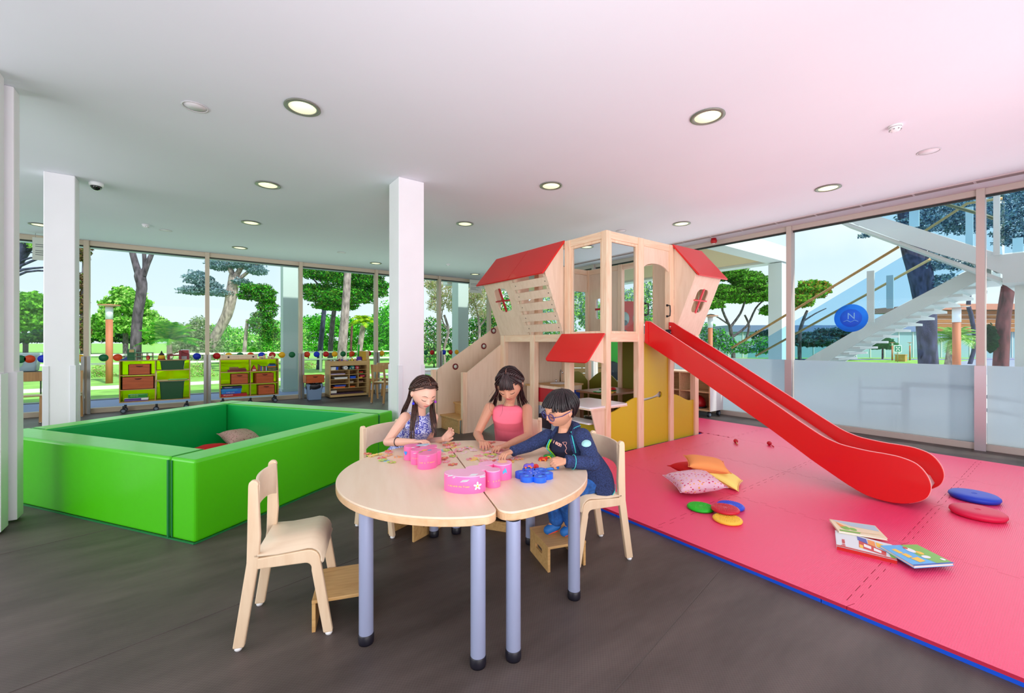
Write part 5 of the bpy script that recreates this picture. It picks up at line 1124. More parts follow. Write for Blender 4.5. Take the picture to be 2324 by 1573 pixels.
MB().prism([(-.2, 0), (.2, 0), (.24, .32), (-.24, .32)], (0, .13, 0), (1, 0, 0), (0, 0, 1), .26).build('body', cl, t, bevel=.02); MB().box(-.27, .27, -.16, .16, .32, .38).build('lid', mat('box_clear2', (204, 212, 224), .3), t, bevel=.015); MB().lathe([(0, 0), (.09, 0), (.09, .003), (0, .003)], (-.06, -.135, .17), 18, axis=(0, -1, 0)).build('round_label', mat('pale_green', (200, 240, 200), .5), t)
t = thing('metal_stand', 'dark thin legged stand under the grey plastic box outside the far left glass', 'stand', (-2.9, 13.05, -.02)); MB().box(-.3, .3, -.18, .18, .88, .905).build('tabletop', mat('console_dark', (70, 66, 62), .5), t)
for x in (-.29, .27): MB().box(x, x + .02, -.16, -.14, 0, .88).build('leg', MATS['console_dark'], t)
# ---- cabinet on casters by the right glass wall
t = thing('rolling_cabinet', 'pale open cabinet on black casters by the frosted glass', 'cabinet', (8.12, 4.42, 0)); cwl = wood('cab_wood', (220, 186, 146), (204, 168, 128), 3, 'Y')
MB().box(0, .5, 0, .02, .12, .86).build('side', mat('cab_side', (226, 222, 226), .5), t); MB().box(0, .5, 1.3, 1.32, .12, .86).build('side', cwl, t); MB().box(.0, .5, .02, 1.3, .12, .145).build('bottom', cwl, t); MB().box(0, .5, 0, 1.32, .86, .885).build('top', cwl, t)
MB().box(.02, .5, .02, 1.3, .48, .5).build('shelf_board', cwl, t); MB().box(.48, .5, .02, 1.3, .145, .86).build('back_panel', cwl, t); MB().box(0, .48, .65, .67, .145, .86).build('divider', cwl, t); MB().box(-.004, .0, 0, .02, .12, .86).build('edge_strip', cwl, t)
for x in (.07, .43):
    for y in (.06, 1.26): caster(t, x, y)
t = thing('red_ball', 'dark red ball on a black foot inside the rolling cabinet', 'ball', (8.34, 4.80, .145)); MB().lathe([(0, 0), (.17, 0), (.17, .03), (0, .03)], n=24).build('foot', black_p, t); MB().lathe([(.15, .03), (.155, .1), (.13, .18), (.07, .24), (0, .26)], n=24).build('dome', mat('ball_red', (180, 14, 30), .4), t)
# ================================================================ outside
grass = mat('lawn_grass', (138, 188, 84), .9, noise_s=1.6, noise_a=.28, bump=.4, bump_s=40); paving = mat('pale_paving', (205, 208, 214), .8, noise_s=2, noise_a=.06)
struct(MB().box(-400, 8.86, 12.6, 560, -.3, -.06).box(8.86, 560, 6, 560, -.3, -.061).build('ground_lawn', grass, fix=False))
struct(MB().box(8.86, 20, 6, 20, -.3, -.0605).build('ground_court', paving, fix=False)); struct(MB().box(8.86, 30, -30, 6, -.3, -.062).build('ground_paving', paving, fix=False)); struct(MB().box(30, 560, -200, 6, -.3, -.063).build('ground_road', mat('road', (150, 156, 176), .8), fix=False))
dk = struct(MB().box(-14, 8.8, 12.6, 15.3, -.25, -.05).build('floor_terrace', mat('deck_blue_grey', (128, 140, 176), .7), fix=False))
dkm = mat('deck_board', (140, 152, 186), .65, noise_s=8, noise_a=.1, stretch=(.1, 1, 1)); me = None
for k in range(18):
    if me is None: o = MB().box(-14, 8.8, 0, .138, 0, .03).build('deck_board', dkm, dk); me = o.data
    else: o = bpy.data.objects.new('deck_board', me); col.objects.link(o); o.parent = dk
    o.location = (0, 12.62 + k * .148, -.05)
struct(MB().box(-14, 8.5, 15.3, 15.5, -.25, .0).build('kerb', mat('kerb', (150, 150, 150), .8), fix=False)); struct(MB().box(-30, 20, 19.2, 20.6, -.2, -.045).build('path', mat('gravel', (226, 212, 208), .9, noise_s=12, noise_a=.1), fix=False))
bark = mat('bark_grey', (92, 82, 90), .9, noise_s=9, noise_a=.75, bump=1, bump_s=14, stretch=(1, 1, .35)); bark_d = mat('bark_blue', (64, 66, 92), .9, noise_s=8, noise_a=.75, bump=1, bump_s=12, stretch=(1, 1, .35)); bark_l = mat('bark_pale', (166, 148, 142), .9, noise_s=10, noise_a=.6, bump=1, bump_s=16, stretch=(1, 1, .35)); bark_r = mat('bark_red', (104, 62, 64), .9, noise_s=8, noise_a=.7, bump=1, bump_s=14, stretch=(1, 1, .35))
LM = {}
def leafm(c):
    if c not in LM:
        m = bpy.data.materials.new('leaf'); m.use_nodes = True; t = m.node_tree; t.nodes.clear(); o = t.nodes.new('ShaderNodeOutputMaterial'); d = t.nodes.new('ShaderNodeBsdfDiffuse'); a = t.nodes.new('ShaderNodeBsdfTranslucent'); x = t.nodes.new('ShaderNodeMixShader')
        d.inputs[0].default_value = srgb(*c); a.inputs[0].default_value = srgb(*c); x.inputs[0].default_value = .35; t.links.new(d.outputs[0], x.inputs[1]); t.links.new(a.outputs[0], x.inputs[2]); t.links.new(x.outputs[0], o.inputs[0]); LM[c] = m
    return LM[c]
nr_ = np.random.default_rng(5)
def foliage(blobs, n, size, cols, parent, name='foliage', aspect=.5, shell=.5):
    n = int(n * 2.0); size = size * .58
    """blobs: (centre, rx, ry, rz); n leaves in all, each a small bent quad"""
    vol = np.array([b[1] * b[2] * b[3] for b in blobs]) ** .67; cnt_ = np.maximum(8, (n * vol / vol.sum()).astype(int)); P_ = []
    for (c, rx, ry, rz), k in zip(blobs, cnt_):
        d = nr_.normal(size=(k, 3)); d /= np.linalg.norm(d, axis=1)[:, None]; r = shell + (1 - shell) * nr_.random(k) ** .6; lump = 1 + .18 * np.sin(d[:, 0] * 7 + c[0]) * np.cos(d[:, 1] * 6 + c[1] * 2) + .12 * np.sin(d[:, 2] * 9)
        P_.append(np.array(c)[None] + d * (r * lump)[:, None] * np.array([rx, ry, rz])[None])
    P_ = np.concatenate(P_); k = len(P_); a = nr_.normal(size=(k, 3)); a /= np.linalg.norm(a, axis=1)[:, None]; b = np.cross(a, nr_.normal(size=(k, 3))); b /= np.linalg.norm(b, axis=1)[:, None]
    s = size * (.6 + .8 * nr_.random(k))[:, None]; V = np.stack([P_ - a * s, P_ + b * s * aspect, P_ + a * s, P_ - b * s * aspect], 1).reshape(-1, 3)
    me = bpy.data.meshes.new(name); me.vertices.add(4 * k); me.vertices.foreach_set('co', V.ravel()); me.loops.add(4 * k); me.loops.foreach_set('vertex_index', np.arange(4 * k)); me.polygons.add(k); me.polygons.foreach_set('loop_start', np.arange(0, 4 * k, 4)); me.polygons.foreach_set('loop_total', np.full(k, 4))
    for c in cols: me.materials.append(leafm(c))
    me.polygons.foreach_set('material_index', nr_.integers(0, len(cols), k)); me.update(); me.validate(); o = bpy.data.objects.new(name, me); col.objects.link(o); o.parent = parent; tag(o, kind='stuff'); return o
def tree(label, x, z, trunk, crown, n, size, cols, bk, name='tree', base=None, branches=()):
    """everything in picture columns/rows at distance z: trunk [(x, y, width px)...], crown [(x, y, half width px, half height px)...]"""
    gy = HY + 1.62 * FX / z
    if trunk and trunk[0][1] < gy: trunk = [(trunk[0][0], gy, trunk[0][2])] + list(trunk)
    if not trunk: trunk = [(crown[0][0], gy, 3), (crown[0][0], crown[0][1], 2)]
    g = at(x, z); t = thing(name, label, 'tree' if name != 'shrub' else 'shrub', (g.x, g.y, -.06)); off = t.location
    if trunk: MB().tube(smooth_path([px(a, b, z) - off for a, b, _ in trunk], 3), [q for q in np.interp(np.linspace(0, len(trunk) - 1, 3 * (len(trunk) - 1) + 1), range(len(trunk)), [w_ / 2 * z / FX for _, _, w_ in trunk])], 10).build('trunk', bk, t, fix=False)
    for br_ in branches: MB().tube(smooth_path([px(a, b, z) - off for a, b, _ in br_], 3), [q for q in np.interp(np.linspace(0, len(br_) - 1, 3 * (len(br_) - 1) + 1), range(len(br_)), [w_ / 2 * z / FX for _, _, w_ in br_])], 7).build('branch', bk, t, fix=False)
    if crown:
        bl = []
        for i, (a, b, hw, hh) in enumerate(crown):
            zz = z + (rnd.uniform(-.5, .5)) * hw * z / FX; p = px(a, b, zz) - off; bl.append((tuple(p), hw * z / FX, hw * z / FX, hh * z / FX))
        foliage(bl, n, size, cols, t)
    return t
G1 = [(111, 176, 61), (144, 216, 77), (81, 142, 57)]; G2 = [(75, 176, 52), (117, 227, 68), (52, 128, 52)]; G3 = [(176, 227, 115), (140, 198, 90), (211, 245, 142)]; GB = [(133, 162, 176), (164, 187, 196), (106, 137, 131)]; GD = [(57, 111, 46), (90, 146, 52), (120, 153, 57), (41, 77, 41)]; GP = [(206, 206, 150), (232, 220, 210), (150, 180, 90), (214, 190, 150)]
# --- beyond the back glass, from left to right
tree('round green stone pine far across the lawn, left of the square column', 62, 60, [(58, 778, 9), (56, 755, 8), (60, 735, 6)], [(60, 700, 48, 34), (30, 712, 30, 24), (92, 706, 34, 28), (62, 735, 44, 16)], 9000, .42, G1, bark, branches=[[(56, 755, 5), (80, 735, 4), (90, 722, 3)], [(56, 760, 5), (40, 738, 4)]])
tree('dark leaning pine branches high at the far left glass', 60, 15, [(-30, 720, 40), (5, 640, 34), (35, 588, 30), (78, 530, 24)], [(82, 556, 16, 9), (98, 548, 14, 8), (60, 548, 12, 6)], 700, .07, G3, bark_d, branches=[[(15, 620, 8), (50, 602, 6), (110, 578, 4)], [(10, 632, 8), (52, 612, 6), (118, 606, 3)], [(20, 606, 5), (70, 585, 4), (120, 590, 2)], [(0, 650, 6), (60, 617, 5), (130, 616, 3)], [(40, 585, 5), (70, 573, 3), (104, 580, 2)]])
tree('reddish thin tree right of the square column', 186, 20, [(188, 835, 8), (185, 760, 6), (187, 650, 4), (190, 570, 3)], [(184, 690, 13, 30), (180, 640, 12, 20), (190, 760, 12, 40), (184, 575, 16, 22), (196, 560, 12, 10)], 2600, .10, [(128, 96, 60), (90, 70, 50), (120, 140, 60), (160, 130, 100)], bark)
tree('light green tree behind the forked trunk', 285, 42, [(285, 780, 10), (285, 720, 8)], [(282, 668, 24, 16), (262, 690, 26, 16), (305, 690, 30, 24), (250, 722, 26, 20), (290, 730, 44, 30), (330, 735, 34, 30), (225, 745, 26, 26), (360, 752, 30, 24)], 9000, .3, G3 + G1, bark)
tree('dark green hedge trees across the lawn behind the lamp post', 230, 55, [], [(205, 755, 30, 22), (245, 758, 34, 20), (290, 762, 36, 18), (330, 765, 30, 16), (150, 756, 40, 22), (110, 764, 36, 14), (50, 768, 60, 10)], 7000, .36, [(60, 110, 50), (86, 140, 64), (40, 80, 60)], bark, 'shrub')
tree('big pine trunk forking into three limbs, behind the left rolling shelf', 318, 17, [(308, 850, 24), (308, 790, 21), (312, 720, 19), (322, 655, 20), (318, 628, 22), (322, 612, 20)], [], 0, 0, [], bark, branches=[[(318, 632, 16), (308, 600, 13), (300, 570, 12), (292, 530, 11)], [(324, 625, 14), (334, 600, 11), (345, 575, 9), (356, 540, 8)], [(328, 612, 8), (328, 590, 8), (325, 545, 7)]])
def palm(label, x, y, z, r, n, cols, trunk=None, droop=.5, up=.9, wleaf=.035, bk=bark_l):
    gy = HY + 1.62 * FX / z
    trunk = [(trunk[0][0], gy, trunk[0][2])] + list(trunk) if trunk else [(x, gy, 14), (x, y, 10)]
    g = at(x, z); t = thing('palm', label, 'palm', (g.x, g.y, -.06)); off = t.location; c = px(x, y, z) - off
    if trunk: MB().tube([W_ for W_ in [px(a, b, z) - off for a, b, _ in trunk]], [w_ / 2 * z / FX for _, _, w_ in trunk], 10).build('trunk', bk, t, fix=False)
    L = r * z / FX; m = MB(); rr = random.Random(int(x)); st_ = MB()
    for i in range(n):
        a = 2 * math.pi * i / n + rr.uniform(-.2, .2); e_ = rr.uniform(.1, up); d = Vector((math.cos(a), math.sin(a), 0)); pts = []
        for k in range(9):
            s = k / 8; pts.append(c + d * (L * s * (math.cos(e_) * .9 + .1)) + UP * (L * (s * math.sin(e_) * 1.25 - droop * s * s)))
        st_.tube(pts, [.018 * (1 - .8 * k / 8) for k in range(9)], 5)
        for k in range(1, 9):
            for q in range(4):
                p = pts[k - 1].lerp(pts[k], q / 4); fwd = (pts[k] - pts[k - 1]).normalized(); sd__ = fwd.cross(UP).normalized(); ll = L * .30 * math.sin(math.pi * min(1, (k + q / 4) / 9.2)) + .02
                for s in (-1, 1):
                    tip = p + sd__ * s * ll * .8 + fwd * ll * .5 - UP * ll * .25; wv_ = fwd * wleaf; mi = rr.randrange(len(cols)); m.add([p - wv_ * .5, p + wv_ * .5, tip], [(0, 1, 2)], mi)
    st_.build('frond_stem', leafm(cols[0]), t, fix=False)
    tag(m.build('frond', [leafm(q) for q in cols], t, fix=False), kind='stuff'); return t
palm('lush green palm behind the toys of the left rolling shelf', 385, 775, 17, 72, 26, [(40, 140, 40), (84, 180, 50), (150, 200, 70)], None, .55, 1.25)
tree('grey green bushes between the palm and the second mullion', 432, 24, [], [(430, 765, 30, 30), (452, 748, 22, 26), (415, 790, 26, 20), (470, 780, 30, 26), (455, 805, 40, 16)], 5000, .12, [(150, 180, 120), (190, 200, 160), (96, 140, 80)], bark, 'shrub')
tree('tall pine with pale spreading branches left of the outdoor column', 520, 24, [(470, 815, 18), (486, 770, 20), (515, 715, 22), (526, 665, 24), (532, 625, 22)], [(500, 600, 30, 16), (450, 632, 28, 16), (440, 660, 30, 10), (478, 650, 24, 12), (560, 600, 34, 12), (585, 615, 20, 10), (500, 665, 30, 8), (545, 640, 20, 8)], 5200, .11, GB, bark_l, branches=[[(532, 632, 14), (520, 605, 10), (510, 575, 6)], [(532, 632, 14), (550, 602, 9), (556, 570, 6)], [(534, 640, 10), (562, 618, 7), (592, 592, 4)], [(526, 660, 6), (488, 668, 4), (450, 668, 3)]])
tree('dark leafy tree with a thin white trunk left of the outdoor column', 580, 21, [(552, 835, 10), (556, 780, 8), (562, 725, 7)], [(598, 668, 26, 22), (575, 655, 28, 10), (606, 700, 22, 26), (594, 735, 28, 26), (560, 672, 20, 10), (610, 755, 20, 24)], 7000, .085, GD + G2, bark_l)
tree('bright green bushes behind the second rolling shelf', 560, 30, [], [(500, 760, 30, 24), (530, 770, 40, 26), (575, 780, 44, 26), (615, 775, 34, 30), (500, 795, 50, 18), (640, 770, 40, 40), (665, 760, 30, 40)], 9000, .13, G2 + G3, bark, 'shrub')
tree('broad dark green pine crown over the craft shelf', 765, 21, [(760, 835, 0.5), (760, 700, .5)], [(745, 620, 60, 20), (800, 630, 60, 26), (730, 668, 44, 22), (790, 672, 60, 20), (840, 650, 44, 30), (700, 655, 20, 10), (850, 612, 40, 12), (760, 695, 50, 10)], 15000, .10, GD + G2, bark, branches=[[(760, 700, 5), (735, 660, 4), (700, 622, 3)], [(760, 690, 5), (730, 640, 4), (690, 605, 3)]])
tree('bluish pine trunk, first of three beside the mullion', 728, 24, [(724, 840, 13), (728, 780, 11), (733, 730, 10), (737, 690, 9)], [], 0, 0, [], bark_d)
tree('brown ivy pine trunk, second of three beside the mullion', 752, 23, [(748, 840, 13), (751, 780, 11), (755, 730, 10), (761, 690, 9)], [], 0, 0, [], bark)
tree('thick pale sunlit pine trunk above the craft shelf', 780, 17, [(774, 860, 22), (777, 790, 21), (784, 700, 18), (789, 620, 16), (791, 560, 15)], [], 0, 0, [], bark_l)
tree('thin reddish trunk between the thick trunk and the palm', 796, 26, [(795, 830, 6), (797, 780, 5), (799, 735, 5)], [], 0, 0, [], bark_r)
palm('yellow green fan palm with a thick pale trunk right of the craft shelf', 824, 733, 20, 40, 24, [(170, 210, 30), (120, 190, 40), (220, 230, 70)], [(814, 835, 13), (817, 790, 12), (824, 738, 11)], .75, 1.2)
tree('bright green hedge behind the pine trunks', 760, 36, [], [(700, 745, 34, 26), (735, 738, 40, 24), (780, 745, 40, 26), (830, 755, 44, 26), (870, 745, 30, 40), (720, 780, 50, 20), (800, 790, 60, 20), (860, 790, 40, 20), (900, 740, 60, 50)], 12000, .17, G2 + [(120, 210, 60)], bark, 'shrub')
tree('low bushes along the path under the window dots', 700, 19, [], [(215, 858, 22, 16), (250, 862, 20, 16), (450, 845, 26, 20), (475, 860, 20, 14), (700, 830, 16, 8), (230, 838, 18, 12)], 2600, .06, G3 + [(190, 150, 130)], bark, 'shrub')
tree('pale blossoming tree with bare branches left of the playhouse', 1060, 24, [(1010, 830, 6), (1008, 790, 6), (1018, 752, 6), (1008, 715, 5)], [(1000, 650, 30, 34), (975, 630, 20, 30), (1070, 650, 44, 34), (1100, 690, 36, 36), (1040, 690, 30, 24), (990, 690, 20, 20)], 7500, .085, GP, bark_l, branches=[[(1085, 800, 7), (1088, 740, 6), (1078, 690, 4), (1060, 655, 3)], [(1086, 745, 4), (1105, 722, 3), (1118, 712, 2)], [(1018, 752, 4), (1002, 720, 3), (1012, 680, 2)], [(975, 700, 5), (990, 670, 4), (1010, 640, 3)]])
tree('green bushes at the foot of the blossoming tree', 1040, 26, [], [(985, 745, 30, 24), (975, 780, 30, 20), (1030, 770, 34, 26), (1080, 755, 34, 34), (1110, 740, 40, 40), (1060, 800, 50, 16), (985, 815, 40, 12), (1150, 720, 60, 60)], 9000, .11, G2 + [(220, 200, 140), (60, 110, 90)], bark, 'shrub')
# white rail fence
t = thing('rail_fence', 'white two rail fence running across the garden behind the dots', 'fence', (0, 24, -.06)); fw_ = mat('fence_white', (242, 240, 232), .6)
for z in (1.02, .66): MB().box(-26, 20, -.02, .02, z - .04, z + .04).build('rail', fw_, t)
for k in range(20): MB().box(-26 + k * 2.4 - .05, -26 + k * 2.4 + .05, -.05, .05, 0, 1.1).build('fence_post', fw_, t)
def lamp(x, z, top, label, wpost=None):
    g = at(x, z); H = EYE - (top - HY) * z / FX + .06; t = thing('lamp_post', label, 'lamp post', (g.x, g.y, -.06)); k = H / 3.0
    MB().cyl((0, 0, 0), (0, 0, H - .58 * k), .105 * k, n=18).build('post', mat('lamp_wood', (206, 124, 86), .6, noise_s=3, noise_a=.2, stretch=(1, 1, .2)), t); MB().cyl((0, 0, H - .58 * k), (0, 0, H - .08 * k), .112 * k, n=18).build('lamp_glass', mat('lamp_white', (236, 240, 248), .3), t)
    MB().lathe([(.1 * k, H - .10 * k), (.33 * k, H - .06 * k), (.33 * k, H - .03 * k), (0, H)], n=24).build('cap', mat('lamp_cap', (196, 130, 92), .6), t); MB().lathe([(0, H - .085 * k), (.31 * k, H - .075 * k), (.31 * k, H - .06 * k), (0, H - .06 * k)], n=24).build('cap_soffit', mat('lamp_soffit', (240, 236, 226), .5), t)
lamp(248, 16, 690, 'wooden lamp post on the lawn above the left rolling shelf')
for u, lb in ((2.08, 'tall pale outdoor column behind the back glass, above the second rolling shelf'), (8.12, 'tall pale outdoor column behind the back glass, left of the playhouse stairs'), (-4.0, 'tall pale outdoor column at the far left of the terrace')):
    t = thing('outdoor_column', lb, 'column', (u, 14.5, -.06)); MB().box(0, .46, 0, .5, 0, 5.5).build('shaft', mat('ext_white', (196, 210, 204), .7), t); MB().box(-.03, .49, -.03, .53, 0, .12).build('foot', mat('ext_white', (196, 210, 204), .7), t)
# --- beyond the right glass: staircase, canopy, building, trees
ew = mat('stair_white', (226, 230, 228), .6); hw_ = wood('handrail_wood', (206, 160, 96), (190, 140, 80), 3, 'Y'); rg = glass_mat('rail_glass', (214, 236, 248), .1)
def onu(x, y, u):
    tq = (x - CX) / FX; v = u * (tq * FW.x - RT.x) / (RT.y - tq * FW.y); z = u * FW.x + v * FW.y; return Vector((u, v, EYE - (y - HY) * z / FX))
t = thing('outdoor_staircase', 'white outdoor staircase in two flights with glass railings', 'staircase', (11, 3, -.06)); off = t.location.copy()
def plate(pts, u, th, name, m):
    q = [onu(x, y, u) - off for x, y in pts]; n = len(q); vs = q + [p + Vector((th, 0, 0)) for p in q]
    return MB().add(vs, [tuple(range(n)), tuple(range(2 * n - 1, n - 1, -1))] + [(i, (i + 1) % n, (i + 1) % n + n, i + n) for i in range(n)]).build(name, m, t)
low = [(1770, 850), (1980, 727), (2183, 621), (2250, 590), (2250, 622), (2200, 647), (1980, 758), (1830, 850)]
plate(low, 11.3, .06, 'stringer', ew); lo1 = [onu(x, y, 11.3) for x, y in low]
far = [p + Vector((1.35, 0, 0)) - off for p in lo1]; n = len(far); MB().add(far + [p + Vector((.06, 0, 0)) for p in far], [tuple(range(n)), tuple(range(2 * n - 1, n - 1, -1))] + [(i, (i + 1) % n, (i + 1) % n + n, i + n) for i in range(n)]).build('stringer', ew, t)
a, b = lo1[0], lo1[3]; ns = 18
for k in range(ns):
    p = a.lerp(b, (k + .5) / ns); dv = (b.y - a.y) / ns; MB().box(11.36 - off.x, 12.65 - off.x, p.y - off.y - abs(dv) * .6, p.y - off.y + abs(dv) * .6, p.z - .30 - off.z, p.z - .25 - off.z).build('tread', ew, t)
upf = [(1890, 455), (1994, 491), (2080, 517), (2218, 562), (2275, 578), (2275, 622), (2218, 601), (2138, 578), (2059, 553), (1927, 503), (1850, 470)]
plate(upf, 10.2, .06, 'stringer', ew); up1 = [onu(x, y, 10.2) for x, y in upf]; a, b = up1[4], up1[0]
for k in range(16):
    p = a.lerp(b, (k + .5) / 16); dv = abs(b.y - a.y) / 16; MB().box(10.26 - off.x, 11.3 - off.x, p.y - off.y - dv * .6, p.y - off.y + dv * .6, p.z - .22 - off.z, p.z - .17 - off.z).build('tread', ew, t)
MB().bar(Vector((10.78, b.y, b.z - .36)) - off, Vector((10.78, a.y, a.z - .40)) - off, 1.04, .05).build('soffit', ew, t)
lp = onu(2275, 578, 10.2); MB().box(10.2 - off.x, 12.8 - off.x, lp.y - 2.6 - off.y, lp.y - off.y, lp.z - .45 - off.z, lp.z - off.z).build('landing', ew, t)
cp = onu(2330, 700, 10.9); MB().box(10.8 - off.x, 11.3 - off.x, cp.y - .45 - off.y, cp.y + .12 - off.y, 0, lp.z - .45 - off.z).build('column', ew, t)
for (p0, p1, u) in (((1660, 790), (2040, 560), 11.3), ((1715, 808), (2112, 588), 12.6)): MB().tube([onu(*p0, u) - off, onu(*p1, u) - off], .028, 8).build('handrail', hw_, t)
for (p0, p1, u) in (((1905, 470), (2230, 590), 10.6), ((2100, 455), (2250, 500), 10.3)): pass
MB().tube([onu(2140, 462, 10.3) - off, onu(2225, 486, 10.3) - off, onu(2262, 498, 10.3) - off], .025, 8).build('handrail', hw_, t)
MB().tube([onu(2098, 525, 11.5) - off, onu(2195, 462, 11.5) - off, onu(2275, 450, 11.5) - off], .025, 8).build('handrail', hw_, t)
plate([(1690, 850), (1700, 790), (2060, 575), (2190, 615), (1980, 727), (1800, 835)], 11.32, .012, 'railing_glass', rg)
plate([(1960, 455), (1900, 440), (2260, 440), (2275, 578), (2080, 517), (1994, 491)], 10.22, .012, 'railing_glass', rg); plate([(2280, 440), (2420, 400), (2420, 560), (2280, 575)], 10.22, .012, 'railing_glass', rg)
for (x, y0, y1, u, w_) in ((1976, 615, 732, 11.2, .06), (2020, 625, 700, 12.2, .06), (2262, 420, 580, 10.15, .035), (2200, 470, 560, 11.8, .05), (1707, 815, 850, 11.2, .08), (2075, 465, 515, 10.9, .07), (2310, 540, 578, 11.5, .06)):
    p, q = onu(x, y0, u) - off, onu(x, y1, u) - off; MB().box(p.x - .02, p.x + .02, p.y - w_, p.y + w_, q.z, p.z).build('railing_post', ew, t)
# canopy between the buildings
cc = at(1765, 13.8); t = thing('entrance_canopy', 'white framed canopy with beige soffit on a column, beyond the playhouse roof', 'canopy', (cc.x, cc.y, -.06)); x0 = 8.95 - cc.x
MB().box(-.2, .2, -.2, .2, 0, 4.1).build('column', ew, t); MB().box(x0, -.25, .25, 11, 4.2, 4.25).build('soffit', mat('soffit_beige', (214, 186, 146), .7), t)
MB().box(x0, .25, -.25, .25, 4.12, 4.6).build('front_beam', ew, t); MB().box(-.25, .25, .25, 11, 4.12, 4.6).build('side_beam', ew, t); MB().box(x0, -.25, .25, 11, 4.4, 4.6).build('roof_slab', ew, t); MB().box(x0, .25, 11, 11.4, 4.12, 4.6).build('rear_beam', ew, t)
for k in range(2): MB().lathe([(0, 4.19), (.12, 4.19), (.12, 4.2), (0, 4.2)], (-2.2 - k * 2, 1.9, 0), 14).build('spot_light', white_p, t)
# low building with timber upper wall
bo = at(2250, 42); t = thing('long_building', 'low building with brown timber wall over a glass front, behind the staircase', 'building', (bo.x, bo.y, -.06), -math.atan2(.5942, .8043)); tw_ = wood('timber_wall', (186, 124, 66), (150, 92, 44), .35, 'X', .7, 1)
MB().box(-26, 16, 0, 6, 0, 2.55).build('glass_front', mat('front_teal', (150, 186, 196), .3), t)
for k in range(30): MB().box(-26 + k * 1.4, -25.93 + k * 1.4, -.05, 0, 0, 2.55).build('front_mullion', ew, t)
for k in range(5): MB().box(-6.5, 16, -.35, .0, 2.55 + k * .42, 2.93 + k * .42).build('timber_board', tw_, t)
MB().box(-7, 16.4, -.9, 6, 4.68, 5.25).build('roof_edge', mat('roof_terracotta', (206, 138, 112), .6), t); MB().box(-26, -7, -.2, 6, 2.55, 3.2).build('roof_edge', mat('roof_blue', (120, 140, 180), .6), t)
MB().box(-26, 16, -5, -3.2, .0, .02).build('kerb_strip', mat('kerb_violet', (130, 130, 176), .8), t)
tree('umbrella stone pine with many curved branches under the canopy', 1690, 34, [(1664, 795, 9), (1660, 760, 8), (1656, 738, 7)], [(1700, 640, 40, 22), (1650, 622, 44, 16), (1640, 665, 40, 18), (1690, 675, 50, 14), (1735, 668, 30, 16), (1612, 690, 30, 12), (1742, 705, 16, 12)], 12000, .17, G1 + [(90, 110, 60)], bark, branches=[[(1656, 740, 6), (1640, 705, 5), (1638, 680, 4)], [(1658, 742, 6), (1680, 712, 5), (1690, 685, 4)], [(1662, 765, 6), (1695, 740, 5), (1715, 700, 4), (1735, 680, 3)], [(1656, 738, 4), (1620, 715, 3), (1604, 716, 2)], [(1690, 780, 6), (1700, 742, 5), (1690, 715, 4)]])
tree('orange green pine crown seen between the mullion and the handrails', 1835, 34, [(1815, 760, 8), (1822, 730, 7), (1832, 705, 5)], [(1838, 660, 30, 22), (1865, 655, 18, 16), (1820, 685, 22, 14)], 4200, .2, G1 + [(190, 140, 70)], bark, branches=[[(1822, 730, 4), (1850, 712, 3), (1875, 700, 2)]])
tree('leafy bushes at the foot of the canopy column', 1650, 22, [], [(1630, 770, 22, 22), (1655, 785, 18, 18), (1608, 760, 20, 26), (1690, 790, 26, 14), (1730, 785, 26, 20)], 3600, .10, G2 + GB, bark, 'shrub')
tree('massive bluish pine trunk and crown behind the staircase', 2095, 17, [(2108, 850, 36), (2104, 780, 34), (2100, 700, 38), (2088, 620, 44), (2070, 560, 40), (2060, 480, 36)], [(2110, 590, 30, 30), (2140, 640, 30, 16), (2080, 510, 50, 26), (2150, 480, 60, 30), (2210, 500, 60, 30), (2290, 470, 60, 40), (2180, 590, 40, 26), (2310, 530, 40, 30), (1965, 535, 14, 5)], 9000, .10, GB + [(60, 96, 120)], bark_d)
tree('reddish pine trunk beside the outdoor stair column', 2280, 15, [(2270, 850, 26), (2274, 780, 25), (2278, 720, 23), (2290, 640, 22), (2296, 600, 20)], [(2245, 770, 14, 30)], 700, .1, [(30, 70, 50), (50, 90, 60)], bark_r)
tree('thin bent violet trunk beside the wooden lamp post', 2215, 30, [(2200, 830, 8), (2212, 780, 7), (2205, 720, 8), (2198, 695, 8), (2200, 670, 7)], [], 0, 0, [], bark_d)
palm('green cycad palm behind the wooden lamp post', 2165, 770, 20, 60, 30, [(90, 170, 50), (150, 200, 90), (200, 220, 150)], [(2150, 840, 14), (2160, 775, 12)], .7, 1.2, .04)
tree('small round dark green tree left of the two small lamp posts', 2002, 38, [(2003, 825, 4), (2003, 790, 3)], [(2000, 775, 18, 14), (1985, 785, 14, 8), (2016, 783, 14, 10)], 2200, .2, [(40, 120, 70), (70, 150, 90)], bark)
tree('dark shrubs beyond the railings on the left of the stairs', 1900, 36, [], [(1890, 760, 50, 14), (1800, 770, 40, 14), (1950, 765, 40, 14), (1740, 765, 30, 14), (1840, 775, 60, 12)], 4500, .25, [(60, 100, 110), (90, 130, 130), (50, 84, 70)], bark, 'shrub')
tree('blurred trees seen through the panes of the playhouse tower', 1350, 34, [], [(1300, 690, 40, 40), (1350, 720, 40, 30), (1420, 690, 44, 30), (1480, 690, 40, 60), (1530, 700, 40, 50), (1560, 660, 40, 20), (1260, 720, 50, 50)], 7500, .2, GB + G3, bark, 'shrub')
lamp(2171, 12.5, 692, 'big wooden lamp post right of the massive pine trunk'); lamp(2025, 36, 777, 'left one of two small lamp posts under the stairs'); lamp(2065, 36, 777, 'right one of two small lamp posts under the stairs'); lamp(1612, 17, 715, 'wooden lamp post just right of the tilted playhouse box')
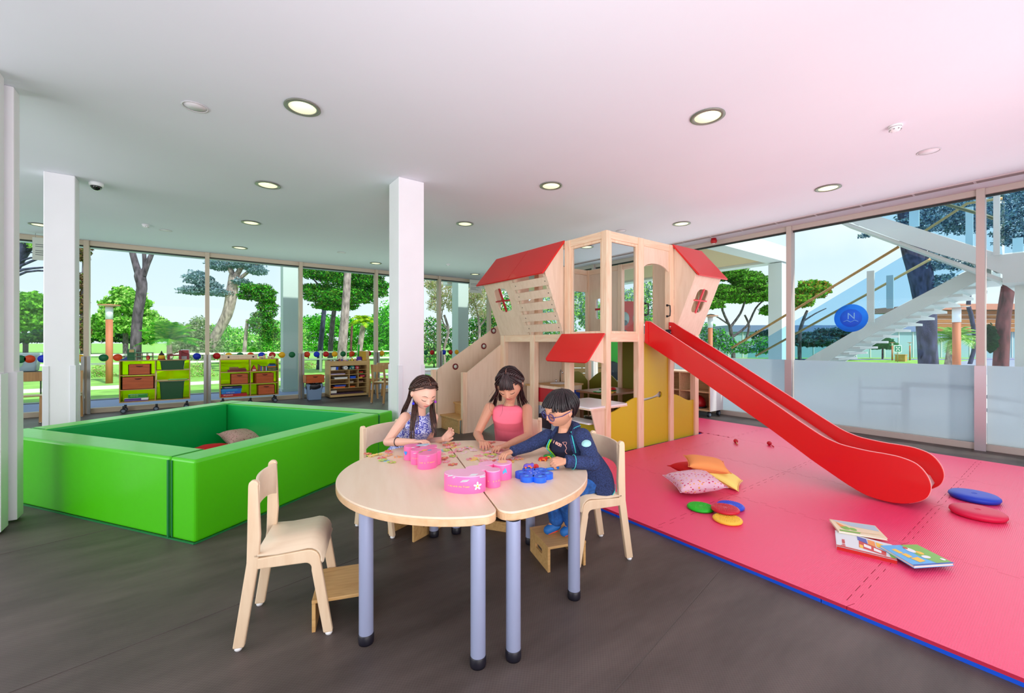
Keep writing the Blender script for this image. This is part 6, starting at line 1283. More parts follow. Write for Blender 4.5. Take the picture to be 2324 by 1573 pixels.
bx_ = at(2045, 34); t = thing('litter_box', 'small wooden box on the grass between the small lamp posts', 'box', (bx_.x, bx_.y, -.06)); MB().box(-.35, .35, -.3, .3, 0, .5).build('body', hw_, t); MB().box(-.38, .38, -.33, .33, .5, .56).build('lid', hw_, t)
s_ = at(2037, 33); t = thing('assembly_sign', 'small green and white meeting point sign on a post', 'sign', (s_.x, s_.y, -.06), -math.atan2(.5942, .8043)); MB().cyl((0, 0, 0), (0, 0, 1.2), .03).build('post', steel, t); MB().box(-.3, .3, -.02, .02, .75, 1.3).build('panel', cw, t); MB().box(-.25, .25, -.03, -.02, .8, 1.25).build('green_field', mat('sign_green', (20, 130, 100), .5), t)
q_ = MB()
for a in (45, 135, 225, 315): q_.prism([(.05, -.03), (.2, -.03), (.2, .03), (.05, .03)], (0, -.031, 1.02), (math.cos(R(a)), 0, math.sin(R(a))), (-math.sin(R(a)), 0, math.cos(R(a))), .004)
q_.build('arrow_mark', cw, t, fix=False)
# grey frames and rails standing outside, blurred by the frosted film
t = thing('metal_barrier', 'grey metal barrier dimly seen through the frosted glass at right', 'barrier', (9.2, 1.5, -.06)); off = t.location.copy(); gm_ = mat('frame_grey', (110, 116, 156), .5)
def ubar(p0, p1, w_, u=9.12): MB().bar(onu(*p0, u) - off, onu(*p1, u) - off, .04, w_).build('bar', gm_, t)
ubar((2055, 868), (2055, 990), .09); ubar((2050, 872), (2216, 882), .07); ubar((1950, 880), (2050, 882), .03, 9.3); ubar((1950, 913), (2050, 917), .03, 9.3); ubar((1952, 860), (1952, 975), .03, 9.3); ubar((2235, 900), (2324, 912), .05, 9.3); ubar((2235, 930), (2324, 945), .05, 9.3); ubar((2216, 872), (2216, 1010), .06)
# round blue emblem on the right glass
p = onu(1931, 722, 8.78); t = thing('glass_emblem', 'round blue emblem stuck on the right glass wall', 'sticker', p)
MB().lathe([(0, 0), (.232, 0), (.232, .002), (0, .002)], (0, 0, 0), 40, axis=(-1, 0, 0)).build('disc', acryl('emblem_blue', (84, 178, 255)), t); MB().lathe([(0, .002), (.15, .002), (.15, .004), (0, .004)], (0, 0, 0), 32, axis=(-1, 0, 0)).build('inner_disc', acryl('emblem_blue2', (104, 192, 255)), t)
em = mat('emblem_line', (120, 200, 252), .4); Mz = Matrix(((0, -1, 0), (0, 0, 1), (-1, 0, 0))).transposed(); text('emblem_letter', 'N', .15, em, t, (-.0055, .052, -.015), Mz, align='LEFT')
MB().tube([(-.006, .10, -.06), (-.006, .05, -.035), (-.006, 0, -.07), (-.006, -.05, -.035), (-.006, -.10, -.06)], .006, 5).build('emblem_wave', em, t)
# green utility vehicle seen through the lower playhouse
g = at(1387, 16.7); t = thing('green_vehicle', 'bright green utility vehicle with big wheels outside, seen through the lower playhouse', 'vehicle', (g.x, g.y, -.06), -math.atan2(.5942, .8043)); vg = mat('vehicle_green', (40, 200, 40), .35, coat=.3)
MB().prism([(-.4, .62), (.5, .62), (.55, .8), (1.9, .8), (1.95, .62), (2.6, .62), (2.6, 1.35), (2.3, 1.6), (-.1, 1.6), (-.38, 1.2)], (0, 0, 0), (1, 0, 0), (0, 0, 1), -1.2).build('body', vg, t, bevel=.04); MB().box(.3, 2.2, .1, 1.1, 1.6, 2.2).build('cab', mat('veh_glass', (120, 150, 150), .2), t, bevel=.05)
for x in (0, 2.1):
    for y in (-.05, 1.05):
        wl = MB().lathe([(.2, -.11), (.34, -.11), (.4, -.07), (.4, .07), (.34, .11), (.2, .11)], (x, y, .4), 28, axis=(0, 1, 0)).build('wheel', mat('veh_tyre', (54, 60, 74), .6), t); MB().lathe([(0, -.07), (.22, -.09), (.25, -.1), (.25, -.06), (0, -.05)], (x, y, .4), 24, axis=(0, 1, 0)).build('rim', mat('veh_rim', (232, 234, 206), .4), wl); MB().lathe([(0, -.12), (.07, -.11), (.08, -.07), (0, -.07)], (x, y, .4), 12, axis=(0, 1, 0)).build('hub', mat('veh_hub', (50, 60, 84), .4), wl)
g = at(1320, 15.5); t = thing('timber_screen', 'pale horizontal timber screen outside, seen under the playhouse awning', 'screen', (g.x, g.y, -.06), -math.atan2(.5942, .8043))
for k in range(9): MB().box(-.9, 1.0, 0, .04, .05 + k * .19, .22 + k * .19).build('board', hw_, t, bevel=.01)
for x in (-.9, .0, .96): MB().box(x, x + .05, .04, .09, 0, 1.8).build('post', steel, t)
g = at(1432, 13.5); t = thing('red_play_panel', 'red outdoor play panel with two round grey eyes, seen through the tower pane', 'play panel', (g.x, g.y, -.06), -math.atan2(.5942, .8043))
MB().prism([(-.35, 2.1), (-.33, 2.85), (.36, 2.85), (.3, 2.2), (.2, 1.95), (0, 1.85), (-.2, 1.95)], (0, 0, 0), (1, 0, 0), (0, 0, 1), -.06).build('panel', mat('play_red', (226, 70, 64), .5), t)
for x in (-.2, .2): MB().lathe([(0, 0), (.14, 0), (.14, .03), (0, .03)], (x, 0, 2.3), 20, axis=(0, -1, 0), sy=1.5).build('pale_patch', mat('play_grey', (170, 190, 186), .5), t); MB().lathe([(0, .03), (.085, .03), (.085, .05), (0, .05)], (x, 0, 2.16), 18, axis=(0, -1, 0)).build('eye_disc', mat('play_dark', (96, 110, 116), .4), t)
MB().cyl((0, .05, 0), (0, .05, 1.95), .05).build('pole', steel, t)
# ================================================================ the three children
def head_surf(d):
    """unit direction -> point of a child's head, chin at about -1, forward +y"""
    x, y, z = d; t = max(0, -z); u = max(0, z)
    X = .74 * x * (1 - .42 * t ** 1.4) * (1 + .03 * u); Z = z * (1.0 if z > 0 else .98)
    Y = y * (.93 if y > 0 else 1.0 * (1 - .42 * t ** .8) * (1 + .05 * u))
    if y > 0: Y *= 1 - .05 * t; Y += .05 * t * y
    if y > 0:
        f = y ** .7; e = lambda a, b, s1, s2: math.exp(-((X - a) / s1) ** 2 - ((Z - b) / s2) ** 2)
        Y += f * (-.075 * (e(.30, -.03, .17, .12) + e(-.30, -.03, .17, .12)) + .05 * (e(.30, -.05, .12, .07) + e(-.30, -.05, .12, .07)) + .03 * (e(.28, .15, .2, .06) + e(-.28, .15, .2, .06)))
        k = 0 if Z > .08 else (.08 - Z) / .36 if Z > -.28 else max(0, 1 - (-.28 - Z) / .07)
        Y += f * (.17 * k * math.exp(-(X / .095) ** 2) + .06 * (e(.085, -.29, .05, .05) + e(-.085, -.29, .05, .05)))
        Y += f * (.05 * (e(.38, -.28, .2, .2) + e(-.38, -.28, .2, .2)) + .055 * math.exp(-(X / .2) ** 2) * (math.exp(-((Z + .455) / .035) ** 2) + 1.1 * math.exp(-((Z + .545) / .04) ** 2)) + .02 * math.exp(-(X / .25) ** 2 - ((Z + .5) / .14) ** 2))
        Y += f * (-.03 * math.exp(-(X / .22) ** 2 - ((Z + .66) / .06) ** 2) + .11 * math.exp(-(X / .2) ** 2 - ((Z + .80) / .12) ** 2))
    return Vector((X, Y, Z))
def dirs(n, m):
    for i in range(m + 1):
        ph = math.pi * i / m
        for j in range(n): th = 2 * math.pi * j / n; yield (math.sin(ph) * math.cos(th), math.sin(ph) * math.sin(th), math.cos(ph))
def head_mesh(m, M, S, n=88, k=88):
    vs = [M @ (head_surf(d) * S) for d in dirs(n, k)]
    m.add(vs, [(i * n + j, (i + 1) * n + j, (i + 1) * n + (j + 1) % n, i * n + (j + 1) % n) for i in range(k) for j in range(n)], 0, True)
    for s in (-1, 1):
        Re = Matrix.Rotation(R(-18 * s), 3, 'Z')
        m.ell(M @ (Vector((s * .74, -.06, -.10)) * S), .045 * S * 1.2, .14 * S, .20 * S, 12, 10, rot=M.to_3x3() @ Re)
        m.ell(M @ (Vector((s * .78, -.10, -.06)) * S), .05 * S, .11 * S, .15 * S, 12, 10, rot=M.to_3x3() @ Re)
def limb(m, pts, rs, n=14):
    pts = [Vector(p) for p in pts]
    for i in range(len(pts) - 1): m.cyl(pts[i], pts[i + 1], rs[i], rs[i + 1], n)
    for p, r in zip(pts, rs): m.ell(p, r, r, r, n, 10)
def hand(m, wrist, f, nrm, thumb, curl=(25, 35, 25), k=1.0, spread=8, each=(0, 0, 0, 0), tcurl=20):
    """f finger direction, nrm back of the hand, thumb = +1/-1 side of the thumb along nrm x f"""
    f = Vector(f).normalized(); nrm = Vector(nrm); nrm = (nrm - f * nrm.dot(f)).normalized(); s = nrm.cross(f).normalized() * thumb
    W = Vector(wrist); kn = []
    for i, (o, l) in enumerate(((.024, .070), (.008, .074), (-.009, .070), (-.024, .063))):
        a = W + s * o * .55 * k + f * .006 * k; b = W + s * o * k + f * l * k; limb(m, [a, b], [.0135 * k, .0105 * k], 10); kn.append(b)
    m.ell(W + f * .036 * k, .03 * k, .036 * k, .013 * k, 14, 8, rot=Matrix((s, f, nrm)).transposed())
    for i, (b, L_) in enumerate(zip(kn, (.056, .062, .058, .046))):
        ang = R((1.2 - i) * spread); d = (f * math.cos(ang) + s * math.sin(ang)).normalized(); p = b; bend = each[i]; pts = [p]; rr = [.0092 * k]
        for q, (sl_, cc) in enumerate(zip((.46, .30, .24), curl)):
            bend += cc; dd = d * math.cos(R(bend)) - nrm * math.sin(R(bend)); p = p + dd * L_ * sl_ * k; pts.append(p); rr.append((.0083, .0076, .0066)[q] * k)
        limb(m, pts, rr, 10)
    a = W + s * .016 * k + f * .012 * k; d = (s * .75 + f * .7 - nrm * .25).normalized(); b = a + d * .036 * k
    d2 = (d * .6 + f * .75 - nrm * math.sin(R(tcurl))).normalized(); c = b + d2 * .027 * k; e = c + (d2 + f * .3 - nrm * .2).normalized() * .022 * k
    limb(m, [a, b, c, e], [.014 * k, .0105 * k, .0095 * k, .0075 * k], 10)
def remesh(name, m, mats, parent, voxel=.003, it=4, fac=.5):
    me = m.mesh(name, mats); o = bpy.data.objects.new(name, me); col.objects.link(o)
    b = bmesh.new(); b.from_mesh(me); bmesh.ops.remove_doubles(b, verts=b.verts, dist=1e-6); bmesh.ops.recalc_face_normals(b, faces=b.faces); b.to_mesh(me); b.free()
    r = o.modifiers.new('r', 'REMESH'); r.mode = 'VOXEL'; r.voxel_size = voxel; r.use_smooth_shade = True
    s = o.modifiers.new('s', 'SMOOTH'); s.iterations = it; s.factor = fac
    bpy.context.view_layer.update(); dg = bpy.context.evaluated_depsgraph_get()
    nm = bpy.data.meshes.new_from_object(o.evaluated_get(dg)); bpy.data.objects.remove(o)
    nm.materials.clear()
    for q in (mats if isinstance(mats, (list, tuple)) else [mats]): nm.materials.append(q)
    nm.name = name; o = bpy.data.objects.new(name, nm); col.objects.link(o); o.parent = parent
    nm.polygons.foreach_set('use_smooth', [True] * len(nm.polygons)); nm.polygons.foreach_set('material_index', [0] * len(nm.polygons)); return o
def paint(o, fn, idx):
    for p in o.data.polygons:
        if fn(p.center): p.material_index = idx
def headM(c, yaw, pitch, roll):
    """yaw: 0 faces the camera, + towards picture right; pitch + looks down; roll + leans to picture right"""
    f = (-FW * math.cos(R(yaw)) + RT * math.sin(R(yaw))); f = f * math.cos(R(pitch)) - UP * math.sin(R(pitch))
    s = f.cross(UP).normalized(); u = s.cross(f).normalized()
    s, u = s * math.cos(R(roll)) + u * math.sin(R(roll)), u * math.cos(R(roll)) - s * math.sin(R(roll))
    M = Matrix((s, f, u)).transposed().to_4x4(); M.translation = c; return M
hair_cache = {}
def hair_mat(name, c, c2, rough=.38):
    m = bpy.data.materials.new(name); m.use_nodes = True; t = m.node_tree; b = t.nodes['Principled BSDF']
    g = t.nodes.new('ShaderNodeTexCoord'); mp = t.nodes.new('ShaderNodeMapping'); mp.inputs['Scale'].default_value = (160, 160, 12); n = t.nodes.new('ShaderNodeTexNoise'); n.inputs['Scale'].default_value = 1; n.inputs['Detail'].default_value = 3
    r = t.nodes.new('ShaderNodeValToRGB'); r.color_ramp.elements[0].color = srgb(*c2); r.color_ramp.elements[1].color = srgb(*c); r.color_ramp.elements[0].position = .35; r.color_ramp.elements[1].position = .68
    t.links.new(g.outputs['Object'], mp.inputs[0]); t.links.new(mp.outputs[0], n.inputs[0]); t.links.new(n.outputs[0], r.inputs[0]); t.links.new(r.outputs[0], b.inputs['Base Color'])
    bp = t.nodes.new('ShaderNodeBump'); bp.inputs['Strength'].default_value = .5; bp.inputs['Distance'].default_value = .003; t.links.new(n.outputs[0], bp.inputs['Height']); t.links.new(bp.outputs[0], b.inputs['Normal'])
    b.inputs['Roughness'].default_value = rough; b.inputs['Specular IOR Level'].default_value = .4; return m
def hair_shell(M, S, keep, k, name, mt, parent, th=.008, lift=None):
    n, q = 96, 72; D = list(dirs(n, q)); P_ = [head_surf(d) for d in D]
    vs = [M @ ((p * (k + (lift(p) if lift else 0)) + Vector((0, 0, .03)))* S) for p in P_]
    m = MB(); fs = []
    for i in range(q):
        for j in range(n):
            f = (i * n + j, (i + 1) * n + j, (i + 1) * n + (j + 1) % n, i * n + (j + 1) % n); c = sum((P_[v] for v in f), Vector()) / 4
            if keep(c): fs.append(f)
    m.add(vs, fs, 0, True)
    return m.build(name, mt, parent, solid=th, fix=False)
def locks(name, paths, mt, parent, n, spread, r, seed=1, taper=.35, flat=.6):
    """each path: list of world points; n strands round it"""
    rr = random.Random(seed); m = MB()
    for pi_, path in enumerate(paths):
        for i in range(n):
            off = Vector((rr.gauss(0, 1), rr.gauss(0, 1), rr.gauss(0, .4))) * spread; ph = rr.uniform(0, 6)
            pts = smooth_path([Vector(p) + off * (.35 + .65 * j / max(1, len(path) - 1)) + Vector((math.sin(ph + j), math.cos(ph + j * 1.3), 0)) * spread * .25 for j, p in enumerate(path)], 3)
            k = len(pts); m.tube(pts, [r * rr.uniform(.7, 1.1) * (1 - (1 - taper) * (j / (k - 1)) ** 3) for j in range(k)], 6, flat=flat)
    return m.build(name, mt, parent, fix=False)
def surf_path(M, S, ds, k=1.10):
    return [M @ ((head_surf(Vector(d).normalized()) * k + Vector((0, 0, .03))) * S) for d in ds]
def face_bits(M, S, parent, lashc, browc, skin, open_=False, brow_z=.16):
    fp = lambda x, z, o=.0: M @ ((head_at(x, z) + Vector((0, o, 0))) * S)
    for s in (-1, 1):
        MB().tube([fp(s * x, z, .012) for x, z in ((.14, brow_z - .02), (.24, brow_z + .03), (.34, brow_z + .03), (.46, brow_z - .03))], [.010 * S * 2, .016 * S * 2, .014 * S * 2, .006 * S * 2], 6, flat=.5).build('eyebrow', browc, parent, fix=False)
        MB().tube([fp(s * x, z, .014) for x, z in ((.17, -.07), (.23, -.115), (.31, -.13), (.39, -.11), (.45, -.06))], [.004 * S * 2, .013 * S * 2, .015 * S * 2, .013 * S * 2, .006 * S * 2], 6, flat=.6).build('eyelashes', lashc, parent, fix=False)
        MB().tube([fp(s * x, z, .002) for x, z in ((.18, .0), (.26, .045), (.36, .045), (.45, -.01))], .0045 * S * 2, 5).build('eyelid_fold', skin, parent, fix=False)
def head_at(x, z):
    """front surface point at lateral x, height z (head units)"""
    lo = None; zz = max(-.97, min(.97, z))
    for k in range(3): pass
    best = None
    for i in range(-14, 15):
        th = R(90 + i * 4.5); c = math.sqrt(max(0, 1 - zz * zz)); p = head_surf((c * math.cos(th), c * math.sin(th), zz))
        if best is None or abs(p.x - x) < abs(best.x - x): best = p
    # refine laterally by linear interpolation of the angle
    c = math.sqrt(max(0, 1 - zz * zz)); a, b = R(25), R(155)
    for _ in range(24):
        mth = (a + b) / 2; p = head_surf((c * math.cos(mth), c * math.sin(mth), zz))
        if p.x > x: a = mth
        else: b = mth
    return p
def lip_test(M, S):
    Mi = M.inverted()
    def f(c):
        q = (Mi @ c) / S
        return q.y > .55 and abs(q.x) < .19 and abs(q.z + .5) < .075 * (1 - (abs(q.x) / .21) ** 2) ** .5
    return f
def torso_loft(m, rings, lat, n=28):
    """rings: (centre, half width, half depth); lat: lateral axis"""
    lat = Vector(lat).normalized(); vs = []
    for i, (c, a, b) in enumerate(rings):
        c = Vector(c); nx = Vector(rings[min(i + 1, len(rings) - 1)][0]) - Vector(rings[max(i - 1, 0)][0]); fw = nx.cross(lat).normalized()
        for j in range(n):
            t = 2 * math.pi * j / n; ct, st = math.cos(t), math.sin(t); p = 2.5
            vs.append(c + lat * a * (abs(ct) ** (2 / p)) * (1 if ct > 0 else -1) + fw * b * (abs(st) ** (2 / p)) * (1 if st > 0 else -1))
    k = len(rings); m.add(vs, [(i * n + j, i * n + (j + 1) % n, (i + 1) * n + (j + 1) % n, (i + 1) * n + j) for i in range(k - 1) for j in range(n)] + [tuple(range(n - 1, -1, -1)), tuple(range((k - 1) * n, k * n))], 0, True)
lipA = mat('lips_light', (206, 112, 108), .4); lipB = mat('lips_tan', (186, 92, 88), .4); lipC = mat('lips_boy', (202, 104, 94), .4)
skA = mat('skin_light', (230, 180, 158), .5, sub=.08); skB = mat('skin_tan', (204, 146, 118), .5, sub=.08); skC = mat('skin_boy', (214, 156, 126), .5, sub=.08)
hA = hair_mat('hair_brown', (84, 56, 46), (38, 22, 20)); hB = hair_mat('hair_darkbrown', (62, 38, 38), (22, 12, 16)); hC = hair_mat('hair_black', (46, 34, 36), (16, 10, 14), .34)
brow = mat('brow_dark', (52, 34, 30), .6); lash = mat('lash_dark', (36, 20, 20), .6)
W = Vector
# ---------------------------------------------------------------- girl in the blue dress
def girl_blue():
    t = thing('person', 'girl in blue patterned dress with long brown hair, seated left, forearm on table', 'person', (1.30, 3.40, 0)); off = t.location.copy()
    z0 = 3.36; S = .121
    hc = px(961, 892, 3.28); M = headM(hc, 37, 22, 4)
    neck = px(955, 936, 3.36); shR = px(920, 948, 3.30); shL = px(983, 948, 3.46); mid = (shR + shL) / 2
    hip = W((1.37, 3.42, .52)); lat = (shL - shR)
    b = MB(); head_mesh(b, M, S)
    limb(b, [hc + M.to_3x3() @ W((0, -.38, -.40)) * S, neck, mid + W((0, 0, .0))], [.046, .040, .05])
    torso_loft(b, [(hip, .12, .09), (hip * .7 + mid * .3, .105, .085), (hip * .35 + mid * .65, .118, .085), (mid - UP * .03, .12, .07), (mid + UP * .012, .09, .05)], lat)
    elR = px(879, 1003, 3.22); wrR = px(941, 1003, 3.08)
    limb(b, [shR, (shR + elR) / 2 + W((0, 0, .004)), elR], [.044, .037, .031]); limb(b, [elR, (elR * .6 + wrR * .4), wrR], [.032, .031, .021])
    hand(b, wrR + (wrR - elR).normalized() * .008, (wrR - elR).normalized() * 1 + RT * .5 + UP * .12, UP + FW * .1, 1, (28, 30, 22), .98, 7)
    elL = px(972, 1003, 3.52); wrL = px(1006, 997, 3.34)
    limb(b, [shL, elL], [.042, .031]); limb(b, [elL, wrL], [.031, .021])
    hand(b, wrL, RT * .85 + UP * .75 - FW * .1, FW * .75 - UP * .25 + RT * .35, 1, (18, 24, 18), .98, 6, tcurl=10)
    # legs under the table, bare feet on the foot step
    for s, dx in ((-1, -.075), (1, .075)):
        l = lat.normalized() * dx; kn = W((1.40, 3.10, .52)) + l * 1.3; an = W((1.42, 3.06, .22)) + l; ft = an + W((.04, -.11, -.035))
        limb(b, [hip + l, kn, an], [.075, .052, .032]); limb(b, [an + W((0, 0, -.02)), ft], [.028, .02]); b.ell(ft + W((.008, -.02, 0)), .03, .035, .014)
    b.v = [tuple(W(p) - off) for p in b.v]
    o = remesh('body', b, [skA, lipA], t, .0028, 3, .4); Mo = M.copy(); Mo.translation = M.translation - off; paint(o, lip_test(Mo, S), 1)
    face_bits(Mo, S, t, lash, brow, skA)
    # dress
    d = MB(); dr = mat('dress_base', (70, 84, 200), .8)
    torso_loft(d, [(hip - UP * .02, .128, .115), (hip * .8 + mid * .2, .122, .11), (hip * .5 + mid * .5, .122, .106), (hip * .3 + mid * .7, .127, .1), (mid - UP * .055, .122, .09), (mid - UP * .02, .110, .078), (mid + UP * .006, .088, .066), (mid + UP * .022, .066, .056)], lat)
    for p in (shR, shL):
        q = mid + (p - mid) * .70; limb(d, [q - UP * .06 - FW * .055, q + UP * .024, q - UP * .06 + FW * .05], [.024, .02, .024], 12)
    limb(d, [hip, W((1.42, 3.14, .5))], [.14, .11])
    d.v = [tuple(W(p) - off) for p in d.v]
    m = bpy.data.materials.new('dress_print'); m.use_nodes = True; tt_ = m.node_tree; bb = tt_.nodes['Principled BSDF']; g = tt_.nodes.new('ShaderNodeTexCoord')
    nn = tt_.nodes.new('ShaderNodeTexNoise'); nn.inputs['Scale'].default_value = 62; nn.inputs['Detail'].default_value = 2; nn.inputs['Distortion'].default_value = 1.6
    cr_ = tt_.nodes.new('ShaderNodeValToRGB'); cr_.color_ramp.interpolation = 'CONSTANT'; cr_.color_ramp.elements[0].color = srgb(38, 44, 176); cr_.color_ramp.elements[1].position = .5; cr_.color_ramp.elements[1].color = srgb(214, 220, 250); e_ = cr_.color_ramp.elements.new(.44); e_.color = srgb(96, 110, 214)
    tt_.links.new(g.outputs['Object'], nn.inputs[0]); tt_.links.new(nn.outputs[0], cr_.inputs[0]); tt_.links.new(cr_.outputs[0], bb.inputs['Base Color']); bb.inputs['Roughness'].default_value = .85
    remesh('dress', d, m, t, .005, 6, .5)
    # coral trim across the chest
    c0 = hip * .42 + mid * .58 - off; fw = (mid - hip).cross(lat).normalized(); fw = fw if fw.dot(-FW) > 0 else -fw; la = lat.normalized()
    pr = MB(); pr.tube([c0 + la * .134 * math.sin(a) + fw * .121 * abs(math.cos(a)) ** .8 for a in [R(x) for x in range(-84, 85, 8)]], .0042, 6); pr.build('dress_trim', mat('coral_trim', (226, 80, 96), .6), t, fix=False)
    Mi = Mo
    # hair: shell, braid at the hairline, long falls
    keep = lambda c: (c.z > .60 - .1 * (c.y < .3)) or (c.y < .30 - .0 and c.z > -.1 and c.z > -.9) or (c.y < .05 and c.z > -.55 and not (c.y > -.28 and abs(c.x) > .45 and c.z < .06)) 
    def keepA(c):
        if c.y > .1: return c.z > .60 - .75 * max(0, .50 - c.y)
        if c.y > -.26: return c.z > .12
        return c.z > -.78
    hair_shell(Mo, S, keepA, 1.07, 'hair', hA, t, .006)
    sp = lambda *ds: surf_path(Mo, S, ds, 1.12)
    pa = []
    for s in (-1, 1):
        for a in (.55, .42, .28, .12, -.05, -.25, -.45, -.65): pa.append(sp((.02 * s, a, .95 - .35 * max(0, -a)), (s * .42, a - .08, .8), (s * .8, a - .25, .42), (s * .78, -.55 + a * .15, .0), (s * .55, -.85, -.45)))
    locks('hair_locks', pa, hA, t, 7, .004, .0042, 4, .8)
    # braid along the side of the head
    br = MB(); base = smooth_path(sp((-.12, .58, .84), (-.5, .42, .74), (-.82, .12, .50), (-.96, -.2, .22), (-.86, -.55, -.05)), 6)
    br2 = smooth_path(sp((.12, .58, .84), (.5, .42, .74), (.82, .12, .50), (.96, -.2, .22)), 6)
    for ln in (base, br2):
        for i, p in enumerate(ln): br.ell(p + W((0, 0, .004 * (-1) ** i)), .0115, .009, .009, 8, 6)
    br.build('braid', hA, t, fix=False)
    q = lambda x, y, z: px(x, y, z) - off
    locks('temple_hair', [sp((s * .15, .74, .66), (s * .55, .62, .54), (s * .84, .34, .32), (s * .97, -.02, .12), (s * .9, -.3, .0)) for s in (-1, 1)], hA, t, 8, .004, .004, 45, .6)
    falls = [[q(938, 880, 3.36), q(931, 905, 3.40), q(922, 925, 3.42), q(912, 950, 3.46), q(903, 985, 3.48)], [q(932, 880, 3.42), q(926, 905, 3.46), q(914, 930, 3.46), q(908, 955, 3.5)],
             [q(940, 905, 3.28), q(938, 925, 3.22), q(937, 945, 3.17), q(936, 968, 3.15), q(935, 996, 3.14)], [q(944, 912, 3.28), q(942, 930, 3.21), q(942, 952, 3.16), q(938, 978, 3.14)],
             [q(984, 905, 3.38), q(985, 925, 3.38), q(987, 945, 3.36), q(989, 965, 3.34), q(987, 990, 3.33)], [q(979, 915, 3.4), q(978, 935, 3.34), q(980, 955, 3.3), q(984, 982, 3.28)]]
    locks('long_hair', falls, hA, t, 13, .009, .0045, 9, .4)
    locks('loose_strand', [[q(938, 925, 3.3), q(942, 934, 3.22), q(940, 945, 3.2)], [q(944, 905, 3.24), q(948, 922, 3.2), q(944, 936, 3.2)]], hA, t, 2, .002, .0012, 5)
    pt = MB().tube(surf_path(Mo, S, ((.0, .66, .76), (.0, .45, .9), (.0, .2, 1.0)), 1.10), .0022, 6).build('hair_parting', mat('parting', (186, 130, 110), .6), t, fix=False)
    for x, y, z, c in ((938, 916, 3.215, blue_p), (988, 912, 3.3, purple_p)):
        e = MB(); cpt = q(x, y, z); e.lathe([(.001, -.011)] + [(.0105 * math.cos(R(a)), .0105 * math.sin(R(a))) for a in range(-75, 76, 15)] + [(.001, .011)], cpt, 12); e.cyl(cpt + UP * .01, cpt + UP * .026, .0012, n=6); e.build('earring', mat('ear_blue', (34, 40, 210), .4) if c is blue_p else mat('ear_purple', (150, 50, 190), .4), t, fix=False)
    dn = (wrR - elR).normalized(); u_, v_ = frame_of(dn); cb_ = elR * .62 + wrR * .38 - off
    MB().tube([cb_ + (u_ * math.cos(a) + v_ * math.sin(a)) * .0335 for a in [k * math.pi / 12 for k in range(25)]], .0028, 6).build('wrist_band', black_p, t, fix=False)
girl_blue()
